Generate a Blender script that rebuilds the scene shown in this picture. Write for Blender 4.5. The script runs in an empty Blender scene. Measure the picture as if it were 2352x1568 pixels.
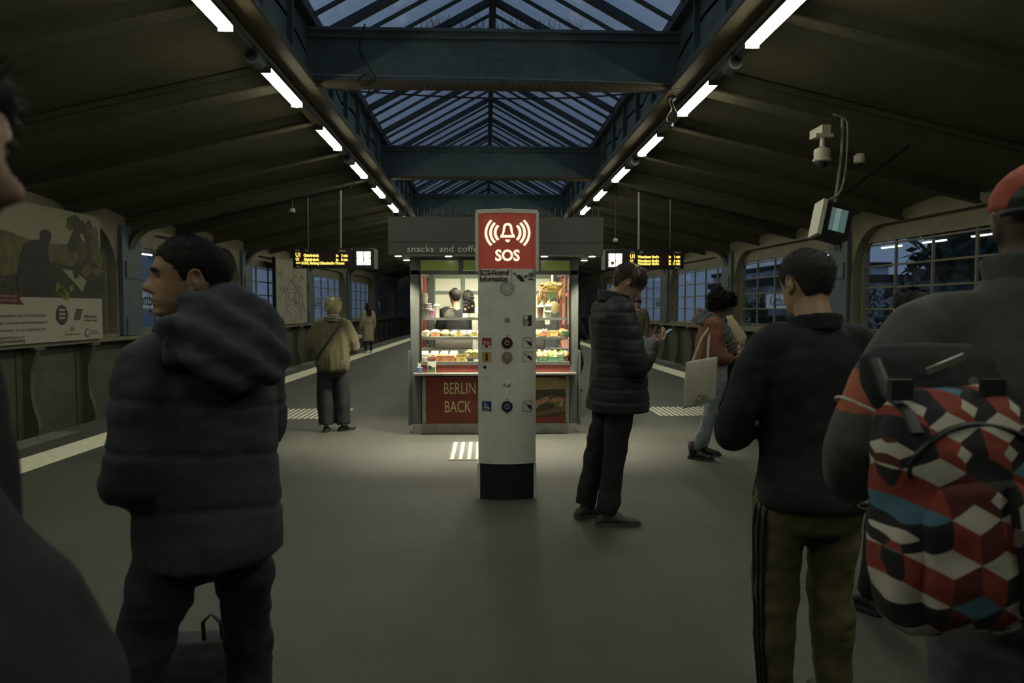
import bpy, bmesh, math, random
import numpy as np
from mathutils import Vector, Matrix, Euler

random.seed(7)
rng = np.random.default_rng(11)
S = bpy.context.scene
C = S.collection
R = math.radians

# ------------------------------------------------------------------ camera, world, exposure
F = 1650.0
CAM = Vector((-0.12, 0.0, 1.5))
YAW, PITCH = R(2.05), R(2.64)
cd = bpy.data.cameras.new('camera')
cd.sensor_width = 36.0
cd.lens = F / 2352.0 * 36.0
cd.clip_start = 0.05
cd.clip_end = 400
cd.dof.use_dof = True
cd.dof.focus_distance = 4.6
cd.dof.aperture_fstop = 3.6
cam = bpy.data.objects.new('camera', cd)
C.objects.link(cam)
cam.location = CAM
cam.rotation_euler = (R(90) - PITCH, 0, -YAW)
S.camera = cam

w = bpy.data.worlds.new('dusk')
S.world = w
w.use_nodes = True
wn = w.node_tree
bg = wn.nodes['Background']
tc = wn.nodes.new('ShaderNodeTexCoord')
no = wn.nodes.new('ShaderNodeTexNoise')
no.inputs['Scale'].default_value = 2.2
no.inputs['Detail'].default_value = 5
rp = wn.nodes.new('ShaderNodeValToRGB')
rp.color_ramp.elements[0].position = 0.3
rp.color_ramp.elements[0].color = (0.082, 0.118, 0.178, 1)
rp.color_ramp.elements[1].position = 0.75
rp.color_ramp.elements[1].color = (0.114, 0.156, 0.222, 1)
wn.links.new(tc.outputs['Generated'], no.inputs['Vector'])
wn.links.new(no.outputs['Fac'], rp.inputs['Fac'])
wn.links.new(rp.outputs['Color'], bg.inputs['Color'])
bg.inputs['Strength'].default_value = 1.35

S.view_settings.view_transform = 'Standard'
S.view_settings.look = 'None'
S.view_settings.gamma = 1.0
S.view_settings.use_curve_mapping = False
S.view_settings.exposure = 0.0
TUBE_L = 34.0


def ray(px, py):
    f = Vector((math.sin(YAW) * math.cos(PITCH), math.cos(YAW) * math.cos(PITCH), -math.sin(PITCH)))
    r = Vector((math.cos(YAW), -math.sin(YAW), 0))
    u = r.cross(f)
    return f + r * ((px - 1176) / F) + u * ((784 - py) / F)


def at(px, py, Y):
    """surveyed position: photo direction and distance down the hall"""
    d = ray(px, py)
    return CAM + d * (Y / d.y)


def on_floor(px, py):
    d = ray(px, py)
    return CAM + d * (-CAM.z / d.z)


# ------------------------------------------------------------------ materials
MATS = {}


def mat(name, col, rough=0.6, metal=0.0, var=0.0, vscale=6.0, bump=0.0, bscale=60.0, emit=None, estr=0.0,
        spec=0.5, col2=None, stretch=None, coat=0.0):
    if name in MATS:
        return MATS[name]
    m = bpy.data.materials.new(name)
    m.use_nodes = True
    nt = m.node_tree
    b = nt.nodes['Principled BSDF']
    b.inputs['Base Color'].default_value = (*col, 1)
    b.inputs['Roughness'].default_value = rough
    b.inputs['Metallic'].default_value = metal
    b.inputs['Specular IOR Level'].default_value = spec
    if coat:
        b.inputs['Coat Weight'].default_value = coat
    if emit is not None:
        b.inputs['Emission Color'].default_value = (*emit, 1)
        b.inputs['Emission Strength'].default_value = estr
    if var or col2 or bump:
        t = nt.nodes.new('ShaderNodeTexCoord')
        vec = t.outputs['Object']
        if stretch:
            mp = nt.nodes.new('ShaderNodeMapping')
            mp.inputs['Scale'].default_value = stretch
            nt.links.new(vec, mp.inputs['Vector'])
            vec = mp.outputs['Vector']
    if var or col2:
        n = nt.nodes.new('ShaderNodeTexNoise')
        n.inputs['Scale'].default_value = vscale
        n.inputs['Detail'].default_value = 6
        n.inputs['Roughness'].default_value = 0.65
        nt.links.new(vec, n.inputs['Vector'])
        r = nt.nodes.new('ShaderNodeValToRGB')
        r.color_ramp.elements[0].position = 0.3
        r.color_ramp.elements[1].position = 0.72
        c2 = col2 if col2 else tuple(min(1, c * (1 + var)) for c in col)
        c1 = col if col2 else tuple(c * (1 - var) for c in col)
        r.color_ramp.elements[0].color = (*c1, 1)
        r.color_ramp.elements[1].color = (*c2, 1)
        nt.links.new(n.outputs['Fac'], r.inputs['Fac'])
        nt.links.new(r.outputs['Color'], b.inputs['Base Color'])
    if bump:
        n2 = nt.nodes.new('ShaderNodeTexNoise')
        n2.inputs['Scale'].default_value = bscale
        n2.inputs['Detail'].default_value = 4
        nt.links.new(vec, n2.inputs['Vector'])
        bp = nt.nodes.new('ShaderNodeBump')
        bp.inputs['Strength'].default_value = bump
        bp.inputs['Distance'].default_value = 0.01
        nt.links.new(n2.outputs['Fac'], bp.inputs['Height'])
        nt.links.new(bp.outputs['Normal'], b.inputs['Normal'])
    MATS[name] = m
    return m


def glass(name, tint=(0.9, 0.95, 1.0), rough=0.02, blend=0.12, dirt=0.0, dirtcol=(0.2, 0.22, 0.22), dscale=5.0):
    if name in MATS:
        return MATS[name]
    m = bpy.data.materials.new(name)
    m.use_nodes = True
    nt = m.node_tree
    nt.nodes.remove(nt.nodes['Principled BSDF'])
    out = nt.nodes['Material Output']
    tr = nt.nodes.new('ShaderNodeBsdfTransparent')
    tr.inputs['Color'].default_value = (*tint, 1)
    gl = nt.nodes.new('ShaderNodeBsdfGlossy')
    gl.inputs['Roughness'].default_value = rough
    lw = nt.nodes.new('ShaderNodeLayerWeight')
    pw = nt.nodes.new('ShaderNodeMath')
    pw.operation = 'POWER'
    pw.inputs[1].default_value = 4.0
    nt.links.new(lw.outputs['Facing'], pw.inputs[0])
    fr = nt.nodes.new('ShaderNodeMath')
    fr.operation = 'MULTIPLY_ADD'
    fr.inputs[1].default_value = 0.8
    fr.inputs[2].default_value = 0.03
    lw.inputs['Blend'].default_value = 0.5
    nt.links.new(pw.outputs[0], fr.inputs[0])
    mx = nt.nodes.new('ShaderNodeMixShader')
    nt.links.new(fr.outputs[0], mx.inputs['Fac'])
    nt.links.new(tr.outputs['BSDF'], mx.inputs[1])
    nt.links.new(gl.outputs['BSDF'], mx.inputs[2])
    last = mx
    if dirt:
        df = nt.nodes.new('ShaderNodeBsdfDiffuse')
        df.inputs['Color'].default_value = (*dirtcol, 1)
        t = nt.nodes.new('ShaderNodeTexCoord')
        n = nt.nodes.new('ShaderNodeTexNoise')
        n.inputs['Scale'].default_value = dscale
        n.inputs['Detail'].default_value = 8
        nt.links.new(t.outputs['Object'], n.inputs['Vector'])
        mr = nt.nodes.new('ShaderNodeMapRange')
        mr.inputs['From Min'].default_value = 0.35
        mr.inputs['From Max'].default_value = 0.8
        mr.inputs['To Min'].default_value = dirt * 0.2
        mr.inputs['To Max'].default_value = dirt
        nt.links.new(n.outputs['Fac'], mr.inputs['Value'])
        m2 = nt.nodes.new('ShaderNodeMixShader')
        nt.links.new(mr.outputs['Result'], m2.inputs['Fac'])
        nt.links.new(mx.outputs['Shader'], m2.inputs[1])
        nt.links.new(df.outputs['BSDF'], m2.inputs[2])
        last = m2
    nt.links.new(last.outputs['Shader'], out.inputs['Surface'])
    MATS[name] = m
    return m


def emat(name, col, strength):
    if name in MATS:
        return MATS[name]
    m = bpy.data.materials.new(name)
    m.use_nodes = True
    nt = m.node_tree
    nt.nodes.remove(nt.nodes['Principled BSDF'])
    e = nt.nodes.new('ShaderNodeEmission')
    e.inputs['Color'].default_value = (*col, 1)
    e.inputs['Strength'].default_value = strength
    nt.links.new(e.outputs['Emission'], nt.nodes['Material Output'].inputs['Surface'])
    MATS[name] = m
    return m


# ------------------------------------------------------------------ mesh helpers
class MB:
    def __init__(s):
        s.v, s.f, s.m = [], [], []

    def add(s, verts, faces, mi=0):
        o = len(s.v)
        s.v += [tuple(p) for p in verts]
        s.f += [tuple(i + o for i in f) for f in faces]
        s.m += [mi] * len(faces)
        return s

    def box(s, x0, x1, y0, y1, z0, z1, mi=0, rot=None, c=None):
        v = [(x, y, z) for x in (x0, x1) for y in (y0, y1) for z in (z0, z1)]
        if rot is not None:
            M = Euler(rot).to_matrix()
            cc = Vector(c) if c is not None else Vector(((x0 + x1) / 2, (y0 + y1) / 2, (z0 + z1) / 2))
            v = [tuple(M @ (Vector(p) - cc) + cc) for p in v]
        f = [(0, 1, 3, 2), (4, 6, 7, 5), (0, 4, 5, 1), (2, 3, 7, 6), (0, 2, 6, 4), (1, 5, 7, 3)]
        return s.add(v, f, mi)

    def hexa(s, p, mi=0):
        """8 points: bottom 4 ccw then top 4"""
        f = [(0, 3, 2, 1), (4, 5, 6, 7), (0, 1, 5, 4), (1, 2, 6, 5), (2, 3, 7, 6), (3, 0, 4, 7)]
        return s.add(p, f, mi)

    def prism(s, poly, axis, a0, a1, mi=0, fn=None):
        """2-D polygon extruded; fn(u,v,a)->xyz"""
        n = len(poly)
        v = [fn(u, w_, a0) for u, w_ in poly] + [fn(u, w_, a1) for u, w_ in poly]
        f = [tuple(range(n - 1, -1, -1)), tuple(range(n, 2 * n))]
        f += [(i, (i + 1) % n, n + (i + 1) % n, n + i) for i in range(n)]
        return s.add(v, f, mi)

    def loft(s, rings, cap=True, mi=0, closed=True):
        n = len(rings[0])
        o = []
        for r_ in rings:
            o += list(r_)
        f = []
        for i in range(len(rings) - 1):
            for j in range(n if closed else n - 1):
                k = (j + 1) % n
                f.append((i * n + j, i * n + k, (i + 1) * n + k, (i + 1) * n + j))
        if cap and closed:
            f.append(tuple(range(n - 1, -1, -1)))
            f.append(tuple(range((len(rings) - 1) * n, len(rings) * n)))
        return s.add(o, f, mi)

    def tube(s, pts, rad, n=10, side=(1, 0, 0), cap=True, mi=0, pw=2.0):
        """rad: r or (ru, rv) for each point; ru lies along `side`"""
        P = [Vector(p) for p in pts]
        rings = []
        U = Vector(side)
        for i, p in enumerate(P):
            a = P[max(i - 1, 0)]
            b = P[min(i + 1, len(P) - 1)]
            T = (b - a)
            if T.length < 1e-9:
                T = Vector((0, 0, 1))
            T.normalize()
            U2 = U - T * U.dot(T)
            if U2.length < 1e-3:
                U2 = Vector((0, 1, 0)) - T * T.y
                if U2.length < 1e-3:
                    U2 = Vector((0, 0, 1)) - T * T.z
            U2.normalize()
            if i:
                U = U2
            V = T.cross(U2)
            r_ = rad[i] if hasattr(rad, '__len__') else rad
            ru, rv = r_ if hasattr(r_, '__len__') else (r_, r_)
            ring = []
            for k in range(n):
                t = 2 * math.pi * k / n
                c_, s_ = math.cos(t), math.sin(t)
                if pw != 2.0:
                    c_ = math.copysign(abs(c_) ** (2 / pw), c_)
                    s_ = math.copysign(abs(s_) ** (2 / pw), s_)
                ring.append(p + U2 * (ru * c_) + V * (rv * s_))
            rings.append(ring)
        return s.loft(rings, cap, mi)

    def cyl(s, c, r, h, n=20, axis='z', mi=0, r2=None):
        c = Vector(c)
        d = {'x': Vector((1, 0, 0)), 'y': Vector((0, 1, 0)), 'z': Vector((0, 0, 1))}[axis]
        sd = (0, 1, 0) if axis == 'x' else (1, 0, 0)
        return s.tube([c, c + d * h], [r, r if r2 is None else r2], n, sd, True, mi)

    def lathe(s, c, prof, n=24, mi=0, sx=1.0, sy=1.0):
        rings = [[(c[0] + r_ * sx * math.cos(2 * math.pi * k / n), c[1] + r_ * sy * math.sin(2 * math.pi * k / n), c[2] + z)
                  for k in range(n)] for r_, z in prof]
        return s.loft(rings, True, mi)

    def ball(s, c, r, n=14, m=9, mi=0):
        rx, ry, rz = r if hasattr(r, '__len__') else (r, r, r)
        rings = []
        for i in range(m + 1):
            a = math.pi * i / m
            q = max(math.sin(a), 0.02)
            rings.append([(c[0] + rx * q * math.cos(2 * math.pi * k / n), c[1] + ry * q * math.sin(2 * math.pi * k / n),
                           c[2] - rz * math.cos(a)) for k in range(n)])
        return s.loft(rings, True, mi)

    def mesh(s, name, mats, off=(0, 0, 0), smooth=False):
        me = bpy.data.meshes.new(name)
        ox, oy, oz = off
        me.from_pydata([(x - ox, y - oy, z - oz) for x, y, z in s.v], [], s.f)
        mats = mats if isinstance(mats, (list, tuple)) else [mats]
        for m in mats:
            me.materials.append(m)
        if len(mats) > 1:
            me.polygons.foreach_set('material_index', s.m)
        if smooth:
            me.polygons.foreach_set('use_smooth', [True] * len(me.polygons))
        me.update()
        return me

    def build(s, name, mats, parent=None, smooth=False, bevel=0.0, local=False):
        """parts are given in world space (parents unrotated) unless local"""
        if parent is not None:
            off = (0, 0, 0) if local else wloc(parent)
            o = bpy.data.objects.new(name, s.mesh(name, mats, off, smooth))
            o.parent = parent
        else:
            xs, ys, zs = zip(*s.v)
            off = ((min(xs) + max(xs)) / 2, (min(ys) + max(ys)) / 2, min(zs))
            o = bpy.data.objects.new(name, s.mesh(name, mats, off, smooth))
            o.location = off
        C.objects.link(o)
        if bevel:
            md = o.modifiers.new('bevel', 'BEVEL')
            md.width = bevel
            md.segments = 2
            md.limit_method = 'ANGLE'
        return o


def wloc(o):
    l = Vector((0, 0, 0))
    while o is not None:
        l = l + o.location
        o = o.parent
    return tuple(l)


def tag(o, label, cat, group=None):
    o['label'] = label
    o['category'] = cat
    if group:
        o['group'] = group
    return o


def struct(o, label=None):
    o['kind'] = 'structure'
    if label:
        o['label'] = label
    return o


def struct_root(name, loc, label):
    o = bpy.data.objects.new(name, None)
    C.objects.link(o)
    o.location = loc
    return struct(o, label)


def stuff(o):
    o['kind'] = 'stuff'
    return o


def thing(name, label, cat, loc=(0, 0, 0), rz=0.0, group=None):
    o = bpy.data.objects.new(name, None)
    C.objects.link(o)
    o.location = loc
    o.rotation_euler = (0, 0, rz)
    o.empty_display_size = 0.1
    return tag(o, label, cat, group)


def part(me, name, parent, loc=(0, 0, 0), rot=None, sc=None):
    o = bpy.data.objects.new(name, me)
    C.objects.link(o)
    o.parent = parent
    o.location = loc
    if rot is not None:
        o.rotation_euler = rot
    if sc is not None:
        o.scale = sc
    return o


def text(body, size, loc, m, parent, face='front', sx=1.0, bold=0.0, align='CENTER', name='lettering', ext=0.0008, rot=None, shear=0.0,
         spacing=1.0):
    cu = bpy.data.curves.new('t', 'FONT')
    cu.body = body
    cu.size = size
    cu.align_x = align
    cu.align_y = 'CENTER'
    cu.offset = bold
    cu.extrude = ext
    cu.shear = shear
    cu.space_character = spacing
    cu.resolution_u = 3
    tmp = bpy.data.objects.new('t', cu)
    C.objects.link(tmp)
    dg = bpy.context.evaluated_depsgraph_get()
    me = bpy.data.meshes.new_from_object(tmp.evaluated_get(dg))
    bpy.data.objects.remove(tmp)
    me.name = name
    me.materials.clear()
    me.materials.append(m)
    o = bpy.data.objects.new(name, me)
    C.objects.link(o)
    o.parent = parent
    pl = wloc(parent) if parent else (0, 0, 0)
    o.location = Vector(loc) - Vector(pl)
    o.scale = (sx, 1, 1)
    o.rotation_euler = rot if rot is not None else {'front': (R(90), 0, 0), 'east': (R(90), 0, R(90)), 'west': (R(90), 0, R(-90))}[face]
    return o


def cable(pts, r, m, name, parent=None, n=6, sub=6):
    P = [Vector(p) for p in pts]
    if len(P) > 2:
        Q = []
        for i in range(len(P) - 1):
            p0, p1, p2, p3 = P[max(i - 1, 0)], P[i], P[i + 1], P[min(i + 2, len(P) - 1)]
            for k in range(sub):
                t = k / sub
                Q.append(0.5 * ((2 * p1) + (p2 - p0) * t + (2 * p0 - 5 * p1 + 4 * p2 - p3) * t * t + (3 * p1 - p0 - 3 * p2 + p3) * t ** 3))
        Q.append(P[-1])
        P = Q
    mb = MB()
    mb.tube(P, [r] * len(P), n)
    return mb.build(name, m, parent, smooth=True)


def rivets(lst, r, m, name, parent):
    """many small domes: (pos, normal)"""
    mb = MB()
    for p, nrm in lst:
        p = Vector(p)
        n_ = Vector(nrm).normalized()
        u = n_.orthogonal().normalized()
        v = n_.cross(u)
        a = [p + (u * math.cos(t) + v * math.sin(t)) * r for t in [k * math.pi / 3 for k in range(6)]]
        b = [p + (u * math.cos(t) + v * math.sin(t)) * r * 0.6 + n_ * r * 0.6 for t in [k * math.pi / 3 for k in range(6)]]
        mb.loft([a, b], True)
    return stuff(mb.build(name, m, parent))


# vectorised value noise
def vnoise(p, seed=0):
    p = np.asarray(p, dtype=float)
    i = np.floor(p).astype(np.int64)
    f = p - i
    f = f * f * (3 - 2 * f)

    def h(a):
        n = a[:, 0] * 374761393 + a[:, 1] * 668265263 + a[:, 2] * 2147483647 + seed * 144665
        n = (n ^ (n >> 13)) * 1274126177
        n = n ^ (n >> 16)
        return (n & 0xFFFF) / 65535.0
    r_ = 0
    for dx in (0, 1):
        for dy in (0, 1):
            for dz in (0, 1):
                wgt = (f[:, 0] if dx else 1 - f[:, 0]) * (f[:, 1] if dy else 1 - f[:, 1]) * (f[:, 2] if dz else 1 - f[:, 2])
                r_ = r_ + wgt * h(i + np.array([dx, dy, dz]))
    return r_ * 2 - 1


def fbm(p, seed=0, oct=3):
    a, r_ = 1.0, 0
    p = np.asarray(p, dtype=float)
    for k in range(oct):
        r_ = r_ + a * vnoise(p * 2 ** k, seed + k)
        a *= 0.5
    return r_

# ------------------------------------------------------------------ the hall
BAY = 7.1
COLS = [3.04 + BAY * k for k in range(8)]          # frames of the hall: 3.0 ... 52.7
YEND = COLS[-1] + 3.2


def wx(Y, d=0.0):
    return 8.52 - 0.05 * (Y - 17.24) - d


def W(side, Y, d, z):
    return (side * wx(Y, d), Y, z)


def deckz(X):
    return 3.6 + (8.52 - abs(X)) * 0.23


m_asph = mat('asphalt', (0.044, 0.047, 0.036), 0.7, var=0.0, col2=(0.07, 0.073, 0.055), vscale=1.3, bump=0.25, bscale=90)
m_cope = mat('coping_granite', (0.14, 0.14, 0.115), 0.8, var=0.25, vscale=9)
m_coped = mat('coping_dark', (0.06, 0.06, 0.05), 0.8, var=0.25, vscale=9)
m_line = mat('line_paint', (0.78, 0.77, 0.56), 0.7, var=0.16, vscale=14)
m_bed = mat('track_bed', (0.03, 0.03, 0.026), 0.95, var=0.4, vscale=8)
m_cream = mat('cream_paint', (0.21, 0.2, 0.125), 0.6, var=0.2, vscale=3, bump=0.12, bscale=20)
m_lower = mat('dark_plate', (0.105, 0.105, 0.078), 0.6, var=0.25, vscale=2.5)
m_blue = mat('bluegrey_paint', (0.1, 0.135, 0.145), 0.55, var=0.2, vscale=2.5, bump=0.08, bscale=25)
m_beam = mat('beam_paint', (0.1, 0.138, 0.138), 0.5, var=0.25, vscale=2.0, bump=0.08, bscale=25)
m_rust = mat('flange_rust', (0.1, 0.07, 0.03), 0.75, col2=(0.06, 0.052, 0.03), vscale=5)
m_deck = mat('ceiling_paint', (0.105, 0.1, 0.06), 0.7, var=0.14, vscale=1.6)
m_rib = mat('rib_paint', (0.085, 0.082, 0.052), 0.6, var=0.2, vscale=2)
m_bar = mat('skylight_bar', (0.05, 0.068, 0.075), 0.6, var=0.2, vscale=4)
m_black = mat('black_metal', (0.012, 0.013, 0.013), 0.5)
m_cable = mat('cable_black', (0.01, 0.011, 0.011), 0.6)
m_cableg = mat('cable_grey', (0.22, 0.23, 0.22), 0.5)
m_win = glass('window_glass', (0.92, 0.95, 0.98), 0.015, dirt=0.08, dirtcol=(0.1, 0.14, 0.2), dscale=3)
m_sky = glass('skylight_glass', (0.96, 0.98, 1.0), 0.1, dirt=0.1, dirtcol=(0.06, 0.08, 0.1), dscale=6)


def edgex(Y):
    return 5.6 - 0.025 * Y


# platform
mb = MB()
ys = np.linspace(-24, YEND, 14)
top = [(edgex(y) - 0.32) for y in ys]
for i in range(len(ys) - 1):
    a, b = ys[i], ys[i + 1]
    ea, eb = top[i], top[i + 1]
    mb.hexa([(-ea, a, -1.0), (ea, a, -1.0), (eb, b, -1.0), (-eb, b, -1.0), (-ea, a, 0), (ea, a, 0), (eb, b, 0), (-eb, b, 0)])
floor = struct(mb.build('floor', m_asph), 'dark worn asphalt station platform')
for sd in (-1, 1):
    for k in range(44):
        y0 = 2 + k * 1.15
        y1 = y0 + 1.135
        q = MB()
        a, b = edgex(y0), edgex(y1)
        q.hexa([(sd * (a - 0.315), y0, -0.2), (sd * a, y0, -0.2), (sd * b, y1, -0.2), (sd * (b - 0.315), y1, -0.2),
                (sd * (a - 0.315), y0, 0.004), (sd * a, y0, 0.004), (sd * b, y1, 0.004), (sd * (b - 0.315), y1, 0.004)])
        q.build('coping_stone', m_cope if k % 2 else m_coped, floor)
    q = MB()
    for i in range(12):
        y0, y1 = 2 + i * 4.2, 2 + (i + 1) * 4.2
        l = lambda y: 4.72 - 0.025 * y
        q.hexa([(sd * (l(y0) - 0.21), y0, 0.001), (sd * (l(y0) + 0.21), y0, 0.001), (sd * (l(y1) + 0.21), y1, 0.001), (sd * (l(y1) - 0.21), y1, 0.001),
                (sd * (l(y0) - 0.21), y0, 0.006), (sd * (l(y0) + 0.21), y0, 0.006), (sd * (l(y1) + 0.21), y1, 0.006), (sd * (l(y1) - 0.21), y1, 0.006)])
    q.build('safety_line', m_line, floor)['label'] = 'cream white painted safety line'
m_tact = mat('tactile_white', (0.6, 0.6, 0.47), 0.7, var=0.2, vscale=20)
for (x0, x1, y0, y1) in ((-4.1, -2.08, 9.75, 10.75), (2.28, 4.1, 9.85, 10.75), (-0.5, 0.0, 7.05, 8.0)):
    q = MB()
    q.box(x0, x1, y0, y1, 0.0005, 0.004)
    tp = q.build('tactile_paving', mat('tactile_base', (0.13, 0.13, 0.11), 0.8, var=0.2, vscale=15), floor)
    q = MB()
    n = int((x1 - x0) / 0.075)
    for i in range(n):
        x = x0 + (i + 0.25) * (x1 - x0) / n
        q.box(x, x + 0.036, y0 + 0.01, y1 - 0.01, 0.003, 0.009)
    stuff(q.build('rib_strip', m_tact, tp))
for sd, nm in ((-1, 'left'), (1, 'right')):
    q = MB()
    for y0, y1 in zip(ys[:-1], ys[1:]):
        q.hexa([(sd * (edgex(y0) - 0.33), y0, -1.15), (sd * wx(y0, -0.5), y0, -1.15), (sd * wx(y1, -0.5), y1, -1.15), (sd * (edgex(y1) - 0.33), y1, -1.15),
                (sd * (edgex(y0) - 0.33), y0, -0.98), (sd * wx(y0, -0.5), y0, -0.98), (sd * wx(y1, -0.5), y1, -0.98), (sd * (edgex(y1) - 0.33), y1, -0.98)])
    tb = struct(q.build('floor_track_' + nm, m_bed), 'dark ballast track bed beside the platform')
    for dx in (-0.72, 0.72):
        q = MB()
        cx = lambda y: sd * ((edgex(y) + wx(y)) / 2 + dx)
        q.hexa([(cx(0) - 0.035, 0, -0.98), (cx(0) + 0.035, 0, -0.98), (cx(YEND) + 0.035, YEND, -0.98), (cx(YEND) - 0.035, YEND, -0.98),
                (cx(0) - 0.035, 0, -0.84), (cx(0) + 0.035, 0, -0.84), (cx(YEND) + 0.035, YEND, -0.84), (cx(YEND) - 0.035, YEND, -0.84)])
        q.build('rail', mat('rail_steel', (0.2, 0.17, 0.14), 0.4, 0.8), tb)

# walls: riveted portal panels with round cornered window openings
WIN_Z0, WIN_Z1 = 1.0, 2.95
OP_Z0, OP_Z1, ARC = 0.93, 3.36, 1.0
win_no = 0
pane_mesh = {}
for sd, nm in ((-1, 'left'), (1, 'right')):
    wo = struct_root('wall_' + nm, (sd * 8.5, 25, 0), 'cream riveted steel wall with round cornered window openings')
    rv = []
    rvb = []
    windows = []
    for k in range(len(COLS) - 1):
        wall = MB()
        c0, c1 = COLS[k], COLS[k + 1]
        y0, y1 = c0 + 0.5, c1 - 0.5
        inner = [(y0, OP_Z0), (y0, OP_Z1 - ARC)]
        inner += [(y0 + ARC - ARC * math.cos(t), OP_Z1 - ARC + ARC * math.sin(t)) for t in np.linspace(0.15, math.pi / 2, 9)]
        inner += [(y1 - ARC + ARC * math.sin(t), OP_Z1 - ARC + ARC * math.cos(t)) for t in np.linspace(0, math.pi / 2 - 0.15, 9)]
        inner += [(y1, OP_Z1 - ARC), (y1, OP_Z0)]
        outer = []
        for (a, b) in inner:
            if b <= OP_Z1 - ARC:
                outer.append((c0 if a < (c0 + c1) / 2 else c1, 0.78 if b < 1 else b))
            else:
                fy = (a - y0) / (y1 - y0)
                outer.append((c0 + fy * (c1 - c0), 3.72))
        n = len(inner)
        v = [W(sd, a, 0, b) for a, b in inner] + [W(sd, a, 0, b) for a, b in outer] + [W(sd, a, -0.32, b) for a, b in inner]
        f = []
        for i in range(n - 1):
            f.append((i, i + 1, n + i + 1, n + i))
            f.append((2 * n + i, 2 * n + i + 1, i + 1, i))
        f.append((n - 1, 0, n, 2 * n - 1))
        f.append((3 * n - 1, 2 * n, 0, n - 1))
        wall.add(v, f)
        # corner fills above the springing
        wall.add([W(sd, c0, 0, OP_Z1 - ARC), W(sd, c0, 0, 3.72), W(sd, y0, 0, OP_Z1 - ARC + 0.01), W(sd, outer[2][0], 0, 3.72), W(sd, inner[2][0], 0, inner[2][1])],
                 [(0, 2, 4, 3, 1)])
        wall.add([W(sd, c1, 0, OP_Z1 - ARC), W(sd, c1, 0, 3.72), W(sd, y1, 0, OP_Z1 - ARC + 0.01), W(sd, outer[-3][0], 0, 3.72), W(sd, inner[-3][0], 0, inner[-3][1])],
                 [(0, 2, 4, 3, 1)])
        # plate above and below the glass, set back in the opening
        for (z0, z1) in ((WIN_Z1 + 0.05, 3.74), (OP_Z0 - 0.05, WIN_Z0 - 0.05)):
            wall.add([W(sd, c0, -0.2, z0), W(sd, c1, -0.2, z0), W(sd, c1, -0.2, z1), W(sd, c0, -0.2, z1),
                      W(sd, c0, -0.34, z0), W(sd, c1, -0.34, z0), W(sd, c1, -0.34, z1), W(sd, c0, -0.34, z1)],
                     [(0, 1, 2, 3), (4, 7, 6, 5), (0, 4, 5, 1), (3, 2, 6, 7), (0, 3, 7, 4), (1, 5, 6, 2)])
        # side flanks hiding the edge of the glass
        for (ya, yb) in ((c0 - 0.01, y0 + 0.1), (y1 - 0.1, c1 + 0.01)):
            wall.add([W(sd, ya, -0.2, 0.9), W(sd, yb, -0.2, 0.9), W(sd, yb, -0.2, 3.7), W(sd, ya, -0.2, 3.7),
                      W(sd, ya, -0.34, 0.9), W(sd, yb, -0.34, 0.9), W(sd, yb, -0.34, 3.7), W(sd, ya, -0.34, 3.7)],
                     [(0, 1, 2, 3), (4, 7, 6, 5), (0, 4, 5, 1), (3, 2, 6, 7), (0, 3, 7, 4), (1, 5, 6, 2)])
        if c1 < 46:
            cy_ = (c0 + c1) / 2
            for i in range(2, n - 2):
                a, b = inner[i]
                if True:
                    ca, cb = (y0 + ARC, OP_Z1 - ARC) if a < cy_ else (y1 - ARC, OP_Z1 - ARC)
                    if y0 + ARC < a < y1 - ARC:
                        continue
                    for e in (0.07, 0.17):
                        l = math.hypot(a - ca, b - cb)
                        rv.append((W(sd, a + (a - ca) / l * e, 0, b + (b - cb) / l * e), (-sd, 0, 0)))
            for i in range(int((y1 - y0 - 2 * ARC) / 0.17)):
                yy = y0 + ARC + 0.1 + i * 0.17
                rv.append((W(sd, yy, -0.2, WIN_Z1 + 0.12 + 0.07 * (i % 2)), (-sd, 0, 0)))
            for i in range(11):
                zz = 1.02 + i * 0.13
                rv.append((W(sd, y0 - 0.05, 0, zz), (-sd, 0, 0)))
                rv.append((W(sd, y1 + 0.05, 0, zz), (-sd, 0, 0)))
            for i in range(30):
                rv.append((W(sd, y0 + 0.15 + i * 0.2, -0.2, 0.915), (-sd, 0, 0)))
        windows.append((k, y0, y1))
        wall.build('wall_panel', m_cream, wo)
    for k, c in enumerate(COLS):
        q = MB()
        q.hexa([W(sd, c - 0.42, 0.1, 0.88), W(sd, c + 0.42, 0.1, 0.88), W(sd, c + 0.42, 0, 0.88), W(sd, c - 0.42, 0, 0.88),
                W(sd, c - 0.42, 0.1, 3.4), W(sd, c + 0.42, 0.1, 3.4), W(sd, c + 0.42, 0, 3.4), W(sd, c - 0.42, 0, 3.4)])
        q.hexa([W(sd, c - 0.3, 0.13, 0.88), W(sd, c + 0.3, 0.13, 0.88), W(sd, c + 0.3, 0.1, 0.88), W(sd, c - 0.3, 0.1, 0.88),
                W(sd, c - 0.3, 0.13, 1.3), W(sd, c + 0.3, 0.13, 1.3), W(sd, c + 0.3, 0.1, 1.3), W(sd, c - 0.3, 0.1, 1.3)])
        q.hexa([W(sd, c - 0.3, 0.13, 2.2), W(sd, c + 0.3, 0.13, 2.2), W(sd, c + 0.3, 0.1, 2.2), W(sd, c - 0.3, 0.1, 2.2),
                W(sd, c - 0.3, 0.13, 2.6), W(sd, c + 0.3, 0.13, 2.6), W(sd, c + 0.3, 0.1, 2.6), W(sd, c - 0.3, 0.1, 2.6)])
        co = q.build('column', m_blue, wo)
        if c < 40:
            l = []
            for dy in (-0.37, -0.25, 0.25, 0.37):
                for i in range(18):
                    l.append((W(sd, c + dy, 0.1 if abs(dy) > 0.3 else 0.13, 0.95 + i * 0.135), (-sd, 0, 0)))
            rivets(l, 0.016, m_blue, 'rivet_rows', co)
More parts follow.
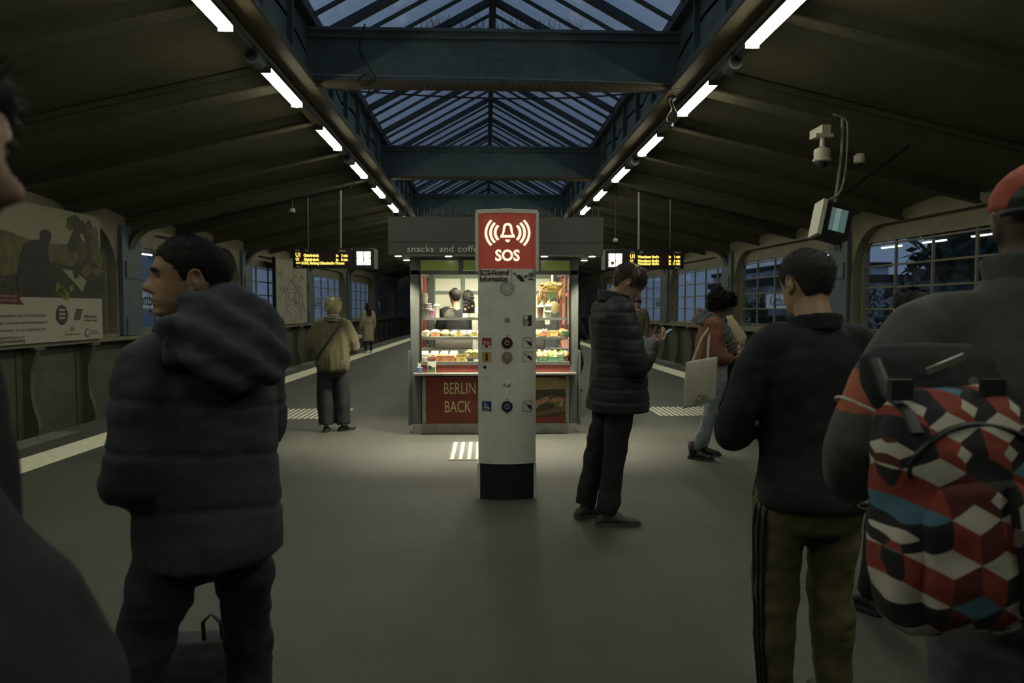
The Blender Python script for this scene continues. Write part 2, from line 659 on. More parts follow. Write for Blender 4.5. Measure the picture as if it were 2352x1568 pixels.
    rivets(rv, 0.017, m_cream, 'rivet_rows', wo)
    # ledge
    q = MB()
    q.hexa([W(sd, 0, 0.22, 0.78), W(sd, YEND, 0.22, 0.78), W(sd, YEND, -0.1, 0.78), W(sd, 0, -0.1, 0.78),
            W(sd, 0, 0.22, 0.865), W(sd, YEND, 0.22, 0.865), W(sd, YEND, -0.1, 0.865), W(sd, 0, -0.1, 0.865)])
    q.build('ledge', m_cream, wo)
    q = MB()
    q.hexa([W(sd, -1, -0.1, -1.0), W(sd, YEND, -0.1, -1.0), W(sd, YEND, -0.3, -1.0), W(sd, -1, -0.3, -1.0),
            W(sd, -1, -0.1, 0.79), W(sd, YEND, -0.1, 0.79), W(sd, YEND, -0.3, 0.79), W(sd, -1, -0.3, 0.79)])
    lo = q.build('lower_wall', m_lower, wo)
    q = MB()
    for z0 in (0.34, 0.62):
        q.hexa([W(sd, -1, -0.09, z0), W(sd, YEND, -0.09, z0), W(sd, YEND, -0.1, z0), W(sd, -1, -0.1, z0),
                W(sd, -1, -0.09, z0 + 0.02), W(sd, YEND, -0.09, z0 + 0.02), W(sd, YEND, -0.1, z0 + 0.02), W(sd, -1, -0.1, z0 + 0.02)])
    q.build('plate_seam', m_lower, wo)
    rivets([(W(sd, 8 + i * 0.16, -0.1, 0.42), (-sd, 0, 0)) for i in range(140)], 0.016, m_lower, 'rivet_rows', wo)
    # corbel brackets under the ledge
    prof = [(0.2, 0.78), (0.19, 0.66), (0.13, 0.5), (0.08, 0.3), (0.07, 0.0), (0.09, -0.3), (0.17, -0.55), (0.2, -0.72), (0.2, -0.98), (-0.1, -0.98), (-0.1, 0.78)]
    nb = 0
    y = 8.4
    while y < YEND:
        q = MB()
        q.prism(prof, 'y', y - 0.05, y + 0.05, fn=lambda u, v_, a: W(sd, a, u, v_))
        q.hexa([W(sd, y - 0.14, 0.24, 0.72), W(sd, y + 0.14, 0.24, 0.72), W(sd, y + 0.14, 0, 0.72), W(sd, y - 0.14, 0, 0.72),
                W(sd, y - 0.14, 0.24, 0.78), W(sd, y + 0.14, 0.24, 0.78), W(sd, y + 0.14, 0, 0.78), W(sd, y - 0.14, 0, 0.78)])
        q.hexa([W(sd, y - 0.2, -0.07, -0.98), W(sd, y + 0.2, -0.07, -0.98), W(sd, y + 0.2, -0.1, -0.98), W(sd, y - 0.2, -0.1, -0.98),
                W(sd, y - 0.2, -0.07, 0.72), W(sd, y + 0.2, -0.07, 0.72), W(sd, y + 0.2, -0.1, 0.72), W(sd, y - 0.2, -0.1, 0.72)])
        q.build('bracket', m_lower, wo)
        y += BAY / 4
    # windows
    for (k, y0, y1) in windows:
        win_no += 1
        fr = MB()
        d0, d1 = -0.24, -0.29
        nc, nr = 5, 4

        def bar(ya, yb, za, zb):
            fr.hexa([W(sd, ya, d0, za), W(sd, yb, d0, za), W(sd, yb, d1, za), W(sd, ya, d1, za),
                     W(sd, ya, d0, zb), W(sd, yb, d0, zb), W(sd, yb, d1, zb), W(sd, ya, d1, zb)])
        for i in range(nc + 1):
            yy = y0 + (y1 - y0) * i / nc
            bar(yy - 0.024, yy + 0.024, WIN_Z0 - 0.06, WIN_Z1 + 0.06)
        for j in range(nr + 1):
            zz = WIN_Z0 + (WIN_Z1 - WIN_Z0) * j / nr
            bar(y0, y1, zz - 0.02, zz + 0.02)
        wi = fr.build('window_%d' % win_no, m_cream)
        struct(wi, 'small paned steel window in the %s wall' % ('left' if sd < 0 else 'right'))
        for i in range(nc):
            for j in range(nr):
                if k == 0 and (i < 2):
                    continue
                pw_ = (y1 - y0) / nc
                ph = (WIN_Z1 - WIN_Z0) / nr
                key = sd
                if key not in pane_mesh:
                    q = MB()
                    q.hexa([(-sd * 0.05 * -pw_ / 2 - 0.003, -pw_ / 2, -ph / 2), (-sd * 0.05 * -pw_ / 2 + 0.003, -pw_ / 2, -ph / 2),
                            (-sd * 0.05 * pw_ / 2 + 0.003, pw_ / 2, -ph / 2), (-sd * 0.05 * pw_ / 2 - 0.003, pw_ / 2, -ph / 2),
                            (-sd * 0.05 * -pw_ / 2 - 0.003, -pw_ / 2, ph / 2), (-sd * 0.05 * -pw_ / 2 + 0.003, -pw_ / 2, ph / 2),
                            (-sd * 0.05 * pw_ / 2 + 0.003, pw_ / 2, ph / 2), (-sd * 0.05 * pw_ / 2 - 0.003, pw_ / 2, ph / 2)])
                    pane_mesh[key] = q.mesh('pane', m_win)
                yc, zc = y0 + pw_ * (i + 0.5), WIN_Z0 + ph * (j + 0.5)
                p = Vector(W(sd, yc, -0.265, zc)) - Vector(wloc(wi))
                part(pane_mesh[key], 'pane', wi, p)

# ceiling: vaulted deck bays between ribs, riveted rafters, skylight well
ribs = [3.04 + BAY / 3 * i for i in range(-1, int((YEND - 3.04) / (BAY / 3)) + 1)]
GX = 2.6
ceilo = struct_root('ceiling', (0, 25, 4.6), 'cream painted vaulted steel deck ceiling beside a long skylight')
xs_ = [GX, 8.62]
for sd in (-1, 1):
    for a, b in zip(ribs[:-1], ribs[1:]):
        rows = []
        for t in np.linspace(0, 1, 9):
            yy = a + (b - a) * t
            rise = 0.13 * (1 - (2 * t - 1) ** 2)
            rows.append([(sd * x, yy, deckz(x) + rise + h) for h, x in ((0, GX - 0.02), (0, 8.75), (0.05, 8.75), (0.05, GX - 0.02))])
        cp = MB()
        cp.loft(rows, True)
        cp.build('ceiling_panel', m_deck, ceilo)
for sd in (-1, 1):
    for yy in ribs:
        if any(abs(yy - c) < 0.3 for c in COLS):
            continue
        q = MB()
        for (hw, z0, z1) in ((0.02, -0.2, 0.02), (0.09, -0.225, -0.2)):
            q.hexa([(sd * GX, yy - hw, deckz(GX) + z0), (sd * 8.6, yy - hw, deckz(8.6) + z0), (sd * 8.6, yy + hw, deckz(8.6) + z0), (sd * GX, yy + hw, deckz(GX) + z0),
                    (sd * GX, yy - hw, deckz(GX) + z1), (sd * 8.6, yy - hw, deckz(8.6) + z1), (sd * 8.6, yy + hw, deckz(8.6) + z1), (sd * GX, yy + hw, deckz(GX) + z1)])
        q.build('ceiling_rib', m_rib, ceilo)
    for c in COLS:
        q = MB()
        wxx = wx(c) + 0.02
        dpt = 0.33

        def pg(hw, pts):
            q.prism(pts, 'y', c - hw, c + hw, fn=lambda u, v_, a: (sd * u, a, v_))
        hz = deckz(wxx) - dpt
        hx = wxx - 0.75
        pts = [(GX, deckz(GX) + 0.02), (GX, deckz(GX) - dpt), (hx - 0.1, deckz(hx - 0.1) - dpt)]
        cur = [(hx - 0.1 + 0.72 * math.sin(t), hz + 0.17 - 0.55 * (1 - math.cos(t))) for t in np.linspace(0.15, 1.35, 6)]
        pts += cur + [(wxx, 2.55), (wxx, deckz(wxx) + 0.02)]
        pg(0.02, pts)
        fl = [(GX, deckz(GX) - dpt)] + [(hx - 0.1, deckz(hx - 0.1) - dpt)] + cur + [(wxx - 0.02, 2.55)]
        lo_ = fl + [(x_, z_ - 0.03) for x_, z_ in reversed(fl)]
        for (p, r_) in zip(fl[:-1], fl[1:]):
            pg(0.15, [p, r_, (r_[0], r_[1] - 0.03), (p[0], p[1] - 0.03)])
        pg(0.07, [(GX, deckz(GX) - 0.02), (wxx, deckz(wxx) - 0.02), (wxx, deckz(wxx) - 0.1), (GX, deckz(GX) - 0.1)])
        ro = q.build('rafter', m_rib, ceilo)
        if c < 34:
            l = []
            for i in range(44):
                x = GX + 0.1 + i * 0.125
                z = deckz(x) - dpt - 0.03
                for dy in (-0.1, 0.1):
                    l.append(((sd * (x + (0.06 if dy > 0 else 0)), c + dy, z), (0, 0, -1)))
                l.append(((sd * x, c - 0.02, z + 0.1), (0, -1, 0)))
            rivets(l, 0.017, m_rib, 'rivet_rows', ro)
    # longitudinal girder of the skylight well
    q = MB()
    q.box(sd * GX - 0.02, sd * GX + 0.02, 0.5, YEND, 4.56, 5.5)
    q.box(sd * GX - 0.1, sd * GX + 0.1, 0.5, YEND, 5.4, 5.5)
    q.box(sd * (GX + 0.01), sd * (GX - 0.12), 0.5, YEND, 4.6, 4.7)
    go = q.build('girder', m_beam, ceilo)
    y = 0.9
    while y < 45:
        s_ = MB()
        s_.box(sd * (GX - 0.02), sd * (GX - 0.09), y - 0.035, y + 0.035, 4.56, 5.42)
        s_.build('stiffener', m_beam, go)
        y += BAY / 6
    q = MB()
    q.box(sd * GX - 0.17, sd * GX + 0.17, 0.5, YEND, 4.52, 4.56)
    q.build('bottom_flange', m_rust, go)
    rivets([((sd * GX - sd * 0.022, 1 + i * 0.14, 4.78), (-sd, 0, 0)) for i in range(240)], 0.015, m_beam, 'rivet_rows', go)
for c in COLS:
    q = MB()
    q.box(-GX + 0.02, GX - 0.02, c - 0.015, c + 0.015, 4.6, 5.3)
    q.box(-GX + 0.02, GX - 0.02, c - 0.13, c + 0.13, 5.28, 5.32)
    q.box(-GX + 0.02, GX - 0.02, c - 0.07, c - 0.015, 5.2, 5.28)
    q.box(-GX + 0.02, GX - 0.02, c - 0.07, c - 0.015, 4.6, 4.66)
    be = q.build('cross_beam', m_beam, ceilo)
    q = MB()
    q.box(-GX + 0.02, GX - 0.02, c - 0.14, c + 0.14, 4.555, 4.6)
    q.build('bottom_flange', m_rust, be)
    q = MB()
    q.box(-0.2, 0.2, c - 0.028, c - 0.015, 4.68, 5.18)
    sp = q.build('splice_plate', m_beam, be)
    if c < 34:
        rm = MB()
        rm.lathe((0, 0, 0), [(0.024, 0), (0.022, 0.008), (0.013, 0.016), (0.002, 0.019)], 10)
        rme = rm.mesh('rivet', m_beam)
        for i in range(4):
            for j in range(3):
                o = part(rme, 'rivet', be, Vector((-0.14 + i * 0.093, c - 0.028, 4.77 + j * 0.16)) - Vector(wloc(be)), (R(90), 0, 0))
        l = []
        for i in range(56):
            x = -GX + 0.12 + i * 0.09
            l.append(((x, c - 0.07, 4.63), (0, -1, 0)))
            l.append(((x, c - 0.07, 5.24), (0, -1, 0)))
            l.append(((x, c - 0.09, 4.555), (0, 0, -1)))
        for sd in (-1, 1):
            for j in range(7):
                l.append(((sd * (GX - 0.14), c - 0.016, 4.7 + j * 0.08), (0, -1, 0)))
                l.append(((sd * (GX - 0.26), c - 0.016, 4.7 + j * 0.08), (0, -1, 0)))
        rivets(l, 0.016, m_beam, 'rivet_rows', be)
    # bird spikes on the upper flange
    if 5 < c < 20:
        q = MB()
        for i in range(150 if c < 12 else 90):
            x = random.uniform(-1.0, 1.2) if c < 12 else random.uniform(-2.3, 2.3)
            t = Vector((random.gauss(0, 0.05), random.gauss(0, 0.05), random.uniform(0.1, 0.2)))
            p = Vector((x, c - 0.1, 5.32))
            q.tube([p, p + t], [0.003, 0.0015], 3)
        stuff(q.build('bird_spikes', m_black, be))
# skylight
EZ, RZ = 5.48, 6.85
EX = 2.5
sl = R(90) - math.atan2(RZ - EZ, EX)
step = BAY / 11
nbar = int((YEND - 1.0) / step)
q0 = MB()
q0.box(-0.06, 0.06, 1.0, YEND, RZ - 0.16, RZ + 0.02)
q0.build('ridge_beam', m_bar, ceilo)
L = math.hypot(EX, RZ - EZ)
for sd in (-1, 1):
    th = MB()
    tn = MB()
    dx, dz = EX / L, -(RZ - EZ) / L

    def bar_mesh(hw, dp):
        q = MB()
        q.hexa([(0, -hw, -dp), (sd * EX, -hw, EZ - RZ - dp), (sd * EX, hw, EZ - RZ - dp), (0, hw, -dp),
                (0, -hw, 0), (sd * EX, -hw, EZ - RZ), (sd * EX, hw, EZ - RZ), (0, hw, 0)])
        return q.mesh('skylight_bar', m_bar)
    thin, thick = bar_mesh(0.032, 0.05), bar_mesh(0.07, 0.11)
    q = MB()
    q.hexa([(0, 0.02, 0.004), (sd * EX, 0.02, EZ - RZ + 0.004), (sd * EX, step - 0.02, EZ - RZ + 0.004), (0, step - 0.02, 0.004),
            (0, 0.02, 0.012), (sd * EX, 0.02, EZ - RZ + 0.012), (sd * EX, step - 0.02, EZ - RZ + 0.012), (0, step - 0.02, 0.012)])
    pm = q.mesh('pane', m_sky)
    for i in range(nbar):
        y = 1.0 + i * step
        base = Vector((0, y, RZ)) - Vector(wloc(ceilo))
        part(thick if i % 3 == 0 else thin, 'skylight_bar', ceilo, base)
        part(pm, 'pane', ceilo, base)
    q = MB()
    q.box(sd * (EX - 0.06), sd * (EX + 0.12), 0.5, YEND, EZ - 0.1, EZ + 0.05)
    q.build('eaves_purlin', m_bar, ceilo)
# end wall
q = MB()
q.box(-9, 9, YEND, YEND + 0.3, -1, 3.7)
q.box(-9, -2.6, YEND, YEND + 0.3, 3.7, 5.0)
q.box(2.6, 9, YEND, YEND + 0.3, 3.7, 5.0)
struct(q.build('wall_back', m_lower), 'dark end wall of the hall')
q = MB()
q.box(-11, 11, -24.3, -24.0, -1, 5.6)
struct(q.build('wall_front', m_lower), 'dark wall closing the hall behind the viewer')
for sd, nm in ((-1, 'left'), (1, 'right')):
    q = MB()
    q.hexa([W(sd, -24, 0, -1), W(sd, 3.1, 0, -1), W(sd, 3.1, -0.3, -1), W(sd, -24, -0.3, -1), W(sd, -24, 0, 3.8), W(sd, 3.1, 0, 3.8), W(sd, 3.1, -0.3, 3.8), W(sd, -24, -0.3, 3.8)])
    struct(q.build('wall_near_' + nm, m_cream), 'plain cream wall beside the viewer')
q = MB()
for sd in (-1, 1):
    q.hexa([(sd * GX, -24, deckz(GX)), (sd * 10.8, -24, deckz(10.8)), (sd * 10.8, 0.7, deckz(10.8)), (sd * GX, 0.7, deckz(GX)),
            (sd * GX, -24, deckz(GX) + 0.1), (sd * 10.8, -24, deckz(10.8) + 0.1), (sd * 10.8, 0.7, deckz(10.8) + 0.1), (sd * GX, 0.7, deckz(GX) + 0.1)])
q.box(-GX, GX, -24, 1.0, 5.4, 5.5)
struct(q.build('ceiling_near', m_deck), 'plain ceiling behind the viewer')

# ------------------------------------------------------------------ lamps
m_tube = emat('tube_light', (1.0, 0.98, 0.76), TUBE_L)
m_rail = mat('lamp_rail', (0.2, 0.21, 0.2), 0.35, 0.6)
LX, LZ = 2.79, 4.335
for sd in (-1, 1):
    q = MB()
    q.box(sd * LX - 0.09, sd * LX + 0.09, -22, 46, LZ + 0.1, LZ + 0.16)
    q.box(sd * LX - 0.05, sd * LX + 0.05, -22, 46, LZ + 0.06, LZ + 0.1)
    o = tag(q.build('lamp_rail', m_rail), 'long grey lamp carrier rail over %s beside the skylight' % ('the Gleisdreieck track' if sd < 0 else 'the Warschauer track'), 'rail')
    for i in range(28):
        hb = MB()
        yy = -20 + i * 2.4
        hb.box(sd * LX - 0.012, sd * LX + 0.012, yy - 0.012, yy + 0.012, LZ + 0.16, deckz(LX) - 0.0)
        hb.build('hanger', m_black, o)
    for k in range(-3, 13):
        yc = 6.87 + 2.785 * k + (0.28 if sd > 0 else 0)
        root = thing('tube_lamp', 'glowing white fluorescent tube lamp on the rail above %s' % ('the Gleisdreieck track' if sd < 0 else 'the Warschauer track'), 'lamp',
                     (sd * LX, yc, LZ), 0, 'tube lamps above %s' % ('the Gleisdreieck track' if sd < 0 else 'the Warschauer track'))
        q = MB()
        prof = [(0.075 * math.cos(t), 0.055 - 0.055 * math.sin(t)) for t in np.linspace(0, math.pi, 9)]
        q.prism(prof, 'y', yc - 0.74, yc + 0.74, fn=lambda u, v_, a: (sd * LX + u, a, LZ + v_))
        q.build('diffuser', m_tube, root)
        q = MB()
        q.box(sd * LX - 0.085, sd * LX + 0.085, yc - 0.76, yc + 0.76, LZ + 0.055, LZ + 0.068)
        for e in (-0.75, 0.75):
            q.box(sd * LX - 0.078, sd * LX + 0.078, yc + e - 0.012, yc + e + 0.012, LZ + 0.0, LZ + 0.06)
        q.build('housing', m_rail, root)
    for yy in (8.37, 13.9):
        q = MB()
        x = sd * (LX - 0.06)
        root = thing('loudspeaker', 'dark grey cylindrical loudspeaker hanging %s the lamp rail over %s' % ('low from' if yy < 10 else 'further down', 'the Gleisdreieck track' if sd < 0 else 'the Warschauer track'), 'speaker', (x, yy, LZ - 0.12))
        q.cyl((x, yy - 0.12, LZ - 0.02), 0.085, 0.24, 16, 'y')
        q.build('casing', m_blue, root, smooth=False)
        q = MB()
        q.box(x - 0.01, x + 0.01, yy - 0.02, yy + 0.02, LZ + 0.05, LZ + 0.12)
        q.build('bracket', m_black, root)
        q = MB()
        q.cyl((x, yy - 0.125, LZ - 0.02), 0.06, 0.01, 14, 'y')
        q.build('grille', m_black, root)

# cables along and across the beams
B1 = COLS[1]
for k, pts in enumerate((
        [(-2.55, B1 - 0.18, 4.66), (-1.5, B1 - 0.16, 4.66), (0, B1 - 0.16, 4.64), (1.4, B1 - 0.16, 4.62), (2.5, B1 - 0.18, 4.58)],
        [(-2.45, B1 - 0.4, 4.42), (-1.2, B1 - 0.4, 4.34), (0.1, B1 - 0.4, 4.3), (1.2, B1 - 0.4, 4.33), (2.5, B1 - 0.4, 4.45)],
        [(-1.75, B1 - 0.2, 5.33), (-1.82, B1 - 0.22, 5.0), (-1.7, B1 - 0.22, 4.75), (-1.62, B1 - 0.22, 4.58), (-1.78, B1 - 0.25, 4.5), (-1.86, B1 - 0.2, 4.58), (-1.72, B1 - 0.2, 4.66), (-1.66, B1 - 0.25, 4.52), (-1.78, B1 - 0.2, 4.3)])):
    o = cable(pts, 0.012 if k else 0.008, m_cable if k else m_cableg, 'cable')
    tag(o, ('thin grey cable clipped along the riveted skylight cross beam', 'black hanging cable sagging below the riveted cross beam', 'black looped cable dangling from the end of the cross beam')[k], 'cable')
pts = []
for i in range(60):
    t = i / 59 * 2 * math.pi * 4
    pts.append((2.52 + 0.04 * math.sin(i * 1.7), B1 + 0.15 + 0.17 * math.cos(t) + 0.02 * math.sin(i), 4.3 + 0.2 * math.sin(t) + 0.02 * math.cos(i * 2.1)))
o = tag(cable(pts, 0.011, m_cable, 'cable_coil', None, 5, 3), 'tangled coil of black cable hung beside the skylight girder', 'cable')
for sd in (-1, 1):
    o = cable([(sd * (GX + 0.16), 2, 4.66), (sd * (GX + 0.17), 20, 4.65), (sd * (GX + 0.16), 45, 4.66)], 0.014, m_rust, 'conduit')
    tag(o, 'brown conduit pipe fixed along the girder over %s' % ('the Gleisdreieck track' if sd < 0 else 'the Warschauer track'), 'pipe')

# ------------------------------------------------------------------ SOS pillar
PY = 5.56                                            # front face distance
pc = at(1165, 708, PY)
PX = pc.x
PWH = 0.226
m_pil = mat('pillar_white', (0.72, 0.74, 0.64), 0.45, var=0.1, vscale=7, bump=0.05, bscale=40)
m_pilrim = mat('pillar_rim', (0.7, 0.71, 0.6), 0.4)
m_pbase = mat('pillar_base', (0.012, 0.016, 0.016), 0.5)
pil = thing('emergency_pillar', 'tall white SOS emergency call pillar with a red lit bell sign', 'call pillar', (PX, PY + 0.15, 0))


def psec(hw, d, bul):
    """pillar plan section: bulging front and back"""
    pts = []
    for t in np.linspace(-1, 1, 13):
        pts.append((hw * t, -d + bul * t * t))
    for t in np.linspace(1, -1, 13):
        pts.append((hw * t, d - bul * t * t))
    return pts


def pillar_piece(name, hw, d, bul, z0, z1, m, smooth=False):
    q = MB()
    q.prism(psec(hw, d, bul), 'z', z0, z1, fn=lambda u, v, a: (PX + u, PY + 0.15 + v, a))
    return q.build(name, m, pil)


def pfront(x, hw=PWH, d=0.15, bul=0.05):
    return PY + 0.15 - d + bul * ((x - PX) / hw) ** 2


zt = at(1165, 480, PY).z
zs0 = at(1165, 615, PY).z
zb = at(1165, 1066, PY).z
pillar_piece('base', PWH - 0.008, 0.144, 0.05, 0, zb, m_pbase)
pillar_piece('body', PWH, 0.15, 0.05, zb, zs0 - 0.005, m_pil)
pillar_piece('cap', PWH + 0.012, 0.162, 0.05, zt - 0.03, zt, m_pilrim)
q = MB()
q.cyl((PX, PY + 0.15, zt), 0.05, 0.02, 20)
q.build('beacon', m_pilrim, pil)
for s_ in (-1, 1):
    q = MB()
    q.box(PX + s_ * (PWH + 0.008) - 0.012, PX + s_ * (PWH + 0.008) + 0.012, PY + 0.02, PY + 0.28, zs0 - 0.02, zt - 0.02)
    q.build('edge_rail', m_pilrim, pil)
    q = MB()
    q.box(PX + s_ * (PWH - 0.004) - 0.012, PX + s_ * (PWH - 0.004) + 0.009, PY + 0.05, PY + 0.25, 0, zb)
    q.build('base_edge', m_pilrim, pil)
m_red = mat('sign_red', (0.26, 0.05, 0.032), 0.4, emit=(0.5, 0.085, 0.055), estr=0.24)
lb = pillar_piece('light_box', PWH - 0.006, 0.148, 0.05, zs0, zt - 0.03, m_red)
lb['label'] = 'red backlit sign box with a ringing bell and SOS'
m_sym = emat('sign_white', (1.0, 0.9, 0.62), 1.15)
SY = PY - 0.003


def wrap(o, off):
    """bend flat lettering onto the bulging pillar front"""
    L_ = Vector(wloc(o))
    for v in o.data.vertices:
        v.co.z += L_.y - pfront(L_.x + v.co.x * o.scale.x) + off


def psym(name, poly, m, parent=None, bul=True, off=0.003, ref=pil):
    """flat print on the pillar front from photo-plane outline"""
    q = MB()
    pts = []
    for (a, b) in poly:
        w_ = at(a, b, PY)
        pts.append((w_.x, pfront(w_.x) - off, w_.z))
    n = len(pts)
    back = [(x, y + 0.004, z) for x, y, z in pts]
    q.add(pts + back, [tuple(range(n)), tuple(range(2 * n - 1, n - 1, -1))] + [(i, n + i, n + (i + 1) % n, (i + 1) % n) for i in range(n)])
    return q.build(name, m, parent if parent else pil)


def pstrip(name, outer, inner, m, parent=None, off=0.003):
    q = MB()
    P_ = []
    for lst in (outer, inner):
        for (a, b) in lst:
            w_ = at(a, b, PY)
            P_.append((w_.x, pfront(w_.x) - off, w_.z))
    n = len(outer)
    q.add(P_, [(i, i + 1, n + i + 1, n + i) for i in range(n - 1)])
    return q.build(name, m, parent if parent else pil)


# bell and sound arcs on the light box (centre 1165,535)
for s_ in (-1, 1):
    for (r0, r1) in ((25.5, 32), (36, 42.5), (47, 53)):
        th = [R(a) for a in np.linspace(-42, 42, 14)]
        pstrip('sound_arc', [(1166 + s_ * r1 * math.cos(t) * (1.0), 534 + r1 * 0.86 * math.sin(t) * 1.0) for t in th],
               [(1166 + s_ * r0 * math.cos(t), 534 + r0 * 0.86 * math.sin(t)) for t in th], m_sym, lb)
bell_o = [(1149, 545.5), (1149.5, 541), (1153.5, 535), (1155, 524), (1156, 517.5), (1160, 513), (1166, 511.5), (1172, 513), (1176, 517.5), (1177, 524), (1178.5, 535), (1182.5, 541), (1183, 545.5), (1149, 545.5)]
bell_i = [(1156, 539.5), (1156.5, 539), (1159, 533), (1160.5, 525), (1161.5, 520.5), (1163, 518.5), (1166, 517.5), (1169, 518.5), (1170.5, 520.5), (1171.5, 525), (1173, 533), (1175.5, 539), (1176, 539.5), (1156, 539.5)]
pstrip('bell', bell_o, bell_i, m_sym, lb)
psym('clapper', [(1160, 550), (1172, 550), (1170.5, 554), (1166, 556.8), (1161.5, 554)], m_sym, lb)
p = at(1165.5, 587.5, PY)
_t = text('SOS', 0.118, (p.x, pfront(p.x) - 0.003, p.z), m_sym, lb, sx=0.93, bold=0.0035, name='sos_lettering')
wrap(_t, 0.003)
m_ink = mat('ink_black', (0.015, 0.015, 0.014), 0.6)
m_inkr = mat('ink_maroon', (0.05, 0.012, 0.01), 0.6)
p = at(1101.5, 626, PY)
wrap(text('SOS-Notruf', 0.058, (p.x, PY, p.z), m_inkr, pil, sx=0.8, bold=0.0014, align='LEFT', name='heading_text'), 0.002)
p = at(1101.5, 640.5, PY)
wrap(text('Information', 0.058, (p.x, PY, p.z), m_inkr, pil, sx=0.8, bold=0.0014, align='LEFT', name='heading_text'), 0.002)


def prect(name, x0, y0, x1, y1, m, off=0.002):
    return psym(name, [(x0, y1), (x1, y1), (x1, y0), (x0, y0)], m, off=off)


def pframe(x0, y0, x1, y1, t=0.8):
    for a in ((x0, y0, x1, y0 + t), (x0, y1 - t, x1, y1), (x0, y0, x0 + t, y1), (x1 - t, y0, x1, y1)):
        prect('sticker_frame', *a, mat('ink_grey', (0.09, 0.1, 0.09), 0.6), off=0.003)


def phand(x, y, s=1.0):
    pts = [(0, 0), (1.6, -1.2), (9, 6.5), (9.8, 4.2), (11.6, 3.8), (12.6, 6), (13.2, 4.6), (15, 4.6), (15.8, 7), (16.4, 6), (18, 6.2), (23, 13), (27, 20), (16, 20), (13, 15), (8.6, 13), (7.4, 10), (8.6, 9)]
    psym('pointing_hand', [(x + a * s, y + b * s) for a, b in reversed(pts)], m_ink, off=0.004)
    th = np.linspace(0, 2 * math.pi, 16)
    pstrip('button_ring', [(x + 2.6 * s * math.cos(t), y + 2.6 * s * math.sin(t)) for t in th], [(x + 1.6 * s * math.cos(t), y + 1.6 * s * math.sin(t)) for t in th], m_ink, off=0.004)


pframe(1174.5, 619.5, 1232, 645)
phand(1181, 627, 0.92)
for yy in (632, 635.5):
    prect('equals_bar', 1204, yy, 1211, yy + 1.4, m_ink, 0.004)
th = np.linspace(0, 2 * math.pi, 20)
pstrip('eye_symbol', [(1221 + 8.5 * math.cos(t), 631 + 5.2 * math.sin(t)) for t in th], [(1221 + 7.2 * math.cos(t), 631 + 4 * math.sin(t)) for t in th], m_ink, off=0.004)
pstrip('eye_symbol', [(1221 + 3 * math.cos(t), 631 + 3.2 * math.sin(t)) for t in th], [(1221 + 1.2 * math.cos(t), 631 + 1.2 * math.sin(t)) for t in th], m_ink, off=0.004)
p = at(1221, 641, PY)
wrap(text('Video', 0.02, (p.x, PY, p.z), m_ink, pil, bold=0.0006, name='video_text'), 0.003)
# loudspeaker rosette of holes, mic rosette
q = MB()
for r_, n in ((4, 6), (7, 16), (9.5, 20), (12, 26), (14.5, 34), (16, 38)):
    for k in range(n):
        t = 2 * math.pi * k / n
        c = at(1165 + r_ * math.cos(t), 663 + r_ * math.sin(t), PY)
        q.cyl((c.x, pfront(c.x) - 0.001, c.z), 0.0028, 0.01, 6, 'y')
stuff(q.build('speaker_holes', m_ink, pil))
q = MB()
for k in range(12):
    t = 2 * math.pi * k / 12
    a, b = at(1165 + 2.2 * math.cos(t), 735 + 2.2 * math.sin(t), PY), at(1165 + 6.5 * math.cos(t), 735 + 6.5 * math.sin(t), PY)
    q.tube([(a.x, pfront(a.x) - 0.0015, a.z), (b.x, pfront(b.x) - 0.0015, b.z)], 0.0016, 5)
stuff(q.build('microphone_slots', m_ink, pil))
pframe(1202, 724, 1222, 748)
psym('face_profile', [(1214, 725), (1221.5, 725), (1221.5, 747.5), (1213, 747.5), (1212, 744), (1216, 742), (1214.5, 738), (1211, 734), (1213.5, 730)][::-1], m_ink, off=0.004)
for r0 in (4, 7, 10):
    th2 = [R(a) for a in np.linspace(130, 230, 8)]
    pstrip('voice_arc', [(1214 + (r0 + 1) * math.cos(t), 739 + (r0 + 1) * math.sin(t)) for t in th2], [(1214 + r0 * math.cos(t), 739 + r0 * math.sin(t)) for t in th2], m_ink, off=0.004)
m_steel = mat('button_steel', (0.35, 0.36, 0.33), 0.35, 0.7)
btn = ((787, mat('button_red', (0.06, 0.02, 0.018), 0.4), mat('sticker_red', (0.3, 0.035, 0.03), 0.5)),
       (819.5, mat('button_gold', (0.3, 0.25, 0.1), 0.4), mat('sticker_yellow', (0.55, 0.4, 0.09), 0.5)),
       (933, mat('button_blue', (0.02, 0.04, 0.09), 0.4), mat('sticker_blue', (0.015, 0.05, 0.16), 0.5)))
for k, (by, bm_, sm) in enumerate(btn):
    c = at(1164.5, by, PY)
    yf = pfront(c.x)
    q = MB()
    q.cyl((c.x, yf - 0.008, c.z), 0.0435, 0.012, 28, 'y')
    o = q.build('call_button', bm_, pil)
    q = MB()
    q.cyl((c.x, yf - 0.012, c.z), 0.026, 0.006, 24, 'y')
    q.build('button_cap', m_steel if k == 1 else bm_, o)
    q = MB()
    for i in range(6):
        t = i * math.pi / 3
        q.cyl((c.x + 0.016 * math.cos(t), yf - 0.0145, c.z + 0.016 * math.sin(t)), 0.0048, 0.004, 8, 'y')
    q.build('indicator_dots', mat('dot_white', (0.75, 0.75, 0.65), 0.5), o)
    for dy in (-16, 16):
        if (k == 0 and dy > 0) or (k == 1 and dy < 0):
            continue
        d = at(1164.5, by + dy, PY)
        q = MB()
        q.cyl((d.x, yf - 0.003, d.z), 0.005, 0.006, 10, 'y')
        q.build('screw', m_ink, pil)
    prect('pictogram', 1107, by - 11, 1128.5, by + 11.5, sm, 0.003)
    pframe(1201, by - 12, 1222, by + 12, 0.7)
    phand(1207, by - 6, 0.62)
m_wht = mat('print_white', (0.68, 0.68, 0.58), 0.6)
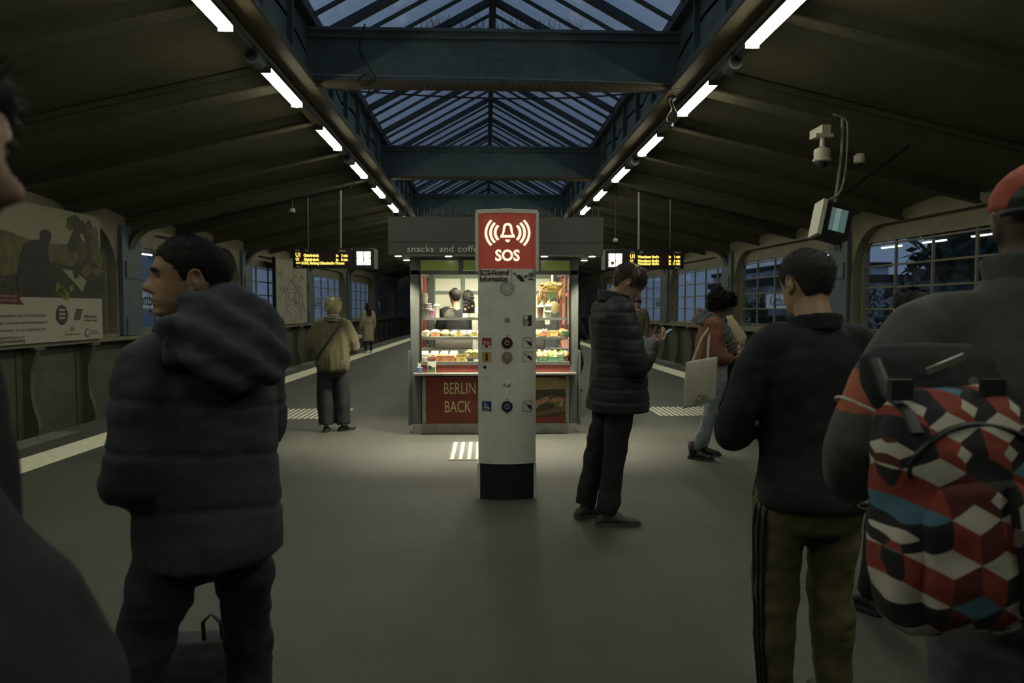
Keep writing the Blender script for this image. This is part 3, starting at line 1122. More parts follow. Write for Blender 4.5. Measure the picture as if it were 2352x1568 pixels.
p = at(1117.5, 788, PY)
wrap(text('SOS', 0.038, (p.x, PY, p.z), m_wht, pil, sx=0.85, bold=0.0008, name='pictogram_text'), 0.006)
psym('torn_sticker', [(1107, 799), (1109, 791), (1113, 794), (1116, 799)], m_pil, off=0.005)
psym('torn_sticker', [(1120, 799), (1123, 792), (1128, 795), (1128.5, 799)], m_pil, off=0.005)
p = at(1117.5, 820, PY)
wrap(text('i', 0.085, (p.x, PY, p.z), m_ink, pil, sx=1.2, bold=0.003, name='information_i'), 0.006)
# wheelchair symbol
th = np.linspace(R(-40), R(200), 16)
pstrip('wheelchair_symbol', [(1116.5 + 6.3 * math.cos(t), 936.5 + 5.6 * math.sin(t)) for t in th], [(1116.5 + 4.9 * math.cos(t), 936.5 + 4.3 * math.sin(t)) for t in th], m_wht, off=0.005)
psym('wheelchair_symbol', [(1113.5, 937), (1120.5, 937), (1124, 941.5), (1125.5, 940.8), (1122, 935), (1115.5, 934.8), (1115.2, 931.5), (1120, 931.5), (1120, 930), (1115, 930), (1114.8, 928), (1113, 928)], m_wht, off=0.005)
psym('wheelchair_symbol', [(1114 + 1.9 * math.cos(t), 925.5 + 1.9 * math.sin(t)) for t in np.linspace(0, 5.8, 10)][::-1], m_wht, off=0.005)
c = at(1113.5, 843.5, PY)
q = MB()
q.cyl((c.x, pfront(c.x) - 0.006, c.z), 0.012, 0.01, 16, 'y')
q.build('lock', m_black, pil)
psym('worn_patch', [(1156, 882), (1161, 879), (1160, 886), (1166, 884), (1174, 880), (1172, 889), (1163, 888), (1158, 887)], mat('worn_grey', (0.22, 0.24, 0.23), 0.7), off=0.002)

# ------------------------------------------------------------------ kiosk
KY = 8.6
m_kio = mat('kiosk_grey', (0.075, 0.082, 0.075), 0.45, var=0.15, vscale=5, bump=0.05, bscale=60)
m_kfas = mat('kiosk_fascia', (0.1, 0.105, 0.095), 0.5, var=0.12, vscale=3)
m_alu = mat('kiosk_aluminium', (0.42, 0.43, 0.38), 0.3, 0.8, var=0.1, vscale=9)
m_kbase = mat('kiosk_plinth', (0.28, 0.28, 0.24), 0.5, 0.3, var=0.25, vscale=8)
m_kred = mat('kiosk_red', (0.16, 0.026, 0.018), 0.5, var=0.2, vscale=4)
m_kgreen = mat('transom_green', (0.2, 0.25, 0.05), 0.25, emit=(0.3, 0.4, 0.1), estr=0.1)
m_kin = mat('kiosk_inside', (0.5, 0.5, 0.42), 0.6)
m_kinr = mat('kiosk_frame_red', (0.2, 0.03, 0.02), 0.4)
m_kglass = glass('vitrine_glass', (0.97, 0.98, 0.97), 0.01)
m_klamp = emat('kiosk_lamp', (1.0, 0.94, 0.75), 55)
KL, KR_ = at(943, 800, KY).x, at(1328, 800, KY).x
KC = (KL + KR_) / 2


def kz(py, Y=KY):
    return at(1137, py, Y).z


def kx(px, Y=KY):
    return at(px, 708, Y).x


kio = thing('snack_kiosk', 'dark grey snack kiosk with a lit food display behind the SOS pillar', 'kiosk', (KC, KY + 1.3, 0))
KD = 2.6
GL, GR = kx(966), kx(1309)                      # glass opening
zT, zB = kz(630), kz(836)


def kb(name, x0, x1, y0, y1, z0, z1, m, parent=kio, bevel=0.0):
    q = MB()
    q.box(x0, x1, y0, y1, z0, z1)
    return q.build(name, m, parent, bevel=bevel)


kb('plinth', KL + 0.02, KR_ - 0.02, KY - 0.0, KY + KD, 0, 0.115, m_kbase)
kb('interior_floor', KL + 0.05, KR_ - 0.05, KY + 0.55, KY + KD - 0.05, 0.115, 0.16, m_kio)
for x0, x1 in ((KL, GL), (GR, KR_)):
    kb('front_post', x0, x1, KY, KY + 0.12, 0.115, kz(588), m_kio, bevel=0.006)
    kb('inner_trim', x1 - 0.014 if x0 == KL else x0, x1 if x0 == KL else x0 + 0.014, KY - 0.006, KY + 0.1, zB, zT, mat('trim_black', (0.01, 0.01, 0.01), 0.4))
for s_, x in ((-1, KL), (1, KR_)):
    kb('shutter_guide', x - 0.03 if s_ < 0 else x, x if s_ < 0 else x + 0.03, KY - 0.02, KY + 0.1, 0.1, kz(805), m_kio)
    kb('corner_post', x - 0.0 if s_ < 0 else x - 0.1, x + 0.1 if s_ < 0 else x, KY + KD - 0.1, KY + KD, 0.1, 2.15, m_kio)
    xa, xb = (x, x + 0.04) if s_ < 0 else (x - 0.04, x)
    kb('side_wall', xa, xb, KY + 0.12, KY + KD - 0.1, 0.115, 0.95, m_kio)
    kb('side_header', xa, xb, KY + 0.12, KY + KD - 0.1, 1.95, 2.15, m_kio)
    for yy in (KY + 0.55, KY + 1.1, KY + 1.75):
        kb('side_mullion', xa, xb, yy, yy + 0.06, 0.95, 1.95, m_kinr)
    kb('side_rail', xa, xb, KY + 0.12, KY + KD - 0.1, 1.66, 1.71, m_kinr)
    kb('side_glass', xa + 0.015, xa + 0.022, KY + 0.12, KY + KD - 0.1, 0.95, 1.95, m_kglass)
kb('header', KL, KR_, KY, KY + 0.12, zT, kz(621), m_kio)
kb('transom_frame', KL, KR_, KY + 0.005, KY + 0.1, kz(598), kz(588), m_kio)
for a, b in ((955, 1053), (1064, 1162), (1173, 1232), (1240, 1323)):
    kb('transom_pane', kx(a), kx(b), KY + 0.02, KY + 0.05, kz(620.5), kz(598.5), m_kgreen)
for a in (1053, 1162, 1232):
    kb('transom_bar', kx(a), kx(a + 11), KY, KY + 0.09, kz(621), kz(598), m_kio)
# fascia
FY = KY - 0.34
fl, fr_ = at(891, 540, FY).x, at(1386, 540, FY).x
fz0, fz1 = at(1137, 585, FY).z, at(1137, 498, FY).z
fzm = at(1137, 557, FY).z
kb('fascia', fl, fr_, FY, KY + KD + 0.3, fzm + 0.004, fz1, m_kfas)
fa = kb('fascia_band', fl + 0.002, fr_ - 0.002, FY + 0.004, KY + KD + 0.3, fz0, fzm, m_kfas)
q = MB()
for i in range(34):
    x = fl + 0.05 + i * (fr_ - fl - 0.1) / 33
    q.box(x - 0.004, x + 0.004, FY + 0.04, FY + 0.05, fz1, fz1 + 0.11)
stuff(q.build('bird_spikes', m_kfas, kio))
for px, wd in ((935, 'snacks'), (1009, 'and'), (1051, 'coffee')):
    p = at(px, 572, FY)
    text(wd, 0.104, (p.x, FY - 0.004, p.z), mat('kiosk_letters', (0.75, 0.75, 0.64), 0.5), kio, align='LEFT', bold=0.001, sx=1.06, name='kiosk_lettering', ext=0.004, spacing=1.07)
m_spot = emat('downlight', (1.0, 0.95, 0.78), 30)
for (px, yy) in ((915, FY + 0.07), (1030, FY + 0.07), (1250, FY + 0.07), (1360, FY + 0.07), (934, FY + 0.75), (1342, FY + 0.75)):
    x = at(px, 586, yy).x
    q = MB()
    q.cyl((x, yy, fz0 - 0.012), 0.05, 0.014, 20)
    o = q.build('downlight', m_alu, kio)
    q = MB()
    q.cyl((x, yy, fz0 - 0.016), 0.036, 0.005, 16)
    q.build('bulb', m_spot, o)
# the spots throw beams on the floor
for px in (915, 1030, 1250, 1360):
    ld = bpy.data.lights.new('downlight_beam', 'SPOT')
    ld.energy = 165
    ld.color = (1.0, 0.93, 0.72)
    ld.spot_size = R(95)
    ld.spot_blend = 0.6
    ld.shadow_soft_size = 0.04
    lo = bpy.data.objects.new('downlight_beam', ld)
    C.objects.link(lo)
    lo.location = (at(px, 586, FY + 0.07).x, FY + 0.07, fz0 - 0.03)
# counter and lower front
kb('counter_rail', kx(951), kx(1321), KY - 0.16, KY + 0.02, kz(862, KY - 0.16), kz(857, KY - 0.16), m_alu, bevel=0.004)
kb('red_strip', GL, GR, KY + 0.0, KY + 0.04, kz(862), kz(838), m_kred)
kb('display_ledge', GL, GR, KY - 0.01, KY + 0.1, kz(838), kz(830), m_alu)
kb('front_panel_frame', GL, GR, KY + 0.03, KY + 0.06, 0.115, kz(862), m_kio)
for a, b in ((968, 977), (1300, 1308)):
    kb('panel_edge', kx(a), kx(b), KY + 0.005, KY + 0.03, 0.12, kz(864), m_kbase)
lp = kb('poster_panel', kx(978), kx(1299), KY + 0.012, KY + 0.03, kz(973), kz(865), m_kred)
m_chalk = mat('chalk_yellow', (0.62, 0.55, 0.26), 0.7)
p = at(1056, 893, KY + 0.01)
text('BERLIN', 0.2, (p.x, KY + 0.01, p.z), m_chalk, kio, sx=0.62, bold=-0.001, name='poster_lettering', ext=0.002)
p = at(1051, 935, KY + 0.01)
text('BACK', 0.2, (p.x, KY + 0.01, p.z), m_chalk, kio, sx=0.62, bold=-0.001, name='poster_lettering', ext=0.002)


def kpoly(name, pts, m, off=0.0, parent=kio):
    q = MB()
    P_ = []
    for a, b in pts:
        w_ = at(a, b, KY)
        P_.append((w_.x, KY + 0.011 - off, w_.z))
    n = len(P_)
    q.add(P_ + [(x, y + 0.003, z) for x, y, z in P_], [tuple(range(n)), tuple(range(2 * n - 1, n - 1, -1))] + [(i, n + i, n + (i + 1) % n, (i + 1) % n) for i in range(n)])
    return q.build(name, m, parent)


# sandwich photograph printed on the right lower panel
kpoly('printed_table', [(1180, 972), (1299, 972), (1299, 866), (1180, 866)], mat('print_brown', (0.05, 0.035, 0.02), 0.6, var=0.3, vscale=30), 0.001)
kpoly('printed_bread', [(1180, 897), (1299, 893), (1299, 872), (1280, 867), (1200, 867), (1180, 870)], mat('print_bread', (0.3, 0.22, 0.11), 0.6, var=0.25, vscale=25), 0.002)
kpoly('printed_bread', [(1180, 962), (1299, 945), (1299, 925), (1270, 938), (1230, 948), (1180, 950)], mat('print_crust', (0.14, 0.08, 0.035), 0.6, var=0.3, vscale=25), 0.002)
kpoly('printed_red', [(1180, 972), (1299, 972), (1299, 952), (1180, 965)], m_kred, 0.003)
kpoly('printed_ham', [(1200, 940), (1222, 946), (1240, 930), (1262, 920), (1290, 935), (1298, 915), (1270, 908), (1250, 912), (1228, 922), (1205, 928)], mat('print_ham', (0.35, 0.17, 0.12), 0.6, var=0.3, vscale=30), 0.003)
for k in range(16):
    cx, cy = 1190 + random.uniform(0, 105), 906 + random.uniform(-10, 22)
    rr = random.uniform(4, 9)
    kpoly('printed_lettuce', [(cx + rr * random.uniform(0.6, 1.2) * math.cos(t), cy + 0.7 * rr * random.uniform(0.6, 1.2) * math.sin(t)) for t in np.linspace(0, -5.6, 9)],
          mat('print_green%d' % (k % 2), ((0.1, 0.15, 0.04), (0.045, 0.07, 0.025))[k % 2], 0.6), 0.003 + 0.0003 * k)
# interior
kb('back_wall', KL + 0.04, KR_ - 0.04, KY + KD - 0.06, KY + KD - 0.02, 0.115, 1.25, m_kio)
kb('interior_ceiling', KL + 0.02, KR_ - 0.02, KY + 0.12, KY + KD, 2.1, 2.13, mat('kiosk_ceiling', (0.35, 0.37, 0.3), 0.6))
kb('back_rail', KL + 0.04, KR_ - 0.04, KY + KD - 0.07, KY + KD - 0.01, 1.72, 1.77, mat('kiosk_frame_green', (0.16, 0.2, 0.14), 0.5))
kb('back_header', KL + 0.04, KR_ - 0.04, KY + KD - 0.07, KY + KD - 0.01, 1.96, 2.1, mat('kiosk_frame_green', (0.16, 0.2, 0.14), 0.5))
for i in range(5):
    x = KL + 0.06 + i * (KR_ - KL - 0.18) / 4
    kb('back_mullion', x, x + 0.06, KY + KD - 0.08, KY + KD, 1.25, 2.0, mat('kiosk_frame_green', (0.16, 0.2, 0.14), 0.5))
kb('back_panel', KL + 0.04, KR_ - 0.04, KY + KD - 0.05, KY + KD - 0.03, 1.25, 1.97, mat('back_screen', (0.75, 0.74, 0.6), 0.6))
for (xx, yy) in ((-0.35, 1.3), (0.45, 1.3)):
    q = MB()
    q.box(KC + xx - 0.09, KC + xx + 0.09, KY + yy - 0.5, KY + yy + 0.5, 2.07, 2.098)
    q.build('ceiling_lamp', m_klamp, kio)
m_strip = emat('added_strip', (1.0, 0.92, 0.7), 110)
zs1, zs2, zs3 = kz(730), kz(775), kz(832)
for z, d in ((zs1, 0.32), (zs2, 0.38)):
    o = kb('glass_shelf', GL + 0.015, GR - 0.015, KY + 0.06, KY + 0.06 + d, z - 0.012, z, mat('shelf_glass', (0.5, 0.55, 0.48), 0.15))
    q = MB()
    q.box(GL + 0.05, GR - 0.05, KY + 0.075, KY + 0.09, z - 0.022, z - 0.013)
    q.build('added_shelf_glow', m_strip, o)  # glowing strip added under the shelf, behind its lip, to brighten the food
    kb('shelf_lip', GL + 0.015, GR - 0.015, KY + 0.055, KY + 0.062, z - 0.026, z + 0.002, m_alu)
q = MB()
q.box(GL + 0.05, GR - 0.05, KY + 0.125, KY + 0.145, zT + 0.022, zT + 0.034)
q.build('hidden_fill_strip', m_strip, kio)  # unseen glowing strip added behind the header to light the display
kb('display_deck', GL, GR, KY + 0.05, KY + 0.55, zs3 - 0.03, zs3, m_kin)
kb('work_counter', KL + 0.06, KR_ - 0.06, KY + 0.56, KY + 0.95, 0.16, 0.98, m_kio)
kb('front_glass', GL, GR, KY + 0.03, KY + 0.036, zs3, zT, m_kglass)
kb('coffee_machine', KC - 0.05, KC + 0.35, KY + 0.6, KY + 0.9, 0.98, 1.28, m_black, bevel=0.01)
kb('oven', GL + 0.12, GL + 0.6, KY + 0.6, KY + 0.92, 0.98, 1.22, mat('oven_dark', (0.05, 0.045, 0.035), 0.35, 0.4), bevel=0.01)
kb('tray_rack', GR - 0.62, GR - 0.25, KY + 0.62, KY + 0.92, 0.98, 1.35, m_black, bevel=0.01)

# things in and on the kiosk
m_paper = mat('paper_white', (0.78, 0.76, 0.66), 0.6)
m_tagy = mat('tag_yellow', (0.62, 0.46, 0.13), 0.6)
m_tagr = mat('tag_orange', (0.5, 0.2, 0.1), 0.6)
m_tagg = mat('tag_green', (0.06, 0.16, 0.06), 0.6)
m_tagw = mat('tag_cream', (0.6, 0.56, 0.38), 0.6)
m_bread = mat('bread_crust', (0.34, 0.19, 0.07), 0.55, var=0.35, vscale=25, bump=0.3, bscale=60)
m_bread2 = mat('bread_pale', (0.52, 0.38, 0.17), 0.6, var=0.3, vscale=25, bump=0.3, bscale=60)
m_lett = mat('lettuce', (0.2, 0.3, 0.08), 0.5, var=0.4, vscale=30)
m_plast = mat('clear_plastic', (0.6, 0.58, 0.48), 0.15)
m_wrap = mat('wrap_pale', (0.7, 0.64, 0.48), 0.6, var=0.15, vscale=18, bump=0.15, bscale=40)


def price_tag(px0, px1, py0, py1, Y, m, label, lines=(), col=None):
    a, b = at(px0, py1, Y), at(px1, py0, Y)
    root = thing('price_tag', label, 'price tag', ((a.x + b.x) / 2, Y, a.z), 0, 'price tags in the kiosk display')
    q = MB()
    q.box(a.x, b.x, Y, Y + 0.004, a.z, b.z)
    q.build('card', m, root)
    q = MB()
    q.add([(a.x, Y + 0.004, b.z - 0.005), (b.x, Y + 0.004, b.z - 0.005), (b.x, Y + 0.03, a.z), (a.x, Y + 0.03, a.z), (a.x, Y + 0.002, b.z - 0.005), (b.x, Y + 0.002, b.z - 0.005), (b.x, Y + 0.026, a.z), (a.x, Y + 0.026, a.z)],
          [(0, 1, 2, 3), (7, 6, 5, 4), (0, 4, 5, 1), (3, 2, 6, 7)])
    q.build('stand', m, root)
    n = len(lines)
    for i, t in enumerate(lines):
        z = b.z - (b.z - a.z) * (i + 0.5) / n
        text(t, (b.z - a.z) / n * 0.8, ((a.x + b.x) / 2, Y - 0.001, z), col or m_ink, root, sx=min(1.0, (b.x - a.x) / (len(t) * (b.z - a.z) / n * 0.5)), name='tag_lettering', ext=0.0004)
    return root


def loaf(px, py, Y, rx, ry, rz, m, name, label, cat, group, seed=0, rough=0.12):
    c = at(px, py, Y)
    q = MB()
    q.ball((0, 0, rz), (rx, ry, rz), 20, 12)
    V = np.array(q.v)
    d = fbm(V * (0.35 / max(rx, rz)) * 6 + seed * 3.1, seed, 2)
    V = V * (1 + rough * d[:, None] * np.array([1, 1, 1]))
    V[:, 2] = np.maximum(V[:, 2], 0)
    q.v = [tuple(p_) for p_ in V]
    o = bpy.data.objects.new(name, q.mesh(name, m, smooth=True))
    C.objects.link(o)
    o.location = (c.x, Y, c.z)
    return tag(o, label, cat, group)


def cup(px, zb_, Y, h, r0, r1, m, label, name='paper_cup', lid=None, group=None, n=1):
    x = at(px, 708, Y).x
    root = thing(name, label, 'cup', (x, Y, zb_), 0, group)
    q = MB()
    q.lathe((x, Y, zb_), [(r0 * 0.9, 0), (r0, 0.004), (r1, h), (r1 + 0.004, h + 0.003), (r1 + 0.004, h + 0.008), (r1 - 0.004, h + 0.008), (r1 - 0.006, h * 0.7)], 18)
    for k in range(1, n):
        z = zb_ + h * 0.75 + (k - 1) * 0.03
        q.lathe((x, Y, z), [(r1 * 0.97, 0), (r1, 0.024), (r1 + 0.004, 0.026), (r1 + 0.004, 0.03)], 18)
    q.build('cup_body', m, root, smooth=True)
    if lid is not None:
        q = MB()
        q.lathe((x, Y, zb_ + h + 0.006), [(r1 + 0.006, 0), (r1 + 0.006, 0.012), (r1 * 0.8, 0.02), (r1 * 0.7, 0.03)], 18)
        q.build('lid', lid, root, smooth=True)
    return root


Y1 = KY + 0.2
cup(974, zs1, Y1, 0.12, 0.03, 0.042, m_paper, 'tall stack of white paper cups in the kiosk corner', 'cup_stack', n=8)
cup(984, zs1, Y1 - 0.05, 0.11, 0.028, 0.038, m_paper, 'shorter stack of white paper cups beside the pink cup', 'cup_stack', n=4)
r_ = cup(992.5, zs1, KY + 0.12, 0.085, 0.024, 0.036, mat('pink_plastic', (0.5, 0.2, 0.4), 0.3), 'pink plastic cup holding straws on the top shelf', 'plastic_cup')
for k in range(3):
    q = MB()
    x = wloc(r_)[0] + 0.008 * (k - 1)
    q.tube([(x, KY + 0.12, zs1 + 0.01), (x + 0.01 * (k - 1), KY + 0.12, zs1 + 0.125)], 0.0025, 6)
    q.build('straw', m_paper, r_)
cup(1003, zs1, Y1, 0.135, 0.036, 0.036, m_paper, 'white paper cup beside the coffee pot', lid=m_paper)
pot = thing('coffee_pot', 'glass coffee pot with dark coffee on the kiosk shelf', 'coffee pot', (kx(1032, Y1), Y1, zs1))
q = MB()
xx = kx(1032, Y1)
q.lathe((xx, Y1, zs1), [(0.055, 0), (0.068, 0.02), (0.062, 0.055), (0.035, 0.095), (0.038, 0.11)], 20)
q.build('glass_jug', mat('jug_glass', (0.09, 0.085, 0.07), 0.08), pot, smooth=True)
q = MB()
q.lathe((xx, Y1, zs1 + 0.11), [(0.04, 0), (0.042, 0.012), (0.02, 0.02)], 18)
q.tube([(xx + 0.03, Y1, zs1 + 0.11), (xx - 0.075, Y1, zs1 + 0.12), (xx - 0.085, Y1, zs1 + 0.06), (xx - 0.06, Y1, zs1 + 0.03)], 0.008, 8)
q.build('handle', m_black, pot)
for k, (px, h, zz) in enumerate(((1069, 0.17, 0), (1085, 0.23, 0), (1077, 0.2, 0))):
    yy = Y1 - 0.04 if k == 0 else Y1 + 0.05
    x = kx(px, yy)
    root = thing('syrup_bottle', ('short', 'tall', 'middle sized')[k] + ' dark syrup bottle with a round label beside the coffee pot', 'bottle', (x, yy, zs1))
    q = MB()
    q.lathe((x, yy, zs1), [(0.03, 0), (0.031, 0.02), (0.031, h * 0.7), (0.024, h * 0.85), (0.024, h)], 16)
    q.build('glass_body', mat('syrup_dark', (0.03, 0.022, 0.018), 0.15), root, smooth=True)
    q = MB()
    q.lathe((x, yy, zs1 + h), [(0.027, 0), (0.027, 0.025), (0.02, 0.028)], 16)
    q.build('cap', m_black, root)
    q = MB()
    q.lathe((x, yy, zs1 + 0.005), [(0.0325, 0), (0.0325, 0.05)], 16)
    q.build('paper_band', m_paper, root)
    q = MB()
    q.cyl((x, yy - 0.034, zs1 + h * 0.62), 0.012, 0.003, 14, 'y')
    q.build('round_label', m_tagw, root)
# wraps and pastries on the middle shelf
for k, (px, rr) in enumerate(((980, 0.062), (1000, 0.068), (1023, 0.06), (1044, 0.056), (1063, 0.056), (1082, 0.06), (1101, 0.056))):
    loaf(px, 772, KY + 0.2 if k != 2 else KY + 0.17, rr * 0.95, 0.07, rr * 0.62, m_wrap if k != 2 else m_bread2, 'wrapped_roll', 'pale round paper wrapped roll on the middle kiosk shelf' if k != 2 else 'golden layered bread roll among the pale wraps', 'bread', 'rolls on the middle kiosk shelf', k)
price_tag(968, 985, 762, 772, KY + 0.09, m_tagw, 'cream price tag at the left end of the middle kiosk shelf', ('WRAP', '2,50'))
price_tag(990, 1010, 762, 772, KY + 0.09, m_tagr, 'orange price tag before the pale wraps', ('HUHN', 'WRAP'))
price_tag(1044, 1062, 762, 772, KY + 0.09, m_tagy, 'yellow price tag before the pale wraps left of the call pillar', ('WRAP', '2,90'))
price_tag(1082, 1097, 762, 772, KY + 0.09, m_tagy, 'yellow price tag half hidden by the call pillar', ('WRAP', '2,90'))
# lower deck
for k, px in enumerate((976, 998, 1020, 1042)):
    c = at(px, 815, KY + 0.25)
    root = thing('paper_tray', 'white paper sandwich tray in the lower kiosk display', 'tray', (c.x, KY + 0.25, zs3), 0, 'paper trays in the lower kiosk display')
    q = MB()
    q.hexa([(c.x - 0.05, KY + 0.16, zs3), (c.x + 0.05, KY + 0.16, zs3), (c.x + 0.05, KY + 0.34, zs3), (c.x - 0.05, KY + 0.34, zs3),
            (c.x - 0.055, KY + 0.15, zs3 + 0.05), (c.x + 0.055, KY + 0.15, zs3 + 0.05), (c.x + 0.055, KY + 0.35, zs3 + 0.09), (c.x - 0.055, KY + 0.35, zs3 + 0.09)])
    q.build('box', m_paper, root)
    q = MB()
    q.box(c.x - 0.045, c.x + 0.045, KY + 0.17, KY + 0.33, zs3 + 0.075, zs3 + 0.105, rot=(0.22, 0, random.uniform(-0.1, 0.1)))
    q.build('paper_sheet', m_paper, root)
for k, (px, w_) in enumerate(((1003, 0.05), (1018, 0.05), (1050, 0.055))):
    loaf(px, 830, KY + 0.16, w_, 0.06, 0.045, m_bread, 'croissant', 'brown croissant behind the orange price tags', 'bread', 'croissants in the lower kiosk display', 20 + k, 0.2)
price_tag(1002, 1022, 817, 829, KY + 0.07, m_tagr, 'orange croissant price tag reading 0,80', ('CROISSANT', '0,80€'))
price_tag(1023, 1043, 817, 829, KY + 0.07, m_tagr, 'orange croissant price tag reading 1,00', ('CROISSANT', '1,00€'))
price_tag(1048, 1071, 813, 829, KY + 0.07, m_tagy, 'yellow price tag before the stuffed rolls', ('LAUGEN', '1,50'))
for k, px in enumerate((1079, 1091, 1103)):
    loaf(px, 822, KY + 0.2, 0.05, 0.09, 0.05, m_bread2, 'stuffed_sandwich', 'stuffed sandwich with lettuce beside the yellow tag', 'sandwich', 'sandwiches left of the call pillar', 30 + k, 0.2)
    loaf(px, 812, KY + 0.18, 0.055, 0.07, 0.014, m_lett, 'lettuce_leaf', 'curly green lettuce leaf on the stuffed sandwich', 'lettuce', 'lettuce left of the call pillar', 40 + k, 0.5)
price_tag(1073, 1088, 824, 829, KY + 0.07, m_ink, 'black price tag under the lettuce sandwiches')
# right side
x0 = kx(1268, KY + 0.3)
rod = thing('pretzel_hanger', 'bright hanging lamp rod with pretzels over the right display', 'hanger', (x0, KY + 0.3, kz(660)))
q = MB()
q.cyl((x0, KY + 0.3, kz(652)), 0.012, 2.1 - kz(652), 12)
q.build('rod', emat('rod_glow', (1.0, 0.82, 0.4), 2.0), rod)
q = MB()
q.tube([(x0 - 0.12, KY + 0.28, kz(652)), (x0 + 0.12, KY + 0.28, kz(652))], 0.008, 8)
q.build('crossbar', m_alu, rod)
for k in range(6):
    px = 1250 + k * 7
    c = at(px, 652 + (k % 2) * 4 + abs(k - 3) * 1.5, KY + 0.24 + 0.012 * k)
    pts = []
    for i in range(28):
        t = i / 27 * 2 * math.pi
        pts.append((c.x + 0.05 * math.sin(t) + 0.012 * math.sin(2 * t + k), KY + 0.24 + 0.012 * k + 0.008 * math.sin(3 * t), c.z - 0.01 + 0.045 * math.cos(t) - 0.016 * math.cos(2 * t)))
    q = MB()
    q.tube(pts, [0.013 + 0.004 * math.cos(i) for i in range(28)], 8)
    q.tube([(c.x - 0.03, KY + 0.24 + 0.012 * k, c.z - 0.05), (c.x, KY + 0.23 + 0.012 * k, c.z - 0.01), (c.x + 0.035, KY + 0.24 + 0.012 * k, c.z + 0.02)], [0.01, 0.013, 0.01], 8)
    tag(q.build('pretzel', m_bread, smooth=True), 'brown glazed pretzel hanging over the right kiosk display', 'pretzel', 'pretzels on the hanger')
for k in range(11):
    px = (1236, 1240, 1245, 1249, 1254, 1275, 1281, 1285, 1289, 1293, 1259)[k]
    c = at(px, 695 - 5 * (k % 3) + (6 if k < 5 else 0), KY + 0.3)
    q = MB()
    l = random.uniform(0.12, 0.16)
    q.tube([(c.x, KY + 0.3, c.z), (c.x + 0.006, KY + 0.29, c.z + l * 0.3), (c.x - 0.004, KY + 0.3, c.z + l * 0.7), (c.x + 0.008, KY + 0.3, c.z + l)], [0.007, 0.015, 0.016, 0.008], 8)
    tag(q.build('bread_stick', m_bread2 if k % 2 else m_bread, smooth=True), 'twisted bread stick standing behind the yellow and green sign', 'bread stick', 'bread sticks in the right display')
bs = thing('pretzel_sign', 'yellow and green pretzel price sign hanging in the right display', 'price sign', (kx(1268), KY + 0.16, kz(684)))
a, b = at(1257, 685, KY + 0.16), at(1279, 655, KY + 0.16)
zm = at(1257, 671, KY + 0.16).z
q = MB()
q.box(a.x, b.x, KY + 0.158, KY + 0.163, a.z, zm)
q.build('lower_card', mat('sign_green', (0.24, 0.32, 0.13), 0.6), bs)
q = MB()
q.box(a.x, b.x, KY + 0.158, KY + 0.163, zm, b.z)
q.build('upper_card', m_tagy, bs)
text('Brezel', 0.035, ((a.x + b.x) / 2, KY + 0.157, (zm + b.z) / 2), mat('ink_brown', (0.16, 0.1, 0.03), 0.6), bs, name='sign_lettering', ext=0.0003)
text('1.-', 0.045, (a.x + 0.08, KY + 0.157, (zm + a.z) / 2 - 0.01), m_wht, bs, name='sign_lettering', ext=0.0003)
c = at(1273, 716, KY + 0.24)
q = MB()
q.tube([(c.x, KY + 0.26, c.z + 0.055), (c.x, KY + 0.245, c.z + 0.055), (c.x, KY + 0.225, c.z + 0.055), (c.x, KY + 0.215, c.z + 0.055)], [0.06, 0.075, 0.07, 0.02], 22)
tag(q.build('flat_bread', m_bread2, smooth=True), 'round flat bread standing upright behind the dessert cups', 'bread')
for k, (px, h) in enumerate(((1241, 0.12), (1259, 0.06), (1259, 0.06))):
    z = zs1 + (0.068 if k == 2 else 0)
    cup(px, z, KY + 0.12, h, 0.028, 0.04, mat('granola_cup', (0.22, 0.12, 0.06), 0.4, var=0.5, vscale=40) if k == 0 else mat('yoghurt_cup', (0.6, 0.62, 0.45), 0.4),
        ('tall cup of brown granola dessert at the pillar edge', 'lower pale yoghurt cup of the two stacked', 'upper pale yoghurt cup of the two stacked')[k], 'dessert_cup', lid=m_plast)
for k, (px, m) in enumerate(((1239, m_bread2), (1251, mat('olives_mix', (0.12, 0.12, 0.1), 0.4, var=0.9, vscale=30)), (1291, m_bread), (1300, m_bread2))):
    loaf(px, 773, KY + 0.2, 0.05, 0.06, 0.045, m, 'pastry', ('pale bun at the pillar edge of the middle shelf', 'dark speckled salad bun on the middle shelf', 'brown nut pastry beside the pancake stack', 'pale nut pastry at the right shelf end')[k], 'pastry', None, 50 + k, 0.35)
for k in range(3):
    c = at(1272, 770 - k * 5, KY + 0.2)
    q = MB()
    q.lathe((c.x, KY + 0.2, zs2 + 0.002 + k * 0.026), [(0.05, 0), (0.062, 0.008), (0.062, 0.016), (0.05, 0.024), (0.01, 0.026)], 20)
    tag(q.build('pancake', m_bread, smooth=True), 'flat round pastry in the stack of three', 'pastry', 'stacked flat pastries')
price_tag(1243, 1262, 761, 771, KY + 0.09, m_tagr, 'orange price tag right of the call pillar', ('MUFFIN', '1,80'))
price_tag(1264, 1281, 763, 771, KY + 0.09, m_tagy, 'yellow price tag under the stack of flat pastries', ('COOKIE', '1,50'))
price_tag(1291, 1306, 761, 770, KY + 0.09, m_tagg, 'dark green price tag at the right end of the middle shelf', ('NUSS', '1,60'))
for k in range(12):
    px = 1240 + (k % 6) * 12
    yy = KY + 0.14 + 0.1 * (k // 6)
    loaf(px, 826 - 5 * (k // 6), yy, 0.04, 0.05, 0.042, (m_bread2, m_wrap, m_lett, m_bread)[(k * 7) % 4 if k % 3 else 0], 'sandwich', 'small filled sandwich in the crowded lower right display', 'sandwich', 'sandwiches right of the call pillar', 70 + k, 0.3)
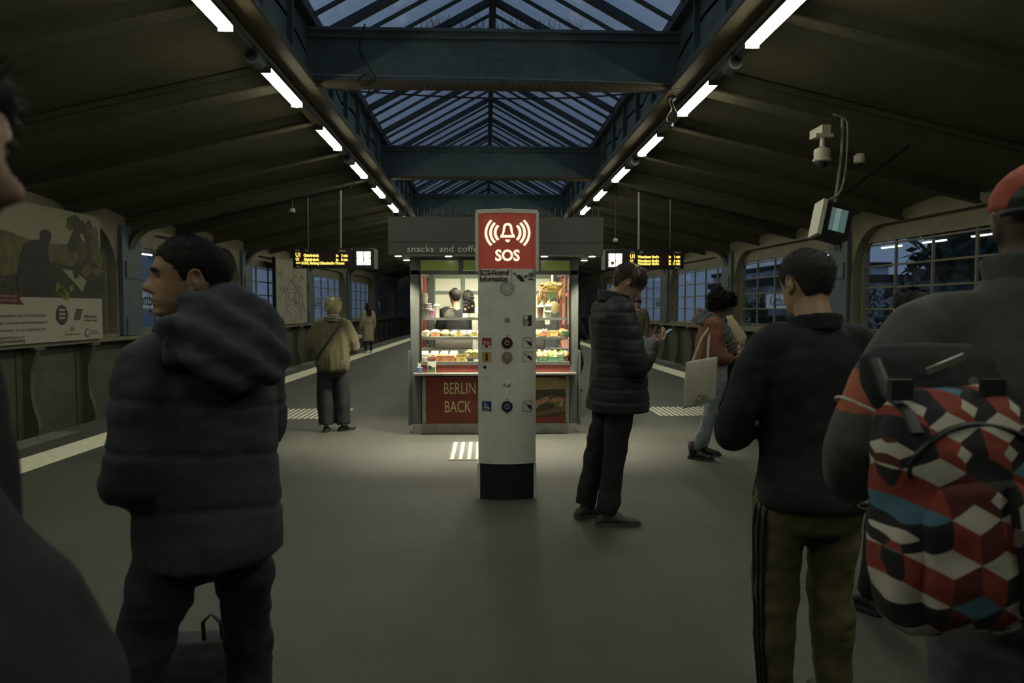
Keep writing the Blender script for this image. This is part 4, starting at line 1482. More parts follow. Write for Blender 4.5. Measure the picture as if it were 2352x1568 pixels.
for k, (a_, b_, m, t) in enumerate(((1233, 1259, m_tagg, 'light'), (1260, 1278, mat('tag_mint', (0.14, 0.34, 0.2), 0.6), 'mint'), (1279, 1296, m_tagg, 'tall dark'), (1297, 1305, mat('tag_maroon', (0.13, 0.03, 0.03), 0.6), 'maroon'))):
    price_tag(a_, b_, (819, 819, 814, 817)[k], 829, KY + 0.06, m, ('wide green price tag touching the call pillar', 'mint green price tag between two darker tags', 'tall dark green price tag reading 2,70', 'small maroon price tag at the right display corner')[k], (('1,80  1,90',), ('SALAMI', '2,20'), ('KÄSE', '2,70'), ('1,-',))[k], m_wht if k != 1 else m_ink)
bagp = thing('pink_bag', 'crumpled pink paper bag in the right display', 'bag', (kx(1297), KY + 0.35, kz(798)))
q = MB()
c = at(1298, 798, KY + 0.35)
q.hexa([(c.x - 0.04, KY + 0.3, c.z), (c.x + 0.05, KY + 0.3, c.z), (c.x + 0.05, KY + 0.42, c.z), (c.x - 0.04, KY + 0.42, c.z),
        (c.x - 0.06, KY + 0.31, c.z + 0.09), (c.x + 0.05, KY + 0.33, c.z + 0.12), (c.x + 0.05, KY + 0.4, c.z + 0.13), (c.x - 0.03, KY + 0.41, c.z + 0.1)])
q.build('paper_body', mat('pink_paper', (0.42, 0.2, 0.19), 0.6), bagp)
q = MB()
q.box(c.x - 0.06, c.x + 0.06, KY + 0.29, KY + 0.45, c.z - 0.012, c.z)
q.build('shelf_pad', m_alu, bagp)
# on the counter rail
zc = kz(857, KY - 0.16)
sc_ = cup(963, zc, KY - 0.06, 0.055, 0.028, 0.034, mat('blue_cup', (0.05, 0.14, 0.36), 0.4), 'blue cup full of wooden stirrers on the counter rail', 'stirrer_cup')
for k in range(14):
    q = MB()
    x = wloc(sc_)[0] + random.uniform(-0.022, 0.022)
    y = KY - 0.06 + random.uniform(-0.02, 0.02)
    q.box(x - 0.003, x + 0.003, y - 0.001, y + 0.001, zc + 0.02, zc + 0.11 + random.uniform(-0.01, 0.01))
    q.build('stirrer', m_tagw, sc_)
ct = thing('milk_carton', 'small milk carton with a green meadow print on the counter', 'carton', (kx(991, KY - 0.06), KY - 0.06, zc))
x = kx(991, KY - 0.06)
q = MB()
q.box(x - 0.045, x + 0.045, KY - 0.1, KY - 0.02, zc, zc + 0.15)
q.build('box', m_paper, ct)
q = MB()
q.box(x - 0.046, x + 0.046, KY - 0.102, KY - 0.018, zc + 0.15, zc + 0.19)
q.build('red_top', m_kred, ct)
text('MILCH', 0.024, (x, KY - 0.104, zc + 0.17), m_wht, ct, sx=0.9, name='carton_text', ext=0.0003)
q = MB()
q.box(x - 0.042, x + 0.042, KY - 0.102, KY - 0.1, zc + 0.01, zc + 0.07)
q.build('meadow_print', mat('meadow', (0.08, 0.14, 0.04), 0.6, var=0.4, vscale=30), ct)
q = MB()
q.box(x - 0.03, x + 0.0, KY - 0.104, KY - 0.102, zc + 0.06, zc + 0.085)
q.box(x - 0.036, x - 0.026, KY - 0.104, KY - 0.102, zc + 0.07, zc + 0.095)
for e in (-0.028, -0.006):
    q.box(x + e, x + e + 0.006, KY - 0.104, KY - 0.102, zc + 0.04, zc + 0.062)
q.build('cow_print', m_ink, ct)

# ------------------------------------------------------------------ departure displays
m_amber = emat('led_amber', (1.0, 0.72, 0.14), 1.6)
m_face = emat('clock_face', (1.0, 0.98, 0.85), 1.5)
m_dimtxt = mat('label_grey', (0.3, 0.31, 0.27), 0.6, emit=(0.5, 0.5, 0.4), estr=0.12)
m_box = mat('display_black', (0.012, 0.013, 0.012), 0.35)
DY = 17.0


def board(x0, x1, clk0, clk1, yt, yb, face, label, rods, side):
    a, b = at(x0, yb, DY), at(x1, yt, DY)
    root = thing('departure_display', label, 'display board', ((a.x + b.x) / 2, DY + 0.15, a.z))
    q = MB()
    q.box(a.x, b.x, DY, DY + 0.3, a.z, b.z)
    q.build('cabinet', m_box, root, bevel=0.01)
    q = MB()
    q.box(a.x + 0.04, b.x - 0.04, DY - 0.003, DY, a.z + 0.1, b.z - 0.1)
    q.build('screen', mat('led_screen', (0.03, 0.02, 0.012), 0.3), root)
    c, d = at(clk0, yb, DY), at(clk1, yt, DY)
    q = MB()
    q.box(c.x, d.x, DY + 0.02, DY + 0.26, c.z + 0.005, d.z + 0.005)
    ck = q.build('clock_case', m_box, root, bevel=0.01)
    fx0, fx1 = at(face[0], 600, DY).x, at(face[1], 600, DY).x
    fz0_, fz1_ = at(1117, face[3], DY).z, at(1117, face[2], DY).z
    q = MB()
    q.box(fx0, fx1, DY + 0.005, DY + 0.02, fz0_, fz1_)
    q.build('clock_face', m_face, ck)
    cx_, cz_ = (fx0 + fx1) / 2, (fz0_ + fz1_) / 2
    for nm_, ang, ln, wd in (('minute_hand', -4 if side < 0 else -2, 0.15, 0.008), ('hour_hand', 181, 0.11, 0.012)):
        q = MB()
        t = R(ang)
        q.tube([(cx_ - 0.02 * math.sin(t), DY + 0.002, cz_ - 0.02 * math.cos(t)), (cx_ + ln * math.sin(t), DY + 0.002, cz_ + ln * math.cos(t))], [wd, wd * 0.6], 5)
        q.build(nm_, m_ink, ck)
    for i in range(12):
        t = i * math.pi / 6
        q = MB()
        q.tube([(cx_ + 0.135 * math.sin(t), DY + 0.003, cz_ + 0.135 * math.cos(t)), (cx_ + 0.17 * math.sin(t), DY + 0.003, cz_ + 0.17 * math.cos(t))], 0.006 if i % 3 else 0.009, 4)
        q.build('hour_mark', mat('mark_grey', (0.2, 0.2, 0.18), 0.6), ck)
    e = d.x if side < 0 else c.x
    q = MB()
    q.box(e + (0.01 if side < 0 else -0.06), e + (0.06 if side < 0 else -0.01), DY + 0.0, DY + 0.3, c.z - 0.02, d.z - 0.02)
    q.build('side_case', m_cableg, ck)
    for px in rods:
        x = at(px, 560, DY + 0.15).x
        q = MB()
        q.tube([(x, DY + 0.15, b.z), (x, DY + 0.15, deckz(x) - 0.42)], 0.025, 8)
        q.build('hanging_rod', m_cableg if px in (783, 1467) else m_black, root)
    return root, a, b


bl, a, b = board(673, 808, 810, 858, 570, 615, (819, 851, 578, 609), 'black departure display for Gleisdreieck trains with clock, beside the kiosk', (707, 783), -1)


def dtext(root, s, px, py, size, m, al='LEFT', bold=0.004, sx=0.9):
    p = at(px, py, DY)
    text(s, size, (p.x, DY - 0.008, p.z), m, root, sx=sx, bold=bold, align=al, name='display_lettering', ext=0.001)


dtext(bl, 'Linie', 679, 575.2, 0.058, m_dimtxt, bold=0)
dtext(bl, 'Ziel', 701, 575.2, 0.058, m_dimtxt, bold=0)
dtext(bl, 'Abfahrt', 795, 576, 0.062, m_dimtxt, 'RIGHT', bold=0.001)
dtext(bl, 'U1', 679, 585.5, 0.13, m_amber, sx=0.8)
dtext(bl, 'Gleisdreieck', 697.5, 586.5, 0.088, m_amber, sx=0.78)
dtext(bl, 'in', 772, 587, 0.085, m_amber)
dtext(bl, '3 min', 799, 587, 0.085, m_amber, 'RIGHT', sx=0.8)
dtext(bl, 'U1', 679.5, 595.5, 0.09, m_amber, sx=0.8)
dtext(bl, 'Gleisdreieck', 698, 596, 0.088, m_amber, sx=0.78)
dtext(bl, 'in', 772, 596.3, 0.085, m_amber)
dtext(bl, '8 min', 799, 596.3, 0.085, m_amber, 'RIGHT', sx=0.8)
dtext(bl, '+++ U1/U3, Richtung Uhlandstraße / Krumm', 680, 604.2, 0.086, m_amber, sx=0.71)
dtext(bl, 'Gleis 1', 681, 612, 0.055, m_dimtxt, bold=0)
br, a, b = board(1439, 1571, 1391, 1438, 573, 617, (1398, 1429, 581, 612), 'black departure display for Warschauer Straße trains with clock, over the phone reader', (1467, 1540), 1)
dtext(br, 'Linie', 1448, 579.2, 0.058, m_dimtxt, bold=0.001)
dtext(br, 'Ziel', 1469, 579.2, 0.058, m_dimtxt, bold=0.001)
dtext(br, 'Abfahrt', 1564, 579.5, 0.058, m_dimtxt, 'RIGHT', bold=0)
dtext(br, 'U1', 1447, 589, 0.13, m_amber, sx=0.8)
for k, (py, mn) in enumerate(((590, '1 min'), (599.2, '6 min'), (605.8, '11 min'))):
    if k:
        dtext(br, 'U1', 1447, py, 0.085, m_amber, sx=0.8)
    dtext(br, 'Warschauer Straße', 1465, py, 0.084, m_amber, sx=0.76)
    dtext(br, 'in', 1536, py, 0.082, m_amber)
    dtext(br, mn, 1562, py, 0.082, m_amber, 'RIGHT', sx=0.8)
dtext(br, 'Gleis 2', 1562.5, 615, 0.055, m_dimtxt, 'RIGHT', bold=0)
q = MB()
p = at(1407, 604, DY)
q.cyl((p.x, DY - 0.005, p.z), 0.04, 0.008, 18, 'y')
q.build('round_sticker', mat('sticker_rust', (0.3, 0.1, 0.05), 0.6), br)
# pipe carrying the displays under the rafters
for sd in (-1, 1):
    q = MB()
    q.tube([(sd * 3.3, DY + 0.15, deckz(3.3) - 0.46), (sd * 6.6, DY + 0.15, deckz(6.6) - 0.46)], 0.03, 8)
    tag(q.build('carrier_pipe', m_black), 'black carrier pipe under the rafter holding the %s display' % ('Gleisdreieck' if sd < 0 else 'Warschauer Straße'), 'pipe')


def dome_cam(px, py, Y, zt_, label, r_=0.07):
    c = at(px, py, Y)
    root = thing('dome_camera', label, 'camera', (c.x, Y, c.z))
    q = MB()
    q.lathe((c.x, Y, c.z), [(r_ * 0.75, 0.0), (r_, 0.01), (r_ * 1.0, r_ * 1.1), (r_ * 0.6, r_ * 1.5)], 18)
    q.build('housing', mat('camera_white', (0.42, 0.42, 0.33), 0.5), root, smooth=True)
    q = MB()
    q.ball((c.x, Y, c.z), (r_ * 0.72, r_ * 0.72, r_ * 0.72), 16, 10)
    q.build('dome', mat('camera_dome', (0.02, 0.02, 0.02), 0.08), root, smooth=True)
    q = MB()
    q.cyl((c.x, Y, c.z + r_ * 1.3), 0.018, max(0.03, zt_ - c.z - r_ * 1.3), 10)
    q.build('stem', m_black, root)
    return root


dome_cam(671, 488, DY + 0.1, deckz(4.7) - 0.42, 'small white dome camera under the rafter beside the Gleisdreieck display', 0.07)
dome_cam(1414, 556, DY + 0.1, deckz(3.0) - 0.3, 'small white dome camera above the Warschauer Straße clock', 0.06)
# camera cluster and platform monitor on the right
CY = COLS[1] - 0.35
cc = at(1888, 372, CY)
big = thing('dome_camera', 'large white dome camera on a bracket under the right rafter', 'camera', (cc.x, CY, cc.z))
m_cw = mat('camera_white', (0.42, 0.42, 0.33), 0.5)
q = MB()
q.lathe((cc.x, CY, cc.z), [(0.1, 0.0), (0.122, 0.012), (0.122, 0.03), (0.105, 0.05), (0.11, 0.13), (0.105, 0.17), (0.06, 0.19), (0.035, 0.21), (0.03, 0.33)], 24)
q.build('housing', m_cw, big, smooth=False)
q = MB()
q.ball((cc.x, CY, cc.z + 0.0), (0.08, 0.08, 0.085), 18, 12)
q.build('dome', mat('camera_dome', (0.02, 0.02, 0.02), 0.08), big, smooth=True)
q = MB()
q.box(cc.x - 0.11, cc.x + 0.13, CY - 0.05, CY + 0.05, cc.z + 0.33, cc.z + 0.38)
q.box(cc.x - 0.02, cc.x + 0.1, CY - 0.03, CY + 0.35, cc.z + 0.38, cc.z + 0.5)
q.build('bracket', m_cw, big)
c2 = at(1974, 372, CY)
sm_ = thing('box_camera', 'small white turret camera on a side arm beside the monitor pipe', 'camera', (c2.x, CY, c2.z))
q = MB()
q.lathe((c2.x, CY, c2.z - 0.02), [(0.05, 0.0), (0.072, 0.02), (0.072, 0.1), (0.06, 0.13)], 18)
q.build('housing', m_cw, sm_, smooth=False)
q = MB()
q.ball((c2.x, CY, c2.z - 0.01), 0.05, 14, 8)
q.build('lens', mat('camera_dome', (0.02, 0.02, 0.02), 0.08), sm_, smooth=True)
pp = at(1930, 360, CY)
q = MB()
q.tube([(c2.x, CY, c2.z + 0.1), (pp.x, CY, c2.z + 0.12)], 0.015, 8)
q.build('arm', m_black, sm_)
mt = at(1921, 462, CY)
mroot = thing('platform_monitor', 'grey platform monitor box tilted on a ceiling pipe', 'monitor', (mt.x, CY, at(1900, 550, CY).z))
q = MB()
ztop = deckz(pp.x) - 0.38
q.tube([(pp.x + 0.03, CY, ztop), (pp.x + 0.03, CY, pp.z + 0.1), (pp.x, CY, pp.z - 0.2), (mt.x - 0.01, CY, mt.z - 0.02)], 0.03, 10)
q.build('pipe', mat('pipe_dark', (0.05, 0.055, 0.05), 0.4), mroot)
cable([(pp.x - 0.12, CY - 0.03, ztop + 0.05), (pp.x + 0.05, CY - 0.03, ztop - 0.02), (pp.x + 0.08, CY - 0.03, pp.z + 0.3), (pp.x + 0.06, CY - 0.03, pp.z - 0.2), (mt.x + 0.03, CY - 0.03, mt.z + 0.12), (mt.x - 0.1, CY - 0.03, mt.z + 0.02)], 0.014, m_cableg, 'supply_cable', mroot)
# strut
s1, s2 = at(1945, 440, CY), at(2088, 335, CY + 0.2)
q = MB()
q.tube([s1, s2], 0.022, 6)
q.build('strut', m_black, mroot)
# monitor body: hooded box tilted, screen toward the tracks' driver side
mc = at(1912, 507, CY)
M = Matrix.Translation(mc) @ Euler((R(-8), R(14), R(-2))).to_matrix().to_4x4()


def mbox(name, x0, x1, y0, y1, z0, z1, m, parent=mroot):
    q = MB()
    q.box(x0, x1, y0, y1, z0, z1)
    q.v = [tuple(M @ Vector(p_)) for p_ in q.v]
    return q.build(name, m, parent)


mbox('case', -0.16, 0.24, -0.02, 0.26, -0.23, 0.23, m_black)
mbox('side_hood', -0.21, -0.15, -0.09, 0.2, -0.25, 0.25, mat('monitor_grey', (0.42, 0.43, 0.36), 0.5))
mbox('bezel', -0.15, 0.24, -0.05, -0.02, -0.23, 0.23, m_black)
mbox('screen', -0.06, 0.17, -0.055, -0.05, -0.15, 0.17, mat('screen_glass', (0.12, 0.2, 0.2), 0.06, emit=(0.2, 0.34, 0.33), estr=0.25))
mbox('painted_reflection', -0.0, 0.07, -0.057, -0.055, -0.15, 0.17, mat('reflection_pale', (0.2, 0.3, 0.28), 0.1, emit=(0.3, 0.45, 0.42), estr=0.35))  # pale glowing bar stands in for a reflection on the screen

# ------------------------------------------------------------------ posters on the left wall
def wall_pt(Y, z, d):
    return Vector((-wx(Y) + d, Y, z))


def wall_poster(y0, y1, z0, z1, label, m, name='wall_poster', d=0.3, back=0.05):
    c = wall_pt((y0 + y1) / 2, z0, d)
    root = thing(name, label, 'poster', tuple(c))
    q = MB()
    q.hexa([wall_pt(y0, z0, d), wall_pt(y0, z0, d - back), wall_pt(y1, z0, d - back), wall_pt(y1, z0, d),
            wall_pt(y0, z1, d), wall_pt(y0, z1, d - back), wall_pt(y1, z1, d - back), wall_pt(y1, z1, d)])
    q.build('board', m, root)
    return root


POY0, POY1, POZ0, POZ1 = 11.6, 15.62, 0.86, 3.42
m_pcream = mat('poster_cream', (0.42, 0.41, 0.31), 0.6)
po = wall_poster(POY0, POY1, POZ0, POZ1, 'large wine region poster with a grape picker on the left wall', m_pcream)


def ppoly(name, pts, m, k=1, root=po, Y0=POY0, Y1=POY1, Z0=POZ0, Z1=POZ1):
    """print on the poster, coordinates 0..1 across and up"""
    q = MB()
    P_ = [wall_pt(Y0 + (Y1 - Y0) * u, Z0 + (Z1 - Z0) * v, 0.3 + 0.0015 * k) for u, v in pts]
    n = len(P_)
    q.add(P_, [tuple(range(n))])
    return q.build(name, m, root)


def blob(cx, cy, rx, ry, n=14, j=0.3):
    return [(cx + rx * (1 + random.uniform(-j, j)) * math.cos(t), cy + ry * (1 + random.uniform(-j, j)) * math.sin(t)) for t in np.linspace(0, 2 * math.pi, n, endpoint=False)]


ppoly('sky_print', [(0, 0.33), (1, 0.33), (1, 1), (0, 1)], mat('print_sky', (0.26, 0.26, 0.17), 0.6, var=0.1, vscale=1), 1)
ppoly('hill_print', [(0, 0.33), (1, 0.33), (1, 0.76), (0.85, 0.75), (0.6, 0.73), (0.45, 0.74), (0.3, 0.78), (0.1, 0.77), (0, 0.8)], mat('print_hill', (0.1, 0.1, 0.035), 0.6, var=0.4, vscale=5), 2)
ppoly('vine_print', [(0.0, 0.33), (1, 0.33), (1, 0.6), (0.9, 0.66), (0.75, 0.57), (0.62, 0.6), (0.4, 0.5), (0.25, 0.46), (0, 0.5)], mat('print_vines', (0.03, 0.032, 0.014), 0.6, var=0.6, vscale=9), 3)
ppoly('pale_gap_print', [(0.68, 0.55), (0.78, 0.54), (0.87, 0.47), (0.83, 0.38), (0.78, 0.44), (0.72, 0.5)], mat('print_sky', (0.26, 0.26, 0.17), 0.6), 4)
for k in range(26):
    ppoly('vine_leaf_print', blob(random.uniform(0.74, 0.99), random.uniform(0.5, 0.98), random.uniform(0.02, 0.05), random.uniform(0.03, 0.08), 9, 0.5),
          mat('print_leaf%d' % (k % 3), ((0.035, 0.035, 0.014), (0.1, 0.095, 0.03), (0.06, 0.06, 0.02))[k % 3], 0.6), 5 + k * 0.1)
for k in range(7):
    ppoly('vine_leaf_print', blob(random.uniform(0.58, 0.76), random.uniform(0.345, 0.44), 0.02, 0.035, 9, 0.4), mat('print_lime', (0.16, 0.19, 0.03), 0.6), 6)
ppoly('picker_print', [(0.38, 0.33), (0.36, 0.45), (0.39, 0.62), (0.42, 0.7), (0.47, 0.74), (0.52, 0.745), (0.525, 0.78), (0.52, 0.8), (0.54, 0.82), (0.57, 0.83), (0.6, 0.81), (0.605, 0.78), (0.59, 0.73), (0.57, 0.69), (0.585, 0.62), (0.6, 0.53), (0.58, 0.45), (0.6, 0.33)],
      mat('print_picker', (0.022, 0.02, 0.014), 0.6, var=0.3, vscale=8), 6)
ppoly('grape_print', [(0.0, 0.35), (0.2, 0.36), (0.3, 0.45), (0.22, 0.52), (0.1, 0.45)], mat('print_grapes', (0.06, 0.045, 0.03), 0.6, var=0.6, vscale=12), 6)
ppoly('red_drop_print', blob(0.09, 0.72, 0.16, 0.25, 26, 0.0), mat('print_wine', (0.16, 0.02, 0.018), 0.6), 7)
ppoly('red_ribbon_print', [(-0.0, 0.29), (0.4, 0.275), (0.375, 0.315), (0.4, 0.345), (0.0, 0.36)], mat('print_ribbon', (0.12, 0.018, 0.016), 0.6), 7)
ppoly('white_field_print', [(0, 0.0), (1, 0.0), (1, 0.33), (0, 0.33)], m_pcream, 1.5)
m_pink = mat('print_ink', (0.05, 0.05, 0.04), 0.6)
slope_rot = (R(90), 0, R(90) - math.atan(0.05))


def ptext(s, u, v, size, m=m_pink, al='LEFT', bold=0.0, k=9):
    p = wall_pt(POY0 + (POY1 - POY0) * u, POZ0 + (POZ1 - POZ0) * v, 0.3 + 0.0015 * k)
    text(s, size, p, m, po, align=al, bold=bold, rot=slope_rot, name='poster_lettering', ext=0.0003)


for i, s in enumerate(('Württemberg ist eines der 13 deutschen Weinanbaugebiete, das die EU als geschützte', 'Ursprungsbezeichnung anerkannt hat. Trollinger, Lemberger und Schwarzriesling sind', 'das Aushängeschild der Weinheimat Württemberg - wo die Landschaft für den', 'Wein und die Menschen für ihren Erfindergeist bekannt sind.')):
    ptext(s, (0.55, 0.555, 0.54, 0.42)[i] if i < 3 else 0.4, 0.2 - 0.05 * i, 0.075, al='RIGHT')
ptext('www.weininstitut-wuerttemberg.de/gu-wuerttemberg', 0.4, 0.0 + 0.025, 0.085, al='RIGHT', bold=0.001)
ptext('27. Oktober', 0.03, 0.66, 0.13, mat('print_pale', (0.4, 0.36, 0.26), 0.6), bold=0.002)
ptext('15,- Euro', 0.07, 0.61, 0.1, mat('print_pale', (0.4, 0.36, 0.26), 0.6))
ptext('aus der Weinregion und', 0.18, 0.335, 0.07, mat('print_pale', (0.4, 0.36, 0.26), 0.6), k=10)
ptext('ihrer Ursprungsbezeichnungen', 0.14, 0.305, 0.07, mat('print_pale', (0.4, 0.36, 0.26), 0.6), k=10)
ppoly('seal_print', [(0.665 + 0.045 * math.cos(t), 0.2 + 0.075 * math.sin(t)) for t in np.linspace(0, 2 * math.pi, 24, endpoint=False)], m_pink, 8)
for j in range(3):
    ppoly('seal_emblem_print', [(0.645, 0.17 + j * 0.03), (0.685, 0.17 + j * 0.03), (0.69, 0.185 + j * 0.03), (0.64, 0.185 + j * 0.03)], m_pcream, 9)
for k in range(12):
    ppoly('grape_logo_print', blob(0.765 + 0.018 * (k % 3) + 0.006 * (k // 3), 0.17 + 0.022 * (k // 3), 0.008, 0.011, 8, 0.1), m_pink, 8)
ptext('Willkommen', 0.84, 0.185, 0.08, bold=0.001)
ptext('in besten Lagen.', 0.84, 0.155, 0.07, bold=0.0005)
ppoly('lion_logo_print', [(0.72, 0.075), (0.76, 0.075), (0.75, 0.1), (0.74, 0.115), (0.73, 0.1)], mat('print_gold', (0.2, 0.17, 0.07), 0.6), 8)
ptext('Baden-Württemberg', 0.74, 0.05, 0.055, al='CENTER')
ppoly('round_logo_print', [(0.865 + 0.02 * math.cos(t), 0.055 + 0.035 * math.sin(t)) for t in np.linspace(0, 2 * math.pi, 20, endpoint=False)], m_pink, 8)
ppoly('round_logo_print', [(0.865 + 0.014 * math.cos(t), 0.055 + 0.025 * math.sin(t)) for t in np.linspace(0, 2 * math.pi, 20, endpoint=False)], m_pcream, 9)
ptext('GENUSS AUS', 0.895, 0.065, 0.045)
ptext('GEPRÜFTER HAND', 0.895, 0.045, 0.035)
# pale map poster further along
M0, M1 = COLS[3] + 2.1, COLS[4] - 1.2
mp_ = wall_poster(M0, M1, 0.9, 3.32, 'pale map poster with faint line drawing on the left wall', mat('map_paper', (0.36, 0.35, 0.26), 0.7, var=0.12, vscale=3), 'map_poster')
q = MB()
lines = [[(0.3, 0.55), (0.7, 0.55), (0.7, 0.3), (0.3, 0.3), (0.3, 0.55)], [(0.35, 0.55), (0.45, 0.68), (0.62, 0.68), (0.7, 0.55)], [(0.38, 0.4), (0.62, 0.4), (0.62, 0.5), (0.38, 0.5), (0.38, 0.4)]]
for k in range(26):
    x, y = random.random(), random.random() * 0.8 + 0.1
    l = [(x, y)]
    for i in range(5):
        x = min(0.95, max(0.05, x + random.uniform(-0.12, 0.12)))
        y = min(0.95, max(0.05, y + random.uniform(-0.12, 0.12)))
        l.append((x, y))
    lines.append(l)
for l in lines:
    q.tube([wall_pt(M0 + (M1 - M0) * u, 0.9 + 2.42 * v, 0.302) for u, v in l], 0.011, 4)
q.build('line_drawing', mat('map_line', (0.18, 0.18, 0.13), 0.7), mp_)
q = MB()
for e in (M0 - 0.06, M1):
    q.hexa([wall_pt(e, 0.85, 0.32), wall_pt(e, 0.85, 0.2), wall_pt(e + 0.06, 0.85, 0.2), wall_pt(e + 0.06, 0.85, 0.32),
            wall_pt(e, 3.36, 0.32), wall_pt(e, 3.36, 0.2), wall_pt(e + 0.06, 3.36, 0.2), wall_pt(e + 0.06, 3.36, 0.32)])
q.build('frame_post', m_black, mp_)

# station name boards mounted outside behind the glazing
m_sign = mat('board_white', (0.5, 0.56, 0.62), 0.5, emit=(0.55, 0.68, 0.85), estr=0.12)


def name_board(sd, yc, label, h=0.44, ln=2.7, z=1.72):
    c = Vector(W(sd, yc, -0.37, z))
    root = thing('station_name_board', label, 'name board', tuple(c - Vector((0, 0, h / 2))))
    q = MB()
    a, b = yc - ln / 2, yc + ln / 2
    q.hexa([W(sd, a, -0.37, z - h / 2), W(sd, b, -0.37, z - h / 2), W(sd, b, -0.4, z - h / 2), W(sd, a, -0.4, z - h / 2),
            W(sd, a, -0.37, z + h / 2), W(sd, b, -0.37, z + h / 2), W(sd, b, -0.4, z + h / 2), W(sd, a, -0.4, z + h / 2)])
    q.build('board', m_sign, root)
    ang = math.atan(0.05)
    rot = (R(90), 0, R(90) - ang) if sd < 0 else (R(90), 0, R(-90) + ang)
    p = Vector(W(sd, yc, -0.367, z - 0.01))
    text('Kottbusser Tor', 0.44, p, m_ink, root, sx=0.78, bold=0.006, rot=rot, name='board_lettering', ext=0.001)
    return root


for sd, yc, s in ((-1, 19.3, 'first window beyond the hooded jacket wearer'), (-1, 33.5, 'window below the Gleisdreieck display'), (-1, 47.6, 'farthest left window'),
                  (1, 20.9, 'right window behind the black jumper'), (1, 33.2, 'right window behind the phone reader'), (1, 47.6, 'farthest right window by the kiosk')):
    name_board(sd, yc, 'white Kottbusser Tor name board in the ' + s)

# ------------------------------------------------------------------ outside
q = MB()
q.box(-90, 90, -30, 160, -6.2, -6.0)
struct(q.build('floor_street', mat('street', (0.03, 0.035, 0.04), 0.9, var=0.3, vscale=0.3)), 'dark street far below the station')
m_leaf = mat('leaf_dark', (0.035, 0.06, 0.04), 0.7, var=0.4, vscale=2)
m_trunk = mat('trunk_dark', (0.03, 0.028, 0.024), 0.9)


def tree(x, y, h, rx, rz, n, label, leaf=0.32, m=m_leaf):
    root = thing('street_tree', label, 'tree', (x, y, -6))
    q = MB()
    q.tube([(x, y, -6), (x + 0.1, y, -3), (x - 0.1, y, h - rz)], [0.35, 0.25, 0.15], 8)
    for k in range(7):
        t = random.uniform(0, 6.28)
        q.tube([(x, y, h - rz * 1.4), (x + rx * 0.6 * math.cos(t), y + rx * 0.6 * math.sin(t), h - rz * random.uniform(0.2, 0.9))], [0.1, 0.03], 5)
    q.build('trunk', m_trunk, root)
    cl = [(random.gauss(0, 0.45), random.gauss(0, 0.45), random.gauss(0, 0.45)) for _ in range(26)]
    v, f = [], []
    for k in range(n):
        c = cl[k % len(cl)]
        d = np.array([random.gauss(c[0], 0.17), random.gauss(c[1], 0.17), random.gauss(c[2], 0.17)])
        p = np.array([x, y, h - rz]) + d * np.array([rx, rx, rz])
        u = np.array([random.gauss(0, 1) for _ in range(3)])
        u /= np.linalg.norm(u)
        w_ = np.cross(u, [random.gauss(0, 1) for _ in range(3)])
        w_ /= np.linalg.norm(w_)
        s_ = leaf * random.uniform(0.5, 1.1)
        o = len(v)
        v += [tuple(p - u * s_), tuple(p + w_ * s_ * 0.45), tuple(p + u * s_), tuple(p - w_ * s_ * 0.45)]
        f.append((o, o + 1, o + 2, o + 3))
    mb_ = MB()
    mb_.add(v, f)
    stuff(mb_.build('crown', m, root))
    return root


tree(14.6, 20.0, 6.3, 2.7, 4.4, 5200, 'large dark leafy tree outside the right window')
tree(23.0, 30.0, 5.0, 3.4, 4.2, 3600, 'rounded bare looking tree farther off outside the right window', 0.22)
tree(24.0, 18.5, 2.6, 3.4, 4.0, 3000, 'low dark tree filling the lower right window', 0.28)
tree(15.2, 30.0, 2.5, 2.6, 3.2, 2200, 'thin tree outside the window behind the black jumper', 0.2)
tree(13.6, 34.5, 3.0, 1.8, 2.6, 2200, 'blurry tree outside the far right windows', 0.25)
tree(-13.2, 36.0, 2.6, 1.7, 2.8, 2200, 'dark tree outside the far left windows', 0.25)
m_fac = mat('facade_blue', (0.6, 0.66, 0.72), 0.8, var=0.1, vscale=0.6)
m_fac2 = mat('facade_pale', (0.45, 0.44, 0.36), 0.8, var=0.1, vscale=0.6)
m_wfr = mat('facade_window_frame', (0.85, 0.88, 0.92), 0.6)
m_wgl = mat('facade_window_glass', (0.03, 0.045, 0.06), 0.15)


def house(x0, x1, y0, y1, z1, facing, label, m, cols, rows, zw0=-5.0):
    root = thing('apartment_house', label, 'building', ((x0 + x1) / 2, (y0 + y1) / 2, -6))
    q = MB()
    q.box(x0, x1, y0, y1, -6, z1)
    q.build('wall', m, root)
    q = MB()
    q.box(x0 - 0.2, x1 + 0.2, y0 - 0.2, y1 + 0.2, z1, z1 + 0.4)
    q.build('roof', m_trunk, root)
    xf = x1 if facing > 0 else x0
    for i in range(cols):
        for j in range(rows):
            yc = y0 + (y1 - y0) * (i + 0.5) / cols
            zc_ = zw0 + (z1 - zw0) * (j + 0.5) / rows
            hw, hh = 0.62, 0.85
            q = MB()
            for (a, b, c, d) in ((-hw, hw, -hh, -hh + 0.1), (-hw, hw, hh - 0.1, hh), (-hw, -hw + 0.1, -hh, hh), (hw - 0.1, hw, -hh, hh), (-0.05, 0.05, -hh, hh), (-hw, hw, 0.15, 0.25)):
                q.box(min(xf, xf + facing * 0.06), max(xf, xf + facing * 0.06), yc + a, yc + b, zc_ + c, zc_ + d)
            wdw = q.build('window', m_wfr, root)
            q = MB()
            q.box(min(xf, xf + facing * 0.02), max(xf, xf + facing * 0.02), yc - hw, yc + hw, zc_ - hh, zc_ + hh)
            q.build('pane', m_wgl, wdw)
    return root


